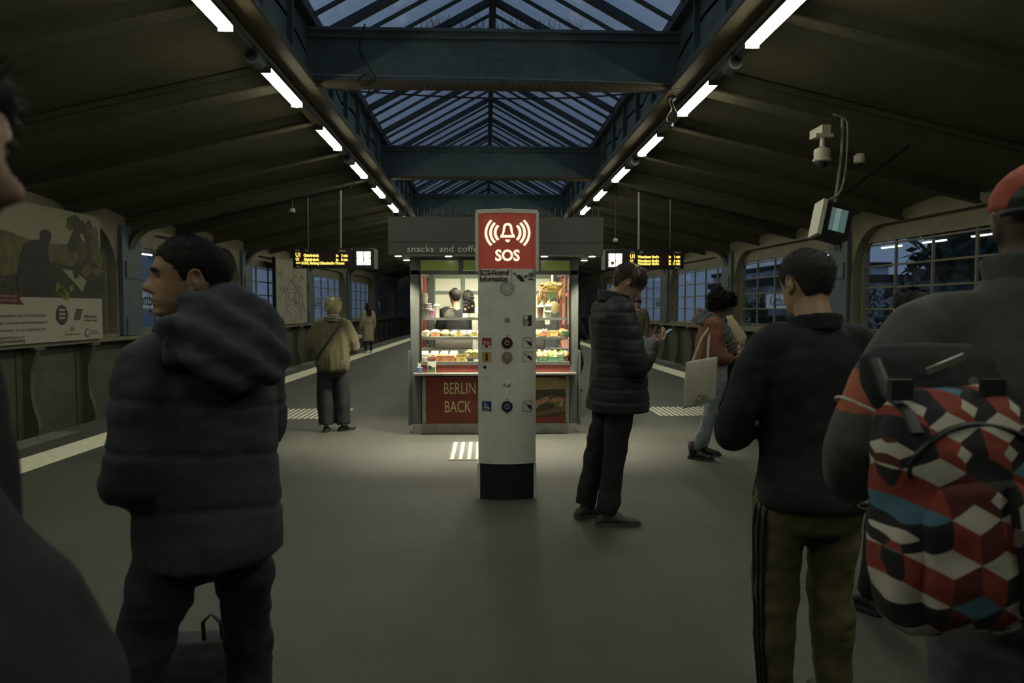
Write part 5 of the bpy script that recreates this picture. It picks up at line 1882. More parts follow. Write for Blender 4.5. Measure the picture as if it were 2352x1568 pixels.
house(-26, -17.5, 16, 27, 8, 1, 'pale blue apartment house with white framed windows outside the left wall', m_fac, 5, 4)
house(-28, -18, 28.5, 48, 6.5, 1, 'grey blue apartment house farther along outside the left wall', m_fac, 8, 4)
house(17.5, 26, 40, 56, 3.0, -1, 'pale low building outside the windows over the Warschauer track', m_fac2, 6, 4)
house(26, 34, 60, 82, 5.0, -1, 'tall blue apartment house far beyond the Warschauer track windows', m_fac, 6, 5)

# ------------------------------------------------------------------ people
def tab(t):
    a = np.array(sorted(t))
    return lambda z: np.interp(z, a[:, 0], a[:, 1])


FRONT = tab([(-1.0, .28), (-.95, .55), (-.86, .69), (-.74, .67), (-.62, .71), (-.52, .74), (-.4, .73), (-.2, .74), (0, .75), (.1, .79), (.2, .81), (.35, .79), (.5, .73), (.65, .62), (.8, .46), (.92, .26), (1, 0.0)])
BACK = tab([(-1.0, -.22), (-.8, -.42), (-.5, -.6), (-.2, -.8), (.1, -.92), (.35, -.95), (.6, -.84), (.78, -.63), (.92, -.36), (1, -.06)])
WIDE = tab([(-1, .2), (-.95, .3), (-.85, .4), (-.6, .52), (-.3, .585), (0, .62), (.3, .65), (.5, .63), (.7, .53), (.85, .37), (.95, .2), (1, .03)])
NOSE = tab([(-1, 0), (-.44, 0), (-.4, .05), (-.36, .2), (-.3, .3), (-.24, .3), (-.1, .19), (.02, .1), (.12, .03), (.2, 0), (1, 0)])
U0 = 0.118


def head_surface(th, z, nose=1.0, jaw=1.0, fem=0.0):
    """th: angle from the face, z in -1..1; returns unit head coordinates (y forward)"""
    th = np.asarray(th, float)
    z = np.asarray(z, float)
    c, s = np.cos(th), np.sin(th)
    yf, yb, w_ = FRONT(z), BACK(z), WIDE(z)
    ym = -.06
    w_ = w_ * (1 + (jaw - 1) * np.clip(-z, 0, 1))
    pw = 0.86
    cs = np.sign(c) * np.abs(c) ** pw
    ss = np.sign(s) * np.abs(s) ** pw
    x = w_ * ss
    y = np.where(c > 0, ym + (yf - ym) * cs, ym + (ym - yb) * cs)
    fr = np.clip(c, 0, 1)
    ww = .075 + .075 * np.clip((-z - .05) / .3, 0, 1)
    y = y + nose * NOSE(z) * np.exp(-(x / ww) ** 2) * fr
    y = y - .075 * np.exp(-((np.abs(x) - .27) / .13) ** 2 - ((z - .03) / .1) ** 2) * fr
    y = y + .03 * np.exp(-((np.abs(x) - .26) / .2) ** 2 - ((z - .2) / .07) ** 2) * fr
    y = y + .055 * np.exp(-(x / .18) ** 2 - ((z + .52) / .045) ** 2) * fr + .06 * np.exp(-(x / .17) ** 2 - ((z + .63) / .05) ** 2) * fr
    y = y - .035 * np.exp(-(x / .2) ** 2 - ((z + .575) / .022) ** 2) * fr
    y = y + .05 * np.exp(-(x / .18) ** 2 - ((z + .86) / .1) ** 2) * fr
    return np.stack([x, y, z], -1)


class Person:
    def __init__(s, label, loc, yaw, H=1.75, head=(0, 0, 0), lean=None, joints=None, vox=0.008, gvox=0.014, skin=(0.42, 0.27, 0.18), female=False,
                 nose=1.0, group=None):
        s.root = thing('person', label, 'person', (loc[0], loc[1], loc[2] if len(loc) > 2 else 0), R(yaw), group)
        s.k = H / 1.75
        s.vox, s.gvox = vox, gvox
        s.lean = sorted(lean or [(0, 0, 0), (2, 0, 0)])
        s.nose, s.fem = nose, female
        J = dict(hipR=(.09, 0, .92), kneeR=(.1, .015, .5), ankR=(.1, -.02, .09), hipL=(-.09, 0, .92), kneeL=(-.1, .015, .5), ankL=(-.1, -.02, .09),
                 shR=(.175, -.01, 1.405), elR=(.23, -.03, 1.13), wrR=(.24, .05, .88), shL=(-.175, -.01, 1.405), elL=(-.23, -.03, 1.13), wrL=(-.24, .05, .88),
                 footR=12, footL=-12, handR=None, handL=None)
        if female:
            J['shR'], J['shL'] = (.158, -.01, 1.4), (-.158, -.01, 1.4)
        J.update(joints or {})
        s.J = J
        s.head = head
        s.skin = mat('skin_%d_%d_%d' % tuple(int(c * 100) for c in skin), skin, 0.5, var=0.1, vscale=14, bump=0.04, bscale=120)
        hp = s.wp((0, -.02, 1.52))
        E = Euler((R(head[1]), R(head[2]), R(head[0])), 'YXZ')
        Rm = Matrix.Rotation(R(head[0]), 3, 'Z') @ Matrix.Rotation(R(head[1]), 3, 'X') @ Matrix.Rotation(R(head[2]), 3, 'Y')
        s.HM = Matrix.Translation(hp) @ Rm.to_4x4() @ Matrix.Translation(Vector((0, .045, .112)) * s.k)

    def wp(s, p):
        """joint in 1.75 m units -> local metres, with the spine lean"""
        p = Vector(p)
        zz = [a[0] for a in s.lean]
        return Vector((p.x + float(np.interp(p.z, zz, [a[1] for a in s.lean])), p.y + float(np.interp(p.z, zz, [a[2] for a in s.lean])), p.z)) * s.k

    def j(s, n):
        v = s.J[n]
        return s.wp(v) if n[:2] in ('sh', 'hi') else Vector(v) * s.k

    # ---- shape helpers
    def limb(s, mb, pts, rads, n=18, side=(1, 0, 0), sub=5):
        P = [Vector(p) for p in pts]
        Q, rr = [], []
        m = len(P) - 1
        for i in range(m):
            p0, p1, p2, p3 = P[max(i - 1, 0)], P[i], P[i + 1], P[min(i + 2, m)]
            for k in range(sub):
                t = k / sub
                cat = 0.5 * ((2 * p1) + (p2 - p0) * t + (2 * p0 - 5 * p1 + 4 * p2 - p3) * t * t + (3 * p1 - p0 - 3 * p2 + p3) * t ** 3)
                lin = p1.lerp(p2, t)
                Q.append(cat.lerp(lin, 0.5))
                rr.append(i + t)
        Q.append(P[-1])
        rr.append(m)
        ra = np.array([r_ if hasattr(r_, '__len__') else (r_, r_) for r_ in [x[1] for x in rads]], float)
        ts = [x[0] for x in rads]
        R_ = [(float(np.interp(t, ts, ra[:, 0])) * s.k, float(np.interp(t, ts, ra[:, 1])) * s.k) for t in rr]
        mb.tube(Q, R_, n, side)

    def torso(s, mb, rows, n=36, pw=2.5):
        rings = []
        for r_ in rows:
            z, hw, hd = r_[:3]
            yo = r_[3] if len(r_) > 3 else 0
            xo = r_[4] if len(r_) > 4 else 0
            c = s.wp((xo, yo, z))
            ring = []
            for k in range(n):
                t = 2 * math.pi * k / n
                cc, ss = math.cos(t), math.sin(t)
                cc = math.copysign(abs(cc) ** (2 / pw), cc)
                ss = math.copysign(abs(ss) ** (2 / pw), ss)
                ring.append(c + Vector((hw * cc, hd * ss, 0)) * s.k)
            rings.append(ring)
        mb.loft(rings)

    def arm(s, mb, sd, rads, t_end=2.0, ext=0.0):
        sh, el, wr = s.j('sh' + sd), s.j('el' + sd), s.j('wr' + sd)
        inn = s.wp((.05 if sd == 'R' else -.05, -.015, 1.415))
        if t_end < 2:
            wr = el.lerp(wr, t_end - 1)
        elif ext:
            wr = wr + (wr - el).normalized() * ext * s.k
        s.limb(mb, [inn, sh, el, wr], [(0, rads[0] * .8)] + [(a + 1, b) for a, b in rads[1]], 18)

    def leg(s, mb, sd, rads, zend=None):
        h, k, a = s.j('hip' + sd), s.j('knee' + sd), s.j('ank' + sd)
        s.limb(mb, [h, k, a], rads, 20)

    def hand(s, mb, sd, spec=None):
        """spec: dir (fingers), normal (palm faces), curl list of 4, thumb"""
        wr, el = s.j('wr' + sd), s.j('el' + sd)
        sp = dict(dir=None, nrm=None, curl=(35, 40, 45, 50), thumb=0.4, spread=0.0)
        sp.update(s.J.get('hand' + sd) or {})
        d = Vector(sp['dir']).normalized() if sp['dir'] else (wr - el).normalized()
        nrm = Vector(sp['nrm']) if sp['nrm'] else Vector((-1 if sd == 'R' else 1, 0, 0))
        nrm = (nrm - d * nrm.dot(d)).normalized()
        side = d.cross(nrm) * (1 if sd == 'L' else -1)
        side = -side
        k = s.k
        mb.tube([wr - d * .03 * k, wr, wr + d * .035 * k, wr + d * .085 * k, wr + d * .098 * k],
                [(.021 * k, .027 * k), (.02 * k, .028 * k), (.015 * k, .038 * k), (.013 * k, .041 * k), (.009 * k, .037 * k)], 14, nrm)
        ln = (.078, .088, .082, .064)
        for i in range(4):
            off = (.03 - .02 * i) * k
            b = wr + d * (.085 - (.006 if i in (0, 3) else 0) - (.006 if i == 3 else 0)) * k + side * off
            a0 = R(sp['curl'][i])
            pts = [b - d * .015 * k, b]
            p, ang = b, a0 * .55
            fd = (d + side * (sp['spread'] * (1.5 - i) * .15)).normalized()
            for q_, l in enumerate((.45, .32, .25)):
                dd = fd * math.cos(ang) + nrm * math.sin(ang)
                p = p + dd * ln[i] * l * k
                pts.append(p)
                ang += a0 * .75
            r0 = (.0088, .0092, .0088, .0076)[i] * k
            mb.tube(pts, [r0, r0 * 1.05, r0, r0 * .92, r0 * .7], 9, nrm)
        b = wr + d * .03 * k + side * .03 * k
        td = (d * .75 + side * .65 + nrm * sp['thumb']).normalized()
        t2 = (d * .95 + side * .15 + nrm * sp['thumb'] * 1.2).normalized()
        mb.tube([b - td * .02 * k, b, b + td * .035 * k, b + td * .035 * k + t2 * .03 * k, b + td * .035 * k + t2 * .055 * k],
                [.013 * k, .0125 * k, .0105 * k, .0098 * k, .0065 * k], 9, nrm)

    def head_pt(s, p):
        return s.HM @ (Vector(p) * (U0 * s.k))

    def body(s, hands='LR', neck=.056, arms=True):
        mb = MB()
        # head as a fine grid
        nz, nt = 72, 88
        zz = -np.cos(np.linspace(0.02, math.pi - 0.02, nz))
        tt = np.linspace(0, 2 * math.pi, nt, endpoint=False)
        tt = tt - 0.45 * np.sin(tt)
        T, Z = np.meshgrid(tt, zz)
        G = head_surface(T, Z, s.nose, .96 if s.fem else 1.0)
        mb.loft([[s.head_pt(p) for p in row] for row in G])
        # ears
        for sd in (-1, 1):
            pts = []
            for t in np.linspace(R(-60), R(235), 13):
                pts.append(s.head_pt((sd * (.68 + .05 * math.cos(t - 1)), -.13 - .15 * math.sin(t - R(90)) * -1 * 1.0, .02 + .27 * math.sin(t) * 1.0)) if False else
                           s.head_pt((sd * (.655 + .09 * max(0, math.sin(t) * .5 + .5)), -.15 - .17 * math.cos(t - R(0)) * .9, -.02 + .26 * math.sin(t))))
            mb.tube(pts, [.0042 * s.k] * 13, 8)
            mb.tube([s.head_pt((sd * .55, -.12, .0)), s.head_pt((sd * .64, -.17, .02)), s.head_pt((sd * .675, -.2, .03))], [(.03 * s.k, .017 * s.k), (.027 * s.k, .016 * s.k), (.02 * s.k, .012 * s.k)], 10, side=(0, 0, 1))
            mb.ball(s.head_pt((sd * .65, -.08, -.26)), .0085 * s.k, 8, 6)
        # neck and trunk
        nb = s.wp((0, -.03, 1.38))
        mb.tube([nb, s.wp((0, -.022, 1.47)), s.head_pt((0, -.2, -.75)), s.head_pt((0, -.18, -.2))],
                [(neck * 1.5 * s.k, neck * 1.3 * s.k), (neck * 1.08 * s.k, neck * 1.08 * s.k), (neck * s.k, neck * 1.05 * s.k), (neck * .95 * s.k, neck * s.k)], 20)
        s.torso(mb, [(.86, .13, .1), (.95, .15, .11), (1.1, .13, .095), (1.25, .15, .105), (1.38, .15, .1), (1.45, .1, .075), (1.48, .06, .06)], 28)
        for sd in 'LR':
            if arms:
                s.arm(mb, sd, (.045, [(0, .05), (.4, .044), (1, .036), (1.3, .037), (2, .025)]))
            s.leg(mb, sd, [(0, .08), (.4, .072), (1, .048), (1.3, .05), (2, .034)])
            a = s.j('ank' + sd)
            mb.tube([a, a - Vector((0, 0, .05 * s.k))], [.034 * s.k, .032 * s.k], 10)
            if sd in hands:
                s.hand(mb, sd)
        return s.finish(mb, 'body', s.skin, vox=s.vox, smooth=2, factor=.35)

    def finish(s, mb, name, m, vox=None, smooth=4, disp=None, parent=None, factor=.5, cut=None):
        me = mb.mesh(name, m)
        o = bpy.data.objects.new('tmp', me)
        C.objects.link(o)
        md = o.modifiers.new('r', 'REMESH')
        md.mode = 'VOXEL'
        md.voxel_size = vox or s.gvox
        md.use_smooth_shade = True
        if smooth:
            ms = o.modifiers.new('s', 'SMOOTH')
            ms.factor = factor
            ms.iterations = smooth
        dg = bpy.context.evaluated_depsgraph_get()
        me2 = bpy.data.meshes.new_from_object(o.evaluated_get(dg))
        bpy.data.objects.remove(o)
        bpy.data.meshes.remove(me)
        me2.name = name
        me2.materials.clear()
        for x in (m if isinstance(m, (list, tuple)) else [m]):
            me2.materials.append(x)
        n = len(me2.vertices)
        if disp is not None and n:
            co = np.empty(n * 3)
            me2.vertices.foreach_get('co', co)
            co = co.reshape(-1, 3)
            nr = np.empty(n * 3)
            me2.vertices.foreach_get('normal', nr)
            nr = nr.reshape(-1, 3)
            co = co + nr * disp(co / s.k)[:, None]
            me2.vertices.foreach_set('co', co.ravel())
        me2.polygons.foreach_set('use_smooth', [True] * len(me2.polygons))
        me2.update()
        ob = bpy.data.objects.new(name, me2)
        C.objects.link(ob)
        ob.parent = parent or s.root
        return ob

    def simple(s, mb, name, m, parent=None, smooth=True):
        return mb.build(name, m, parent or s.root, smooth=smooth, local=True)

    def face(s, brow=(0.03, 0.02, 0.015), lips=None):
        m_eye = mat('eye_dark', (0.05, 0.035, 0.03), 0.15)
        for sd in (-1, 1):
            q = MB()
            q.ball((0, 0, 0), (.09, .06, .045), 12, 8)
            q.v = [tuple(s.head_pt(Vector(p) + Vector((sd * .27, .62, .03)))) for p in q.v]
            s.simple(q, 'eye', m_eye)
            q = MB()
            pts = [s.head_pt(head_surface(np.array(t), np.array(z))) for t, z in ((sd * .16, .16), (sd * .32, .2), (sd * .52, .19), (sd * .66, .14))]
            q.tube(pts, [(.003, .004), (.004, .0055), (.0035, .005), (.002, .003)], 6)
            s.simple(q, 'eyebrow', mat('brow_%d' % int(brow[0] * 1000), brow, 0.8))
        q = MB()
        pts = [s.head_pt(head_surface(np.array(t), np.array(z)) + np.array([0, .004, 0])) for t, z in ((-.24, -.585), (-.12, -.56), (0, -.55), (.12, -.56), (.24, -.585))]
        q.tube(pts, [(.002, .002), (.004, .004), (.0045, .0045), (.004, .004), (.002, .002)], 6)
        s.simple(q, 'lips', mat('lips', lips or (0.3, 0.13, 0.1), 0.5))

    def hair(s, line, thick, m, strands=0, slen=.02, flow=(0, -1, -.6), lift=.35, wid=.0012, rough=.12, seed=0, name='hair', curl=0.0, nt=96, nv=44, parent=None):
        """line: angle(deg)->lower edge z, thick: fn(theta, v) in head units"""
        ln = tab(line)
        tt = np.linspace(-math.pi, math.pi, nt, endpoint=False)
        vv = np.linspace(0, 1, nv)
        T, V = np.meshgrid(tt, vv)
        zl = ln(np.degrees(np.abs(T)))
        ph = np.arccos(np.clip(zl, -1, 1))
        Z = np.cos(ph * (1 - V) + .02 * V)
        P0 = head_surface(T, Z, 0.0)
        cen = np.array([0, -.08, .1])
        nrm = P0 - cen
        nrm /= np.linalg.norm(nrm, axis=-1, keepdims=True)
        th = thick(T, V)
        nz = fbm((P0.reshape(-1, 3)) * 7 + seed * 5.3, seed, 3).reshape(T.shape)
        P = P0 + nrm * (th * (1 + rough * nz) * np.clip(V / .06, 0.1, 1) + .012)[..., None]
        q = MB()
        q.loft([[s.head_pt(p) for p in row] for row in P])
        if strands:
            fl = Vector(flow).normalized()
            rg = np.random.default_rng(seed + 5)
            for k in range(strands):
                i, jx = rg.random() ** .75 * (nv - 2) * (.8 if slen > .03 else 1), rg.random() * nt
                a, b = int(i), int(jx)
                p = Vector(P[a, b]) * .985
                n_ = Vector(nrm[a, b])
                L = slen / U0 / s.k * rg.uniform(.6, 1.2)
                f = (fl - n_ * fl.dot(n_) + Vector(rg.normal(0, .35, 3)))
                f.normalize()
                d = (f * (1 - lift) + n_ * lift).normalized()
                u = d.cross(n_)
                if u.length < 1e-3:
                    continue
                u = u.normalized() * (wid / U0)
                e = p + d * L
                if curl:
                    mid = p + d * L * .5 + Vector(rg.normal(0, curl, 3))
                    e = p + d * L * .7 + Vector(rg.normal(0, curl, 3))
                    q.add([s.head_pt(x) for x in (p - u, p + u, mid + u, mid - u, e)], [(0, 1, 2, 3), (3, 2, 4)])
                else:
                    mid = p + d * L * .5
                    e = e - n_ * L * .12
                    q.add([s.head_pt(x) for x in (p - u, p + u, mid + u * .8, mid - u * .8, e)], [(0, 1, 2, 3), (3, 2, 4)])
        return s.simple(q, name, m, parent)

    def shoe(s, sd, m, msole, L=.27, h=.1, boot=0.0, w=.047, name='shoe', pitch=0.0, toe=.6):
        a = s.j('ank' + sd)
        yaw = R(-s.J['foot' + sd])
        k = s.k
        Mx = Matrix.Translation(a) @ Matrix.Rotation(yaw, 4, 'Z') @ Matrix.Rotation(R(pitch), 4, 'X')
        gz = -.09
        rows = [(-.075, .026, .035), (-.06, .036, .06), (-.02, .038, h), (.03, .038, h), (.07, .042, h * .78), (.12, w, h * toe), (.16, w * .98, h * toe * .85), (L - .1, w * .8, h * toe * .7), (L - .085, w * .4, h * toe * .45)]
        rings = []
        for (y, ww, hh) in rows:
            ring = []
            for t in np.linspace(0, 2 * math.pi, 18, endpoint=False):
                c, n_ = math.cos(t), math.sin(t)
                z = gz + .012 + (hh - .012) * (.5 + .5 * math.copysign(abs(n_) ** .8, n_))
                ring.append(Mx @ (Vector((ww * math.copysign(abs(c) ** .8, c) * (1 - .25 * max(0, n_)), y, z)) * k))
            rings.append(ring)
        q = MB()
        q.loft(rings)
        if boot:
            q.tube([Mx @ (Vector((0, -.012, gz + .05)) * k), Mx @ (Vector((0, -.02, gz + .1)) * k), Mx @ (Vector((0, -.025, gz + boot)) * k)], [(.044 * k, .055 * k), (.044 * k, .052 * k), (.05 * k, .058 * k)], 18)
        o = s.simple(q, name, m)
        q = MB()
        ring0, ring1 = [], []
        out = [(0, -.082), (.024, -.078), (.04, -.05), (.041, 0), (.042, .05), (w + .004, .11), (w + .003, .15), (w * .85, L - .105), (w * .45, L - .08), (0, L - .074)]
        out = out + [(-x, y) for x, y in reversed(out[1:-1])]
        q.loft([[Mx @ (Vector((x, y, gz)) * k) for x, y in out], [Mx @ (Vector((x, y, gz + .024)) * k) for x, y in out]])
        s.simple(q, 'sole', msole, o, False)
        return o

    def band(s, mb, c, rx, ry, h, t, tilt=0.0, n=40, flare=0.0):
        """collar: hollow ring"""
        rings = []
        Mt = Matrix.Rotation(R(tilt), 3, 'X')
        c = Vector(c)
        for k in range(n):
            a = 2 * math.pi * k / n
            d = Vector((math.cos(a) * rx, math.sin(a) * ry, 0))
            o_ = Vector((math.cos(a), math.sin(a), 0))
            rings.append([c + Mt @ (d + o_ * (e + (flare if zz > 0 else 0)) + Vector((0, 0, zz))) for e, zz in ((0, -h / 2), (t, -h / 2), (t, h / 2), (0, h / 2))])
        m_ = len(mb.v)
        v = [p for r_ in rings for p in r_]
        f = []
        for k in range(n):
            for i in range(4):
                f.append((k * 4 + i, k * 4 + (i + 1) % 4, ((k + 1) % n) * 4 + (i + 1) % 4, ((k + 1) % n) * 4 + i))
        mb.add(v, f)


def folds(amp=.006, sc=(9, 9, 7), seed=0):
    return lambda p: amp * fbm(p * np.array(sc), seed, 3)


def quilt(seams, amp=.012, w=.018, seed=0, nz=.005, sc=(10, 10, 8), tilt=0.0):
    def f(p):
        z = p[:, 2] + .012 * vnoise(p * 5, seed) + tilt * p[:, 0]
        d = np.zeros(len(p))
        dist = np.min(np.abs(z[:, None] - np.array(seams)[None]), axis=1)
        return amp * (np.clip(dist / w, 0, 1) ** .5 - 1) + nz * fbm(p * np.array(sc), seed, 3)
    return f


SHORT = [(0, .52), (35, .5), (52, .38), (62, .34), (72, .22), (79, .0), (85, -.06), (90, .16), (100, .26), (112, .08), (122, -.15), (140, -.4), (180, -.5)]


def cap_thick(a, b=None, top=None):
    def f(T, V):
        base = a + (0 if top is None else (top - a) * np.clip(V / .5, 0, 1))
        return base + np.zeros_like(T)
    return f


m_hblack = mat('hair_black', (0.014, 0.012, 0.01), 0.75, spec=0.25)
m_hbrown = mat('hair_brown', (0.055, 0.034, 0.019), 0.4, var=0.3, vscale=40, stretch=(6, 1, 1))
m_hblond = mat('hair_blond', (0.24, 0.2, 0.11), 0.45, col2=(0.5, 0.44, 0.27), vscale=30, stretch=(5, 5, 0.6))
m_hgrey = mat('hair_dark_grey', (0.032, 0.03, 0.026), 0.85, var=0.4, vscale=60)
m_hred = mat('hair_auburn', (0.12, 0.075, 0.035), 0.45, var=0.3, vscale=40)
m_sole = mat('rubber_sole', (0.03, 0.03, 0.028), 0.8)
m_solew = mat('rubber_white', (0.55, 0.54, 0.45), 0.7)

# --- 1: hooded jacket, left foreground -------------------------------------
p = at(470, 620, 2.05)
A = Person('man with short dark hair in a dark blue hooded padded jacket, face in profile', (p.x, 2.05), 52, 1.69, head=(60, 4, 0), vox=.0042, gvox=.011, nose=.95, lean=[(0, 0, 0), (1.4, 0, 0), (1.5, 0, .035), (2, 0, .035)],
           skin=(0.36, 0.235, 0.15),
           joints=dict(elL=(-.215, .0, 1.1), wrL=(-.12, .24, 1.04), elR=(.2, .09, 1.1), wrR=(.1, .28, 1.05), hipL=(-.11, 0, .9), kneeL=(-.2, .05, .5), ankL=(-.27, -.05, .09),
                       hipR=(.1, 0, .9), kneeR=(.16, .05, .5), ankR=(.13, .0, .09)))
A.body()
A.face(brow=(0.02, 0.014, 0.01))
A.hair(SHORT, cap_thick(.01, top=.09), m_hblack, 5200, .015, (0, .6, .3), .45, .0009, .1, 3)
m_jack = mat('jacket_navy', (0.034, 0.043, 0.054), 0.85, var=0.22, vscale=90, bump=0.25, bscale=260)
q = MB()
A.torso(q, [(.83, .205, .19, -.0), (.9, .205, .19, -.0), (1.0, .195, .175, 0), (1.15, .195, .165, 0), (1.27, .2, .16, 0), (1.36, .19, .14, -.005), (1.42, .14, .115, -.01), (1.46, .095, .095, -.02), (1.49, .08, .085, -.03)])
for sd in 'LR':
    A.arm(q, sd, (.088, [(0, .086), (.5, .082), (1, .083), (1.4, .078), (2, .062)]))
jk = A.finish(q, 'jacket', m_jack, .0105, 9, quilt((.985, 1.14, 1.28), .011, .014, 2, .011, (6, 6, 9), tilt=.12))
q = MB()
A.band(q, A.wp((0, -.035, 1.465)), .085, .1, .1, .028, -4, flare=.012)
A.finish(q, 'collar', m_jack, .009, 4, folds(.006, (14, 14, 20), 4), jk)
q = MB()
# hood lying on the upper back
A.torso(q, [(1.33, .05, .03, -.2), (1.36, .12, .06, -.195), (1.42, .165, .085, -.17), (1.48, .165, .1, -.15), (1.54, .14, .095, -.125), (1.59, .1, .07, -.11), (1.61, .05, .03, -.11)], pw=2.2)
A.limb(q, [A.wp((-.14, -.14, 1.46)), A.wp((-.125, -.02, 1.465)), A.wp((-.06, .07, 1.42))], [(0, (.05, .07)), (1, (.032, .06)), (2, (.022, .045))])
A.limb(q, [A.wp((.14, -.14, 1.46)), A.wp((.125, -.02, 1.465)), A.wp((.06, .07, 1.42))], [(0, (.05, .07)), (1, (.032, .06)), (2, (.022, .045))])
A.finish(q, 'hood', m_jack, .0095, 5, lambda p: .012 * fbm(p * np.array((9, 9, 16)), 7, 3) + .01 * np.sin(p[:, 2] * 55 + 4 * p[:, 0] * 10), jk)
m_jean = mat('denim_black', (0.014, 0.02, 0.024), 0.85, var=0.3, vscale=40, bump=0.2, bscale=200)
q = MB()
A.torso(q, [(.78, .14, .115, 0), (.86, .165, .13, -.01), (.95, .15, .115, 0), (1.02, .14, .1, 0)])
for sd in 'LR':
    A.leg(q, sd, [(0, .088), (.35, .095), (1, .075), (1.4, .07), (2, .06)])
A.finish(q, 'trousers', m_jean, .012, 4, folds(.012, (7, 7, 14), 9))
for sd in 'LR':
    A.shoe(sd, m_black, m_sole)

# --- 2: phone reader in a black puffer coat --------------------------------
p = at(1422, 900, 5.0)
B = Person('man in a long black puffer coat looking down at a phone', (p.x, 5.0), -82, 1.84, head=(-14, -34, 0), vox=.0055, gvox=.012, skin=(0.44, 0.28, 0.18),
           lean=[(.0, 0, 0), (.9, 0, .0), (1.1, 0, -.01), (1.4, 0, -.045), (1.55, 0, -.02), (2, 0, .05)],
           joints=dict(hipR=(.09, .0, .93), kneeR=(.1, -.06, .5), ankR=(.1, -.11, .09), hipL=(-.09, 0, .93), kneeL=(-.1, -.12, .5), ankL=(-.1, -.2, .09), footR=8, footL=-6,
                       elR=(.25, .03, 1.06), wrR=(.07, .2, 1.19), elL=(-.25, .04, 1.06), wrL=(-.05, .22, 1.2),
                       handR=dict(dir=(-.35, .85, .3), nrm=(-.3, .05, .95), curl=(50, 55, 60, 65), thumb=.7), handL=dict(dir=(.45, .75, .35), nrm=(.5, .0, .8), curl=(40, 50, 55, 60), thumb=.8)))
B.body()
B.face(brow=(0.03, 0.02, 0.012))
B.hair([(0, .36), (30, .34), (48, .3), (60, .12), (70, .05), (80, -.1), (90, .12), (100, .18), (112, .0), (124, -.25), (140, -.5), (180, -.55)], cap_thick(.06, top=.17), m_hbrown, 3600, .034, (0, .35, -.7), .1, .0013, .12, 5)
m_puff = mat('puffer_black', (0.017, 0.02, 0.019), 0.6, var=0.2, vscale=30, bump=0.12, bscale=90)
seams = [.74 + .082 * i for i in range(10)]
q = MB()
B.torso(q, [(.74, .235, .195, -.01), (.8, .24, .2, -.01), (.95, .225, .18, -.005), (1.1, .22, .165, 0), (1.25, .225, .16, 0), (1.36, .22, .145, -.005), (1.43, .17, .115, -.01), (1.48, .1, .09, -.012)])
for sd in 'LR':
    B.arm(q, sd, (.1, [(0, .098), (.5, .09), (1, .082), (1.5, .072), (2, .056)]))
coat = B.finish(q, 'puffer_coat', m_puff, .0105, 9, quilt(seams, .007, .016, 12, .006, (9, 9, 9)))
q = MB()
B.band(q, B.wp((0, -.015, 1.49)), .082, .088, .085, .022, -14, flare=.008)
B.finish(q, 'collar', m_puff, .008, 3, None, coat)
q = MB()
q.tube([B.wp((.236, .09, .98)), B.wp((.232, .0, .985))], [(.006, .03), (.006, .03)], 8)
B.simple(q, 'pocket_flap', m_puff, coat)
m_trs = mat('trousers_black', (0.011, 0.013, 0.013), 0.8, var=0.3, vscale=20, bump=0.1, bscale=120)
q = MB()
B.torso(q, [(.76, .14, .12, 0), (.86, .17, .135, -.01), (.98, .165, .12, 0)])
for sd in 'LR':
    B.leg(q, sd, [(0, .105), (.35, .1), (1, .078), (1.6, .072), (1.85, .076), (2, .07)])
B.finish(q, 'trousers', m_trs, .012, 4, folds(.01, (8, 8, 12), 14))
m_snk = mat('sneaker_dark', (0.035, 0.037, 0.033), 0.7, var=0.3, vscale=30)
for sd in 'LR':
    o = B.shoe(sd, m_snk, mat('sole_grey', (0.07, 0.07, 0.06), 0.8), .3, .095, toe=.62)
    a = B.j('ank' + sd)
    q = MB()
    for k in range(4):
        y = .04 + .02 * k
        q.tube([a + Vector((-.026, y, .005 - .01 * k)), a + Vector((.0, y + .004, .018 - .011 * k)), a + Vector((.026, y, .005 - .01 * k))], .003, 5)
    B.simple(q, 'laces', m_black, o)
# the phone
M = Matrix.Translation((B.j('wrR') + B.j('wrL')) / 2 + Vector((.0, .1, .055))) @ Euler((R(33), 0, R(0))).to_matrix().to_4x4()
Mw = Matrix.Translation(B.root.location) @ Matrix.Rotation(R(-82), 4, 'Z') @ M


def phone(Mw, label, mcase, glow=(0.25, 0.3, 0.35), e=0.4):
    root = thing('phone', label, 'phone', tuple(Mw.translation))
    def pb(name, x, y, z0, z1, m):
        q = MB()
        q.box(-x, x, -y, y, z0, z1)
        q.v = [tuple(Mw @ Vector(p_)) for p_ in q.v]
        return q.build(name, m, root)
    pb('case', .037, .076, -.0045, .0045, mcase)
    pb('screen', .034, .071, .0045, .0055, mat('phone_screen', (0.03, 0.035, 0.04), 0.1, emit=glow, estr=e))
    q = MB()
    for (a, b) in ((-.02, .058), (-.02, .042)):
        q.cyl((a, b, -.0065), .006, .002, 10)
    q.v = [tuple(Mw @ Vector(p_)) for p_ in q.v]
    q.build('camera_lens', m_black, root)
    return root


phone(Mw, 'black phone held by the man in the puffer coat', m_black)

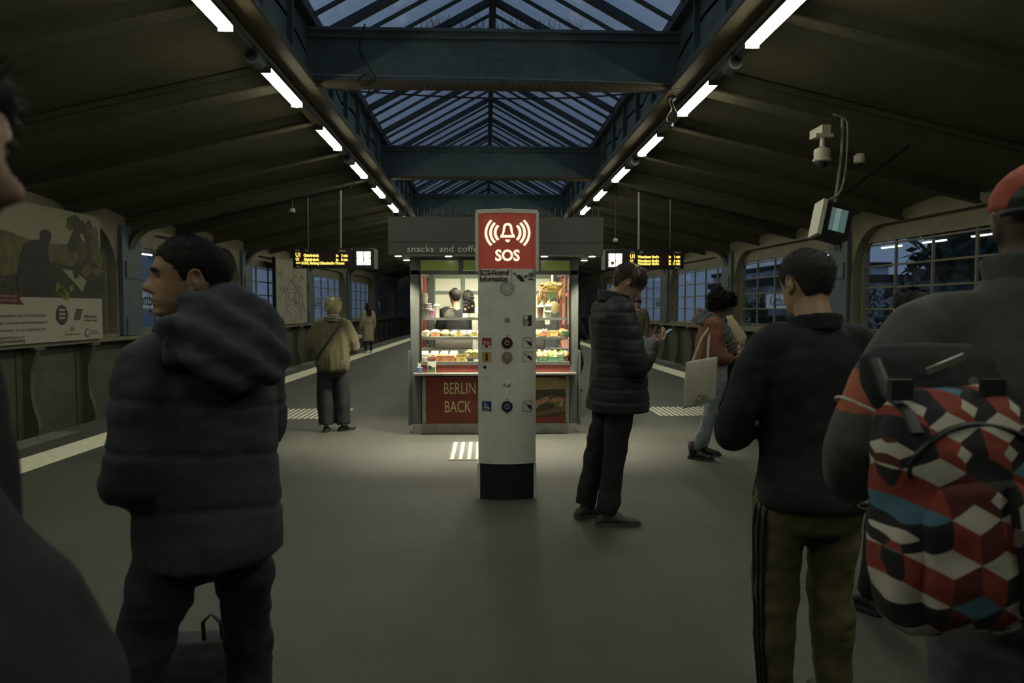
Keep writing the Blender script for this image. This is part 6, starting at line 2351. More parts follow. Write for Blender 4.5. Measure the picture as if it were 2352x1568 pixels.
# --- 3: blond woman seen from behind ---------------------------------------
fp = on_floor(766, 990)
D = Person('woman with short blond hair in an olive green jumper, seen from behind', (fp.x, fp.y), 4, 1.62, head=(-4, -8, 0), vox=.009, gvox=.013, female=True,
           joints=dict(elL=(-.27, .0, 1.14), wrL=(-.14, .2, 1.05), elR=(.26, .02, 1.12), wrR=(.1, .24, 1.1), footR=50, footL=-5, ankR=(.13, .02, .09), kneeR=(.12, .03, .5), ankL=(-.09, -.02, .09)))
D.body()
D.hair([(0, .4), (40, .3), (60, .0), (80, -.35), (100, -.5), (140, -.72), (180, -.8)], cap_thick(.12, top=.16), m_hblond, 4200, .06, (0, -.1, -1), .06, .0022, .25, 8)
m_green = mat('jumper_olive', (0.098, 0.09, 0.045), 0.9, var=0.2, vscale=30, bump=0.2, bscale=180)
q = MB()
D.torso(q, [(.79, .17, .13, -.01), (.82, .2, .16, -.02), (.9, .225, .17, -.02), (1.05, .235, .17, -.015), (1.2, .22, .155, -.01), (1.33, .2, .13, -.01), (1.41, .15, .1, -.01), (1.46, .085, .08, -.01)])
for sd in 'LR':
    D.arm(q, sd, (.09, [(0, .092), (.5, .098), (1, .1), (1.4, .09), (1.85, .06), (2, .04)]))
ju = D.finish(q, 'jumper', m_green, .011, 9, lambda p: .012 * fbm(p * np.array((13, 13, 3.5)), 21, 3))
q = MB()
D.band(q, D.wp((0, -.015, 1.475)), .06, .066, .075, .028, -6, flare=.012)
D.finish(q, 'scarf', mat('scarf_grey', (0.17, 0.165, 0.15), 0.9, var=0.2, vscale=20, bump=0.2, bscale=120), .007, 2, lambda p: .008 * np.sin(p[:, 2] * 190 + p[:, 0] * 14))
q = MB()
D.limb(q, [D.wp((.13, -.09, 1.45)), D.wp((.06, -.15, 1.33)), D.wp((-.08, -.185, 1.12)), D.wp((-.2, -.16, .96))], [(0, (.004, .014)), (3, (.004, .014))], 8, side=(0, 1, 0))
D.simple(q, 'bag_strap', m_black)
q = MB()
D.torso(q, [(.72, .14, .12, 0), (.85, .165, .13, -.01), (.95, .155, .12, 0)])
for sd in 'LR':
    D.leg(q, sd, [(0, .1), (.5, .1), (1, .105), (1.45, .108), (1.5, .1)])
D.finish(q, 'wide_trousers', m_trs, .012, 3, lambda p: .01 * fbm(p * np.array((16, 16, 2)), 23, 2))
for sd in 'LR':
    D.shoe(sd, m_black, m_sole, .25, .08, w=.042)

# --- 4: far woman in a trench coat ----------------------------------------
fp = on_floor(846, 811)
G = Person('woman with long dark hair in a belted trench coat by the far safety line', (fp.x, fp.y), 30, 1.68, head=(25, -4, 0), vox=.014, gvox=.02, female=True,
           joints=dict(wrL=(-.26, .1, .85)))
G.body()
q = MB()
G.torso(q, [(1.3, .06, .03, -.12), (1.36, .1, .05, -.13), (1.5, .095, .06, -.1), (1.62, .09, .08, -.05), (1.7, .08, .09, .0), (1.755, .045, .06, .0)], 20, 2.0)
G.finish(q, 'long_hair', m_hblack, .012, 2, folds(.006, (20, 20, 3), 3))
m_tr = mat('trench_beige', (0.34, 0.29, 0.18), 0.85, var=0.12, vscale=8, bump=0.15, bscale=80)
q = MB()
G.torso(q, [(.42, .2, .15, 0), (.7, .19, .15, 0), (.95, .175, .14, 0), (1.05, .155, .12, 0), (1.25, .18, .13, 0), (1.38, .18, .11, 0), (1.46, .09, .07, 0)], 28)
for sd in 'LR':
    G.arm(q, sd, (.08, [(0, .08), (1, .066), (2, .055)]))
tc_ = G.finish(q, 'trench_coat', m_tr, .018, 3, lambda p: .01 * fbm(p * np.array((14, 14, 3)), 31, 2))
q = MB()
G.band(q, G.wp((0, 0, 1.05)), .155, .12, .045, .018)
G.simple(q, 'belt', m_tr, tc_, False)
q = MB()
for sd in 'LR':
    G.leg(q, sd, [(0, .09), (1, .062), (1.9, .05), (2, .045)])
G.finish(q, 'trousers', m_jean, .018, 2)
for sd in 'LR':
    G.shoe(sd, m_solew, m_solew, .26, .09)
w_ = Matrix.Translation(G.root.location) @ Matrix.Rotation(R(30), 4, 'Z') @ G.j('wrL')
hb = thing('handbag', 'small white handbag carried by the far trench coat wearer', 'bag', (w_.x - .02, w_.y, w_.z - .34))
q = MB()
q.ball((w_.x - .02, w_.y - .02, w_.z - .26), (.11, .06, .08), 14, 8)
q.build('pouch', m_solew, hb, smooth=True)
q = MB()
q.tube([(w_.x - .1, w_.y - .02, w_.z - .22), (w_.x - .06, w_.y, w_.z - .1), (w_.x, w_.y, w_.z - .07), (w_.x + .04, w_.y, w_.z - .1), (w_.x + .06, w_.y - .02, w_.z - .22)], .009, 6)
q.build('handle', m_solew, hb)

# --- 5: woman with tote bag --------------------------------------------------
fp = on_floor(1622, 1050)
Tn = Person('curly haired woman in a rust jacket and grey scarf looking at a red phone', (fp.x, fp.y), -96, 1.66, head=(-8, -30, 0), vox=.007, gvox=.012, female=True, skin=(0.3, 0.18, 0.11),
            lean=[(0, 0, 0), (.7, 0, .02), (.95, 0, .05), (1.2, 0, .04), (1.45, 0, .04), (1.6, 0, .09), (2, 0, .12)],
            joints=dict(hipR=(.085, .05, .92), hipL=(-.085, .05, .92), kneeR=(.09, .03, .5), ankR=(.09, -.13, .09), kneeL=(-.09, .05, .5), ankL=(-.1, -.01, .09), footR=14, footL=-4,
                        elR=(.22, .06, 1.08), wrR=(.06, .24, 1.06), elL=(-.22, .08, 1.08), wrL=(-.02, .28, 1.13),
                        handR=dict(dir=(-.4, .9, .1), nrm=(-.4, 0, .9), curl=(55, 60, 65, 70)), handL=dict(dir=(.3, .8, .45), nrm=(.5, -.1, .8), curl=(50, 55, 60, 65), thumb=.8)))
Tn.body(neck=.05)
Tn.face(brow=(0.02, 0.014, 0.01))
Tn.hair([(0, .55), (35, .5), (55, .3), (70, .0), (90, -.3), (110, -.4), (140, -.55), (180, -.6)], lambda T, V: .1 + .06 * (1 - np.cos(T)) + .26 * np.clip(V / .5, 0, 1) * (1 - .15 * np.cos(T)), m_hblack, 5200, .05, (0, -.2, -.4), .5, .0022, .45, 9, curl=.09)
m_rust2 = mat('jacket_rust', (0.17, 0.066, 0.038), 0.85, var=0.2, vscale=20, bump=0.2, bscale=120)
q = MB()
Tn.torso(q, [(.98, .19, .15, -.02), (1.05, .2, .155, -.02), (1.15, .2, .15, -.015), (1.28, .205, .14, -.01), (1.37, .195, .125, -.01), (1.43, .14, .1, -.01), (1.47, .08, .08, -.01)])
for sd in 'LR':
    Tn.arm(q, sd, (.09, [(0, .092), (.5, .085), (1, .08), (1.5, .07), (1.85, .055), (2, .045)]))
Tn.finish(q, 'jacket', m_rust2, .0105, 9, lambda p: .01 * fbm(p * np.array((10, 10, 13)), 41, 3))
q = MB()
Tn.torso(q, [(.8, .17, .14, .01), (.9, .175, .145, .01), (1.05, .165, .15, .01), (1.2, .16, .14, .02), (1.35, .1, .11, .03)])
Tn.finish(q, 'white_shirt', mat('shirt_white', (0.4, 0.4, 0.33), 0.85, var=0.12, vscale=10), .011, 3, folds(.01, (10, 10, 8), 43))
m_scarf = mat('scarf_striped', (0.075, 0.08, 0.075), 0.95, col2=(0.16, 0.165, 0.15), vscale=9, stretch=(1, 1, 7), bump=0.3, bscale=150)
q = MB()
Tn.band(q, Tn.wp((0, -.02, 1.455)), .09, .1, .15, .06, -22)
Tn.limb(q, [Tn.wp((.12, .0, 1.44)), Tn.wp((.13, .1, 1.33)), Tn.wp((.1, .165, 1.2)), Tn.wp((.06, .185, 1.1))], [(0, (.05, .09)), (1, (.045, .085)), (3, (.035, .07))])
sf = Tn.finish(q, 'scarf', m_scarf, .009, 3, lambda p: .004 * np.sin(p[:, 2] * 80 - p[:, 1] * 70 + 3 * vnoise(p * 8, 3)) + .008 * fbm(p * 12, 44, 3))
m_dk = mat('coat_black', (0.012, 0.013, 0.014), 0.85)
q = MB()
Tn.limb(q, [Tn.wp((-.06, .12, 1.4)), Tn.wp((-.08, .2, 1.2)), Tn.wp((-.1, .2, .95)), Tn.wp((-.12, .2, .45))], [(0, (.04, .05)), (1, (.06, .07)), (3, (.07, .1))])
Tn.finish(q, 'dark_scarf_end', m_dk, .011, 3, folds(.01, (9, 9, 4), 47))
m_den = mat('denim_light', (0.2, 0.235, 0.245), 0.85, var=0.3, vscale=9, bump=0.15, bscale=120)
q = MB()
Tn.torso(q, [(.76, .13, .115, 0), (.86, .165, .14, -.015), (.96, .155, .125, 0)])
for sd in 'LR':
    Tn.leg(q, sd, [(0, .1), (.4, .092), (1, .07), (1.5, .066), (1.78, .062), (1.82, .05)])
Tn.finish(q, 'jeans', m_den, .0115, 3, folds(.012, (9, 9, 12), 51))
m_boot = mat('boot_leather', (0.022, 0.02, 0.018), 0.45)
for sd in 'LR':
    Tn.shoe(sd, m_boot, m_sole, .27, .1, boot=.19, name='ankle_boot')
MT = Matrix.Translation(Tn.root.location) @ Matrix.Rotation(R(-96), 4, 'Z')
phone(MT @ Matrix.Translation((Tn.j('wrR') + Tn.j('wrL')) / 2 + Vector((.0, .1, .06))) @ Euler((R(35), 0, 0)).to_matrix().to_4x4(), 'red phone held by the woman with the tote bag', mat('phone_red', (0.35, 0.05, 0.05), 0.4), e=.3)
# tote bag hanging from her right shoulder
tb0 = MT @ Tn.wp((.19, -.05, 1.0))
tote = thing('tote_bag', 'off white cotton tote bag hanging from the curly haired woman\'s shoulder', 'bag', (tb0.x, tb0.y, .55))
m_tote = mat('cotton_cream', (0.44, 0.43, 0.34), 0.9, var=0.1, vscale=12, bump=0.25, bscale=200)
tl, tr_ = at(1568, 830, fp.y - .22), at(1640, 830, fp.y - .3)


def tq(u, v, d=0.0):
    """u across the bag, v up from the bottom"""
    zb_, zt_ = .55, 1.0
    x = tl.x + .0 + .02 * v + u * (.3 - .07 * v * (1 - u))
    z = zb_ + (zt_ - zb_) * v + .09 * u * (1 - .35 * v) * 1.0 - .02
    y = fp.y - .25 - .05 * u + d
    return Vector((x, y, z))


q = MB()
nu, nv = 16, 20
ring = []
rows = []
for j in range(nv + 1):
    v = j / nv
    row = []
    for i in range(nu + 1):
        u = i / nu
        bl_ = .045 * math.sin(math.pi * u) ** .7 * math.sin(math.pi * (.08 + .8 * (1 - v) ** .8)) + .003
        wv = .006 * math.sin(9 * u + 4 * v) + .005 * math.sin(17 * u - 3 * v)
        row.append(tq(u, v, -bl_ + wv))
    for i in range(nu - 1, 0, -1):
        u = i / nu
        bl_ = .04 * math.sin(math.pi * u) ** .7 * math.sin(math.pi * (.08 + .8 * (1 - v) ** .8)) + .003
        row.append(tq(u, v, bl_))
    rows.append(row)
q.loft(rows)
q.build('bag_body', m_tote, tote, smooth=True)
shp = MT @ Tn.wp((.16, -.03, 1.475))
for (u, yo) in ((.22, -.0), (.72, .03)):
    q = MB()
    a_ = tq(u, 1.0)
    q.tube([a_ - Vector((0, 0, .03)), a_.lerp(shp, .5) + Vector((-.02, -.02, 0)), shp + Vector((-.03 + yo, -.05, -.05)), shp + Vector((yo, .0, .0)), shp + Vector((yo + .02, .06, -.06))],
           [(.012, .003)] * 5, 8, side=(1, 0, 0))
    q.build('strap', m_tote, tote)
rt = (R(90), R(-14), R(0))
for i, s_ in enumerate(('KINDERLEICHT', '+ KINDERSTARK')):
    q = MB()
    c = tq(.55 + .05 * i, .2 - .055 * i, -.052)
    q.box(-.06, .06, -.001, .001, -.011, .011)
    Mr = Matrix.Translation(c) @ Matrix.Rotation(R(-14), 4, 'Y')
    q.v = [tuple(Mr @ Vector(p_)) for p_ in q.v]
    q.build('print_patch', mat('bag_patch', (0.6, 0.59, 0.48), 0.8), tote)
    text(s_, .02, c + Vector((0, -.003, 0)), m_ink, tote, bold=.0006, rot=rt, sx=.75, name='print_lettering', ext=.0004)

# --- 6: trench coat behind her ------------------------------------------------
fp6 = on_floor(1655, 972)
Cn = Person('person in a cream trench coat with auburn hair behind the tote bag woman', (fp6.x, fp6.y), -80, 1.69, head=(-10, 2, 0), vox=.011, gvox=.016, female=True,
            joints=dict(elR=(.22, .16, 1.16), wrR=(.1, .16, 1.0), footR=10), nose=1.1)
Cn.body()
Cn.face(brow=(0.04, 0.025, 0.015))
Cn.hair([(0, .5), (40, .45), (60, .1), (80, -.2), (100, -.3), (140, -.5), (180, -.6)], cap_thick(.1, top=.2), m_hred, 1200, .05, (0, -.5, -.4), .25, .003, .3, 12)
m_tr2 = mat('trench_cream', (0.42, 0.38, 0.25), 0.8, var=0.1, vscale=8, bump=0.15, bscale=80)
q = MB()
Cn.torso(q, [(.36, .19, .18, 0), (.6, .185, .17, 0), (.95, .175, .15, 0), (1.05, .165, .135, 0), (1.25, .19, .14, 0), (1.38, .185, .125, 0), (1.46, .09, .085, 0)], 28)
for sd in 'LR':
    Cn.arm(q, sd, (.085, [(0, .085), (1, .075), (2, .055)]))
o = Cn.finish(q, 'trench_coat', m_tr2, .015, 3, lambda p: .009 * fbm(p * np.array((12, 12, 6)), 61, 3))
q = MB()
Cn.band(q, Cn.wp((0, -.01, 1.46)), .075, .08, .06, .02, -10, flare=.02)
Cn.simple(q, 'collar', m_tr2, o, False)
q = MB()
for sd in 'LR':
    Cn.leg(q, sd, [(0, .09), (1, .075), (1.9, .075), (2, .07)])
Cn.finish(q, 'trousers', m_tr2, .016, 2)
for sd in 'LR':
    Cn.shoe(sd, m_solew, m_solew, .26, .085)

# --- 7: black jumper, olive track pants ----------------------------------------
p = at(1868, 660, 2.55)
K7 = Person('man with cropped hair in a black jumper and olive track pants, seen from behind', (p.x, 2.55), 3, 1.71, head=(12, -8, 0), vox=.0052, gvox=.0115, skin=(0.4, 0.265, 0.165),
            joints=dict(elL=(-.295, .02, 1.08), wrL=(-.14, .24, 1.07), elR=(.29, .03, 1.08), wrR=(.12, .26, 1.07), footR=10, hipL=(-.1, 0, .9), hipR=(.1, 0, .9), ankL=(-.13, -.02, .09), kneeL=(-.12, .01, .5), ankR=(.11, 0, .09)))
K7.body(neck=.062)
K7.face(brow=(0.025, 0.02, 0.015))
K7.hair([(0, .62), (35, .55), (52, .35), (64, .15), (74, .0), (84, -.15), (92, .05), (100, .18), (112, .02), (122, -.25), (140, -.52), (180, -.56)], cap_thick(.02, top=.1), m_hgrey, 6500, .013, (0, .3, -.2), .5, .0009, .1, 15)
m_bj = mat('jumper_black', (0.013, 0.015, 0.015), 0.85, var=0.2, vscale=40, bump=0.12, bscale=220)
q = MB()
K7.torso(q, [(.815, .212, .17, -.005), (.88, .205, .16, -.01), (1.0, .18, .135, -.005), (1.15, .19, .135, 0), (1.27, .2, .138, 0), (1.35, .19, .125, -.005), (1.42, .135, .1, -.01), (1.475, .08, .085, -.012)])
for sd in 'LR':
    K7.arm(q, sd, (.075, [(0, .076), (.5, .072), (1, .072), (1.5, .063), (2, .045)]))
o = K7.finish(q, 'jumper', m_bj, .0105, 12, folds(.009, (7, 7, 9), 71))
q = MB()
K7.band(q, K7.wp((0, -.015, 1.475)), .072, .078, .06, .014, -10, flare=.006)
K7.finish(q, 'collar', m_bj, .007, 2, None, o)
m_ol = mat('trackpants_olive', (0.115, 0.105, 0.045), 0.85, var=0.15, vscale=14, bump=0.12, bscale=160)
q = MB()
K7.torso(q, [(.72, .15, .125, 0), (.8, .178, .138, -.01), (.86, .165, .125, -.01), (.95, .14, .1, 0)])
for sd in 'LR':
    K7.leg(q, sd, [(0, .092), (.3, .104), (1, .085), (1.5, .08), (2, .06)])
tp_ = K7.finish(q, 'track_pants', m_ol, .0115, 4, folds(.011, (8, 8, 13), 75))
h, k_, a = K7.j('hipL'), K7.j('kneeL'), K7.j('ankL')
for i in range(3):
    q = MB()
    pts = []
    for t in np.linspace(.1, .98, 16):
        c = h.lerp(k_, min(1, t * 2)) if t < .5 else k_.lerp(a, t * 2 - 1)
        r_ = float(np.interp(t, [0, .2, .5, .75, 1], [.1, .108, .087, .081, .062]))
        ang = R(180 + 6 + 14 * i)
        pts.append(c + Vector((r_ * math.cos(ang), r_ * math.sin(ang), 0)) * 1.0)
    K7.limb(q, pts, [(0, (.004, .007)), (15, (.004, .007))], 8, side=(math.cos(ang), math.sin(ang), 0), sub=2)
    K7.simple(q, 'side_stripe', m_black, tp_)
for sd in 'LR':
    K7.shoe(sd, m_black, m_sole, .29, .1)

# --- 8: capped man with patterned backpack ---------------------------------
p = at(2378, 560, 1.62)
Y8 = 1.62
K8 = Person('man in a grey jacket with a coral cap, carrying a patterned backpack', (p.x, Y8), -6, 1.82, head=(-18, -3, 0), vox=.009, gvox=.012, skin=(0.09, 0.06, 0.045),
            joints=dict(shL=(-.235, -.01, 1.385), shR=(.235, -.01, 1.385), elL=(-.375, -.03, 1.16), wrL=(-.31, .18, 1.0), elR=(.37, -.03, 1.12), wrR=(.3, .2, .98)))
K8.body(neck=.066)
m_coral = mat('cap_coral', (0.4, 0.085, 0.05), 0.85, var=0.1, vscale=20, bump=0.15, bscale=200)
capo = K8.hair([(0, .3), (60, .27), (120, .15), (180, .05)], lambda T, V: .1 + .1 * V, m_coral, 0, rough=.02, name='cap', seed=3)
q = MB()
# dark mesh panel over the back opening of the cap
tt = np.linspace(math.pi - 1.0, math.pi + 1.0, 22)
rows = []
for z0 in np.linspace(.02, .62, 12):
    w_ = math.sqrt(max(0.02, 1 - ((z0 - .02) / .64) ** 2))
    rows.append([K8.head_pt(head_surface(np.array(math.pi + (t - math.pi) * w_ * .95), np.array(z0), 0) * np.array([1.19, 1.19, 1.0]) + np.array([0, -.02, .06])) for t in tt])
q.loft(rows, cap=False, closed=False)
K8.simple(q, 'back_panel', m_black, capo)
q = MB()
q.tube([K8.head_pt(head_surface(np.array(t), np.array(.12), 0) * 1.2) for t in np.linspace(math.pi - 1.1, math.pi + 1.1, 15)], [(.009, .005)] * 15, 8, side=(0, 0, 1))
K8.simple(q, 'strap', m_black, capo)
q = MB()
q.ball((0, 0, 0), (.5, .6, .04), 20, 6)
q.v = [tuple(K8.head_pt(Vector(p_) + Vector((0, 1.0, .3)))) for p_ in q.v]
K8.simple(q, 'brim', m_coral, capo)
m_g8 = mat('jacket_grey', (0.085, 0.09, 0.082), 0.9, var=0.15, vscale=30, bump=0.2, bscale=220)
m_or = mat('jacket_coral', (0.4, 0.125, 0.07), 0.9, var=0.1, vscale=30, bump=0.2, bscale=220)
q = MB()
K8.torso(q, [(.86, .21, .16, 0), (1.0, .225, .16, 0), (1.15, .235, .165, 0), (1.28, .25, .165, 0), (1.36, .235, .145, 0), (1.43, .17, .115, -.005), (1.5, .11, .1, -.01), (1.53, .09, .095, -.01)])
for sd in 'LR':
    K8.arm(q, sd, (.085, [(0, .09), (.4, .084), (.7, .08), (1, .08), (1.3, .078), (1.7, .07), (2, .055)]))
o8 = K8.finish(q, 'jacket', [m_g8, m_or], .0105, 14, folds(.009, (6, 6, 6), 81))
# coral band woven round the left sleeve: faces between two heights on the arm
me = o8.data
for pg_ in me.polygons:
    c = pg_.center / K8.k
    if c.x < -.24 and 1.205 < c.z + .12 * (c.x + .33) < 1.3:
        pg_.material_index = 1
q = MB()
K8.band(q, K8.wp((0, -.012, 1.525)), .084, .09, .07, .018, -8, flare=.012)
K8.finish(q, 'collar', m_g8, .008, 3, None, o8)
el, sh = K8.j('elL'), K8.j('shL')
ax = (el - sh).normalized()
c = sh.lerp(el, .83)
u_ = ax.orthogonal().normalized()
v_ = ax.cross(u_)
q = MB()
ring = [c + (u_ * math.cos(t) + v_ * math.sin(t)) * .086 * K8.k for t in np.linspace(0, 2 * math.pi, 40)]
q.tube(ring, .004, 6)
K8.simple(q, 'sleeve_piping', mat('piping_white', (0.55, 0.55, 0.48), 0.7), o8)
m_den2 = mat('denim_grey', (0.085, 0.1, 0.105), 0.85, var=0.3, vscale=12, bump=0.15, bscale=140)
q = MB()
K8.torso(q, [(.74, .16, .13, 0), (.84, .19, .145, -.01), (.95, .18, .13, 0)])
for sd in 'LR':
    K8.leg(q, sd, [(0, .115), (.4, .105), (1, .085), (2, .07)])
K8.finish(q, 'jeans', m_den2, .0125, 3, folds(.01, (8, 8, 12), 85))
for sd in 'LR':
    K8.shoe(sd, m_black, m_sole, .29, .1)


def cube_material():
    m = bpy.data.materials.new('cube_print')
    m.use_nodes = True
    nt = m.node_tree
    N, Lk = nt.nodes, nt.links
    b = N['Principled BSDF']
    b.inputs['Roughness'].default_value = 0.85

    def mth(op, x, y=None, z=None):
        n = N.new('ShaderNodeMath')
        n.operation = op
        for i, v in enumerate((x, y, z)):
            if v is None:
                continue
            if isinstance(v, (int, float)):
                n.inputs[i].default_value = v
            else:
                Lk.new(v, n.inputs[i])
        return n.outputs[0]
    t = N.new('ShaderNodeTexCoord')
    sp = N.new('ShaderNodeSeparateXYZ')
    Lk.new(t.outputs['Object'], sp.inputs[0])
    sc = 11.0
    px = mth('ADD', mth('MULTIPLY', sp.outputs[0], sc), mth('MULTIPLY', sp.outputs[1], sc * .2))
    py = mth('MULTIPLY', sp.outputs[2], sc)
    H3 = math.sqrt(3)
    ax_ = mth('SUBTRACT', mth('FLOORED_MODULO', px, 1.0), .5)
    ay_ = mth('SUBTRACT', mth('FLOORED_MODULO', py, H3), H3 / 2)
    bx_ = mth('SUBTRACT', mth('FLOORED_MODULO', mth('SUBTRACT', px, .5), 1.0), .5)
    by_ = mth('SUBTRACT', mth('FLOORED_MODULO', mth('SUBTRACT', py, H3 / 2), H3), H3 / 2)
    da = mth('ADD', mth('MULTIPLY', ax_, ax_), mth('MULTIPLY', ay_, ay_))
    db = mth('ADD', mth('MULTIPLY', bx_, bx_), mth('MULTIPLY', by_, by_))
    cond = mth('LESS_THAN', da, db)
    inv = mth('SUBTRACT', 1.0, cond)
    gx = mth('ADD', mth('MULTIPLY', ax_, cond), mth('MULTIPLY', bx_, inv))
    gy = mth('ADD', mth('MULTIPLY', ay_, cond), mth('MULTIPLY', by_, inv))
    ang = mth('ARCTAN2', gx, gy)                       # 0 = up
    top = mth('LESS_THAN', mth('ABSOLUTE', ang), math.pi / 3)
    right = mth('GREATER_THAN', ang, 0.0)
    idx = N.new('ShaderNodeCombineXYZ')
    Lk.new(mth('ROUND', mth('MULTIPLY', mth('SUBTRACT', px, gx), 2.0)), idx.inputs[0])
    Lk.new(mth('ROUND', mth('MULTIPLY', mth('SUBTRACT', py, gy), 1.1547)), idx.inputs[1])
    wn_ = N.new('ShaderNodeTexWhiteNoise')
    Lk.new(idx.outputs[0], wn_.inputs['Vector'])
    rnd = wn_.outputs['Value']

    def mix(f, c1, c2):
        n = N.new('ShaderNodeMix')
        n.data_type = 'RGBA'
        Lk.new(f, n.inputs['Factor'])
        for s_, c in ((6, c1), (7, c2)):
            if isinstance(c, tuple):
                n.inputs[s_].default_value = (*c, 1)
            else:
                Lk.new(c, n.inputs[s_])
        return n.outputs[2]
    white, blue, red, blk, mar = (0.5, 0.49, 0.42), (0.07, 0.17, 0.24), (0.24, 0.045, 0.03), (0.012, 0.014, 0.014), (0.09, 0.02, 0.016)
    tcol = mix(mth('GREATER_THAN', rnd, .72), white, mix(mth('GREATER_THAN', rnd, .87), blue, blk))
    scol = mix(right, mix(mth('GREATER_THAN', rnd, .8), red, mar), mix(mth('LESS_THAN', rnd, .25), blk, mar))
    # smaller cube notch inside some cells
    small = mth('LESS_THAN', mth('ADD', mth('ABSOLUTE', gx), mth('ABSOLUTE', mth('ADD', gy, .22))), .17)
    sel = mth('MULTIPLY', small, mth('GREATER_THAN', wn_.outputs['Value'], .5))
    col = mix(top, scol, tcol)
    col = mix(sel, col, white)
    Lk.new(col, b.inputs['Base Color'])
    return m


m_cube = cube_material()
# backpack worn on his back
pk = at(2245, 1240, 1.28)
bk = thing('backpack', 'backpack with a red, white and blue cube print on the capped man\'s back', 'backpack', (pk.x, 1.3, .86))
q = MB()
bx, by = pk.x, 1.33


def bpk(rows, n=40, pw=3.0):
    rr = []
    for (z, hw, hd, yo) in rows:
        ring = []
        for k in range(n):
            t = 2 * math.pi * k / n
            c_, s_ = math.cos(t), math.sin(t)
            c_ = math.copysign(abs(c_) ** (2 / pw), c_)
            s_ = math.copysign(abs(s_) ** (2 / pw), s_)
            ring.append((bx + hw * c_, by + yo + hd * s_, z))
        rr.append(ring)
    return rr


def pack_part(mb, name, m, amp, seed, parent=bk):
    me = mb.mesh(name, m)
    o = bpy.data.objects.new('tmp', me)
    C.objects.link(o)
    md = o.modifiers.new('r', 'REMESH')
    md.mode = 'VOXEL'
    md.voxel_size = .009
    ms = o.modifiers.new('s', 'SMOOTH')
    ms.iterations = 4
    me2 = bpy.data.meshes.new_from_object(o.evaluated_get(bpy.context.evaluated_depsgraph_get()))
    bpy.data.objects.remove(o)
    n = len(me2.vertices)
    co = np.empty(n * 3)
    me2.vertices.foreach_get('co', co)
    co = co.reshape(-1, 3)
    nr = np.empty(n * 3)
    me2.vertices.foreach_get('normal', nr)
    co = co + nr.reshape(-1, 3) * (amp * fbm(co * 9, seed, 3))[:, None] - np.array(wloc(parent))
    me2.vertices.foreach_set('co', co.ravel())
    me2.polygons.foreach_set('use_smooth', [True] * len(me2.polygons))
    me2.update()
    ob = bpy.data.objects.new(name, me2)
    C.objects.link(ob)
    ob.parent = parent
    return ob


q.loft(bpk([(.87, .1, .06, .04), (.9, .128, .085, .03), (1.0, .14, .1, .02), (1.1, .143, .1, .02), (1.24, .14, .095, .03), (1.31, .125, .08, .05), (1.345, .1, .05, .07)]))
pb_ = pack_part(q, 'main_bag', m_cube, .012, 5)
q = MB()
q.loft(bpk([(.91, .08, .025, -.055), (.94, .1, .04, -.06), (1.0, .11, .05, -.06), (1.1, .11, .045, -.058), (1.17, .09, .03, -.055), (1.19, .06, .015, -.05)]))
fpk = pack_part(q, 'front_pocket', m_cube, .01, 6)
q = MB()
pts = [(bx + .125 * math.cos(t), by + .035 - .098 * max(0.0, 1 - abs(.125 * math.cos(t) / .14) ** 3) ** .34 - .008 + .035 * max(0, math.sin(t)) ** 3, 1.2 + .085 * math.sin(t)) for t in np.linspace(-.15, math.pi + .15, 24)]
q.tube(pts, [(.005, .007)] * 24, 8)
q.build('zip_piping', m_black, bk, smooth=True)
q = MB()
q.tube([(bx + .03, by - .09, 1.18), (bx + .035, by - .108, 1.08), (bx + .05, by - .108, .95)], [(.005, .012)] * 3, 8)
q.build('centre_zip', m_black, bk)
q = MB()
q.box(bx + .025, bx + .045, by - .118, by - .108, 1.08, 1.11)
q.build('zip_puller', m_steel, bk)
q = MB()
q.loft(bpk([(1.29, .12, .045, .08), (1.34, .145, .05, .1), (1.4, .14, .04, .125), (1.425, .1, .02, .135)]))
pack_part(q, 'top_lid', m_bj, .006, 8)
for sx in (-.12, .06):
    q = MB()
    q.tube([(bx + sx, by + .098, 1.398), (bx + sx, by + .062, 1.355), (bx + sx, by + .045, 1.33), (bx + sx * .95, by - .012, 1.305), (bx + sx * .95, by - .044, 1.27)], [(.014, .004)] * 5, 8, side=(1, 0, 0))
    sp_ = q.build('strap', m_black, bk)
    q = MB()
    q.box(bx + sx - .021, bx + sx + .021, by - .002, by + .014, 1.325, 1.365)
    q.build('buckle', mat('buckle_grey', (0.03, 0.032, 0.03), 0.35), sp_)
q = MB()
q.box(bx - .045, bx + .035, by + .045, by + .053, 1.385, 1.397, rot=(0, R(-22), 0))
q.build('name_tag', mat('tag_metal', (0.3, 0.3, 0.26), 0.4, 0.5), bk)

# --- 9: dark figure at the left edge, facing across ------------------------------
p = at(12, 430, .74)
K9 = Person('dark clothed person in profile, standing nearest to the hooded jacket wearer', (p.x - .262, .74), -88, 1.775, head=(0, -3, 0), vox=.008, gvox=.012, skin=(0.3, 0.2, 0.14), nose=1.1,
            lean=[(0, 0, 0), (1.3, 0, 0), (1.46, 0, .05), (1.52, 0, .12), (2, 0, .12)],
            joints=dict(elR=(.22, .04, 1.12), wrR=(.06, .2, 1.08), elL=(-.22, .04, 1.1), wrL=(-.05, .2, 1.06)))
K9.body()
K9.face()
K9.hair([(0, .45), (45, .4), (65, .1), (80, -.15), (100, -.1), (140, -.5), (180, -.6)], cap_thick(.1, top=.2), m_hblack, 800, .04, (0, -.5, -.4), .2, .002, .2, 17)
q = MB()
K9.torso(q, [(.7, .2, .2, .13), (.9, .2, .21, .135), (1.06, .2, .2, .13), (1.16, .2, .18, .1), (1.24, .19, .15, .06), (1.33, .18, .125, .01), (1.43, .14, .11, 0), (1.48, .085, .085, -.01)])
for sd in 'LR':
    K9.arm(q, sd, (.095, [(0, .098), (.5, .09), (1, .088), (1.5, .08), (2, .06)]))
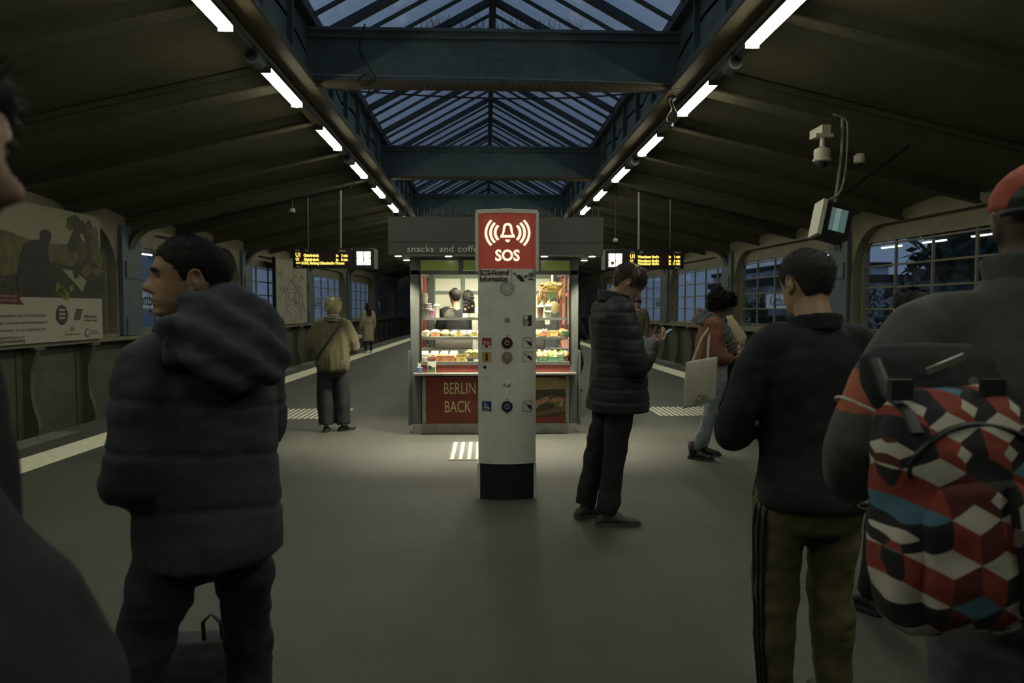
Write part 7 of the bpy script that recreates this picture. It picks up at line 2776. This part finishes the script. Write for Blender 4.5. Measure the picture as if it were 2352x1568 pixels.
K9.finish(q, 'coat', m_dk, .0115, 10, folds(.008, (7, 7, 7), 91))
q = MB()
K9.band(q, K9.wp((0, -.01, 1.475)), .07, .08, .08, .035, -6)
K9.finish(q, 'scarf', m_dk, .009, 3, folds(.008, (15, 15, 25), 92))
q = MB()
for sd in 'LR':
    K9.leg(q, sd, [(0, .11), (1, .085), (2, .07)])
K9.finish(q, 'trousers', m_trs, .016, 2)
for sd in 'LR':
    K9.shoe(sd, m_black, m_sole)

# --- 10: far figure with hand at the mouth ------------------------------------------
fp = at(1466, 708, 19.0)
K10 = Person('man in a dark beanie and olive parka raising a hand to the mouth', (fp.x, 19.0), 150, 1.74, vox=.013, gvox=.018, head=(-10, 0, 0),
             joints=dict(elR=(.24, .08, 1.14), wrR=(.05, .2, 1.42), handR=dict(dir=(-.2, -.1, 1), nrm=(-.3, -1, 0), curl=(60, 60, 60, 60))))
K10.body()
K10.face()
K10.hair([(0, .35), (180, -.1)], cap_thick(.08, top=.16), m_hblack, 0, name='beanie')
q = MB()
K10.torso(q, [(.72, .22, .16, 0), (1.0, .21, .15, 0), (1.25, .215, .15, 0), (1.37, .2, .13, 0), (1.46, .1, .09, 0)])
for sd in 'LR':
    K10.arm(q, sd, (.09, [(0, .09), (1, .078), (2, .06)]))
K10.finish(q, 'parka', mat('parka_olive', (0.11, 0.1, 0.055), 0.85, var=0.2, vscale=8), .016, 3, folds(.012, (9, 9, 7), 95))
q = MB()
K10.torso(q, [(.7, .08, .165, .02), (1.2, .07, .165, .02), (1.4, .05, .12, .03)], 20)
K10.finish(q, 'pale_shirt', mat('shirt_blue', (0.3, 0.36, 0.38), 0.8), .016, 2)
q = MB()
for sd in 'LR':
    K10.leg(q, sd, [(0, .1), (1, .08), (2, .07)])
K10.finish(q, 'trousers', m_trs, .02, 2)
for sd in 'LR':
    K10.shoe(sd, m_black, m_sole)


def extra(label, loc, yaw, H, coat_m, hair_m, joints=None, head=(0, 0, 0), skirt=.7, legs=True, hands='LR', lean=None, group=None, gv=.018, seed=0):
    E = Person(label, loc, yaw, H, vox=.014, gvox=gv, head=head, joints=joints, lean=lean, group=group)
    E.body(hands=hands)
    E.hair(SHORT, cap_thick(.05, top=.14), hair_m, 600, .03, (0, -.3, -.4), .25, .002, .15, seed)
    q = MB()
    E.torso(q, [(skirt, .2, .15, 0), (1.0, .195, .15, 0), (1.25, .205, .145, 0), (1.37, .2, .125, 0), (1.46, .09, .085, 0)])
    for sd in 'LR':
        E.arm(q, sd, (.088, [(0, .088), (1, .072), (2, .052)]))
    E.finish(q, 'jacket', coat_m, gv, 3, folds(.008, (8, 8, 8), seed))
    if legs:
        q = MB()
        E.torso(q, [(.76, .14, .12, 0), (.9, .165, .13, 0), (.98, .16, .12, 0)])
        for sd in 'LR':
            E.leg(q, sd, [(0, .1), (1, .078), (2, .068)])
        E.finish(q, 'trousers', m_trs, gv, 2, folds(.008, (8, 8, 10), seed + 1))
    for sd in 'LR':
        E.shoe(sd, m_black, m_sole)
    return E


# partly hidden people
fp = on_floor(1392, 985)
extra('person in black mostly hidden behind the puffer coat, one boot showing', (fp.x, fp.y), 70, 1.6, m_dk, m_hblack, seed=101)
fp = on_floor(1312, 897)
extra('person in black half hidden beyond the right side of the kiosk', (fp.x, fp.y), -70, 1.66, m_dk, m_hblack,
      joints=dict(elR=(.25, .1, 1.1), wrR=(.1, .25, 1.0), kneeR=(.12, .12, .52)), seed=103)
p = at(2104, 660, 3.3)
extra('person in dark clothes walking between the jumper and the backpack', (p.x, 3.3), 12, 1.575, m_dk, m_hblack,
      joints=dict(kneeL=(-.09, .1, .5), ankL=(-.1, .16, .1), kneeR=(.08, -.02, .48), ankR=(.09, -.18, .12)), seed=105)
# kiosk staff
for k, (px, YY, yw, hm, lb_, cm) in enumerate(((1046, 10.1, 20, m_hblack, 'kiosk worker with a fade haircut in a black shirt, seen from behind', m_dk), (1074, 10.72, -10, m_hgrey, 'kiosk worker with dark hair in a white shirt, seen from behind', mat('shirt_white', (0.4, 0.4, 0.33), 0.85)))):
    c = at(px, 700, YY)
    extra(lb_, (c.x, YY, .16), yw, 1.6 - .01 * k, cm, hm, joints=dict(elL=(-.24, .1, 1.12), wrL=(-.15, .3, 1.15), elR=(.22, .1, 1.12), wrR=(.12, .3, 1.15)), seed=110 + k, skirt=.8)

# bag standing by the hooded man's feet
c = at(462, 1500, 2.45)
gb = thing('floor_bag', 'dark rucksack standing on the platform between the hooded man\'s legs', 'bag', (c.x, 2.45, 0))
bx, by = c.x, 2.45
q = MB()
q.loft(bpk([(0.0, .15, .1, 0), (.03, .17, .115, 0), (.2, .17, .11, 0), (.33, .15, .09, 0), (.385, .1, .05, 0)], pw=2.6))
o = pack_part(q, 'bag_body', mat('bag_dark', (0.016, 0.02, 0.02), 0.8), .012, 19, gb)
q = MB()
q.tube([(bx + .02, by - .02, .36), (bx + .02, by - .03, .44), (bx + .05, by - .03, .47), (bx + .08, by - .03, .44), (bx + .085, by - .02, .35)], [(.006, .012)] * 5, 8)
q.build('handle', m_black, gb, smooth=True)
q = MB()
q.loft(bpk([(.05, .12, .03, -.11), (.08, .13, .04, -.11), (.18, .13, .04, -.11), (.22, .1, .02, -.1)], pw=2.6))
pack_part(q, 'front_pocket', mat('bag_dark', (0.016, 0.02, 0.02), 0.8), .008, 20, gb)
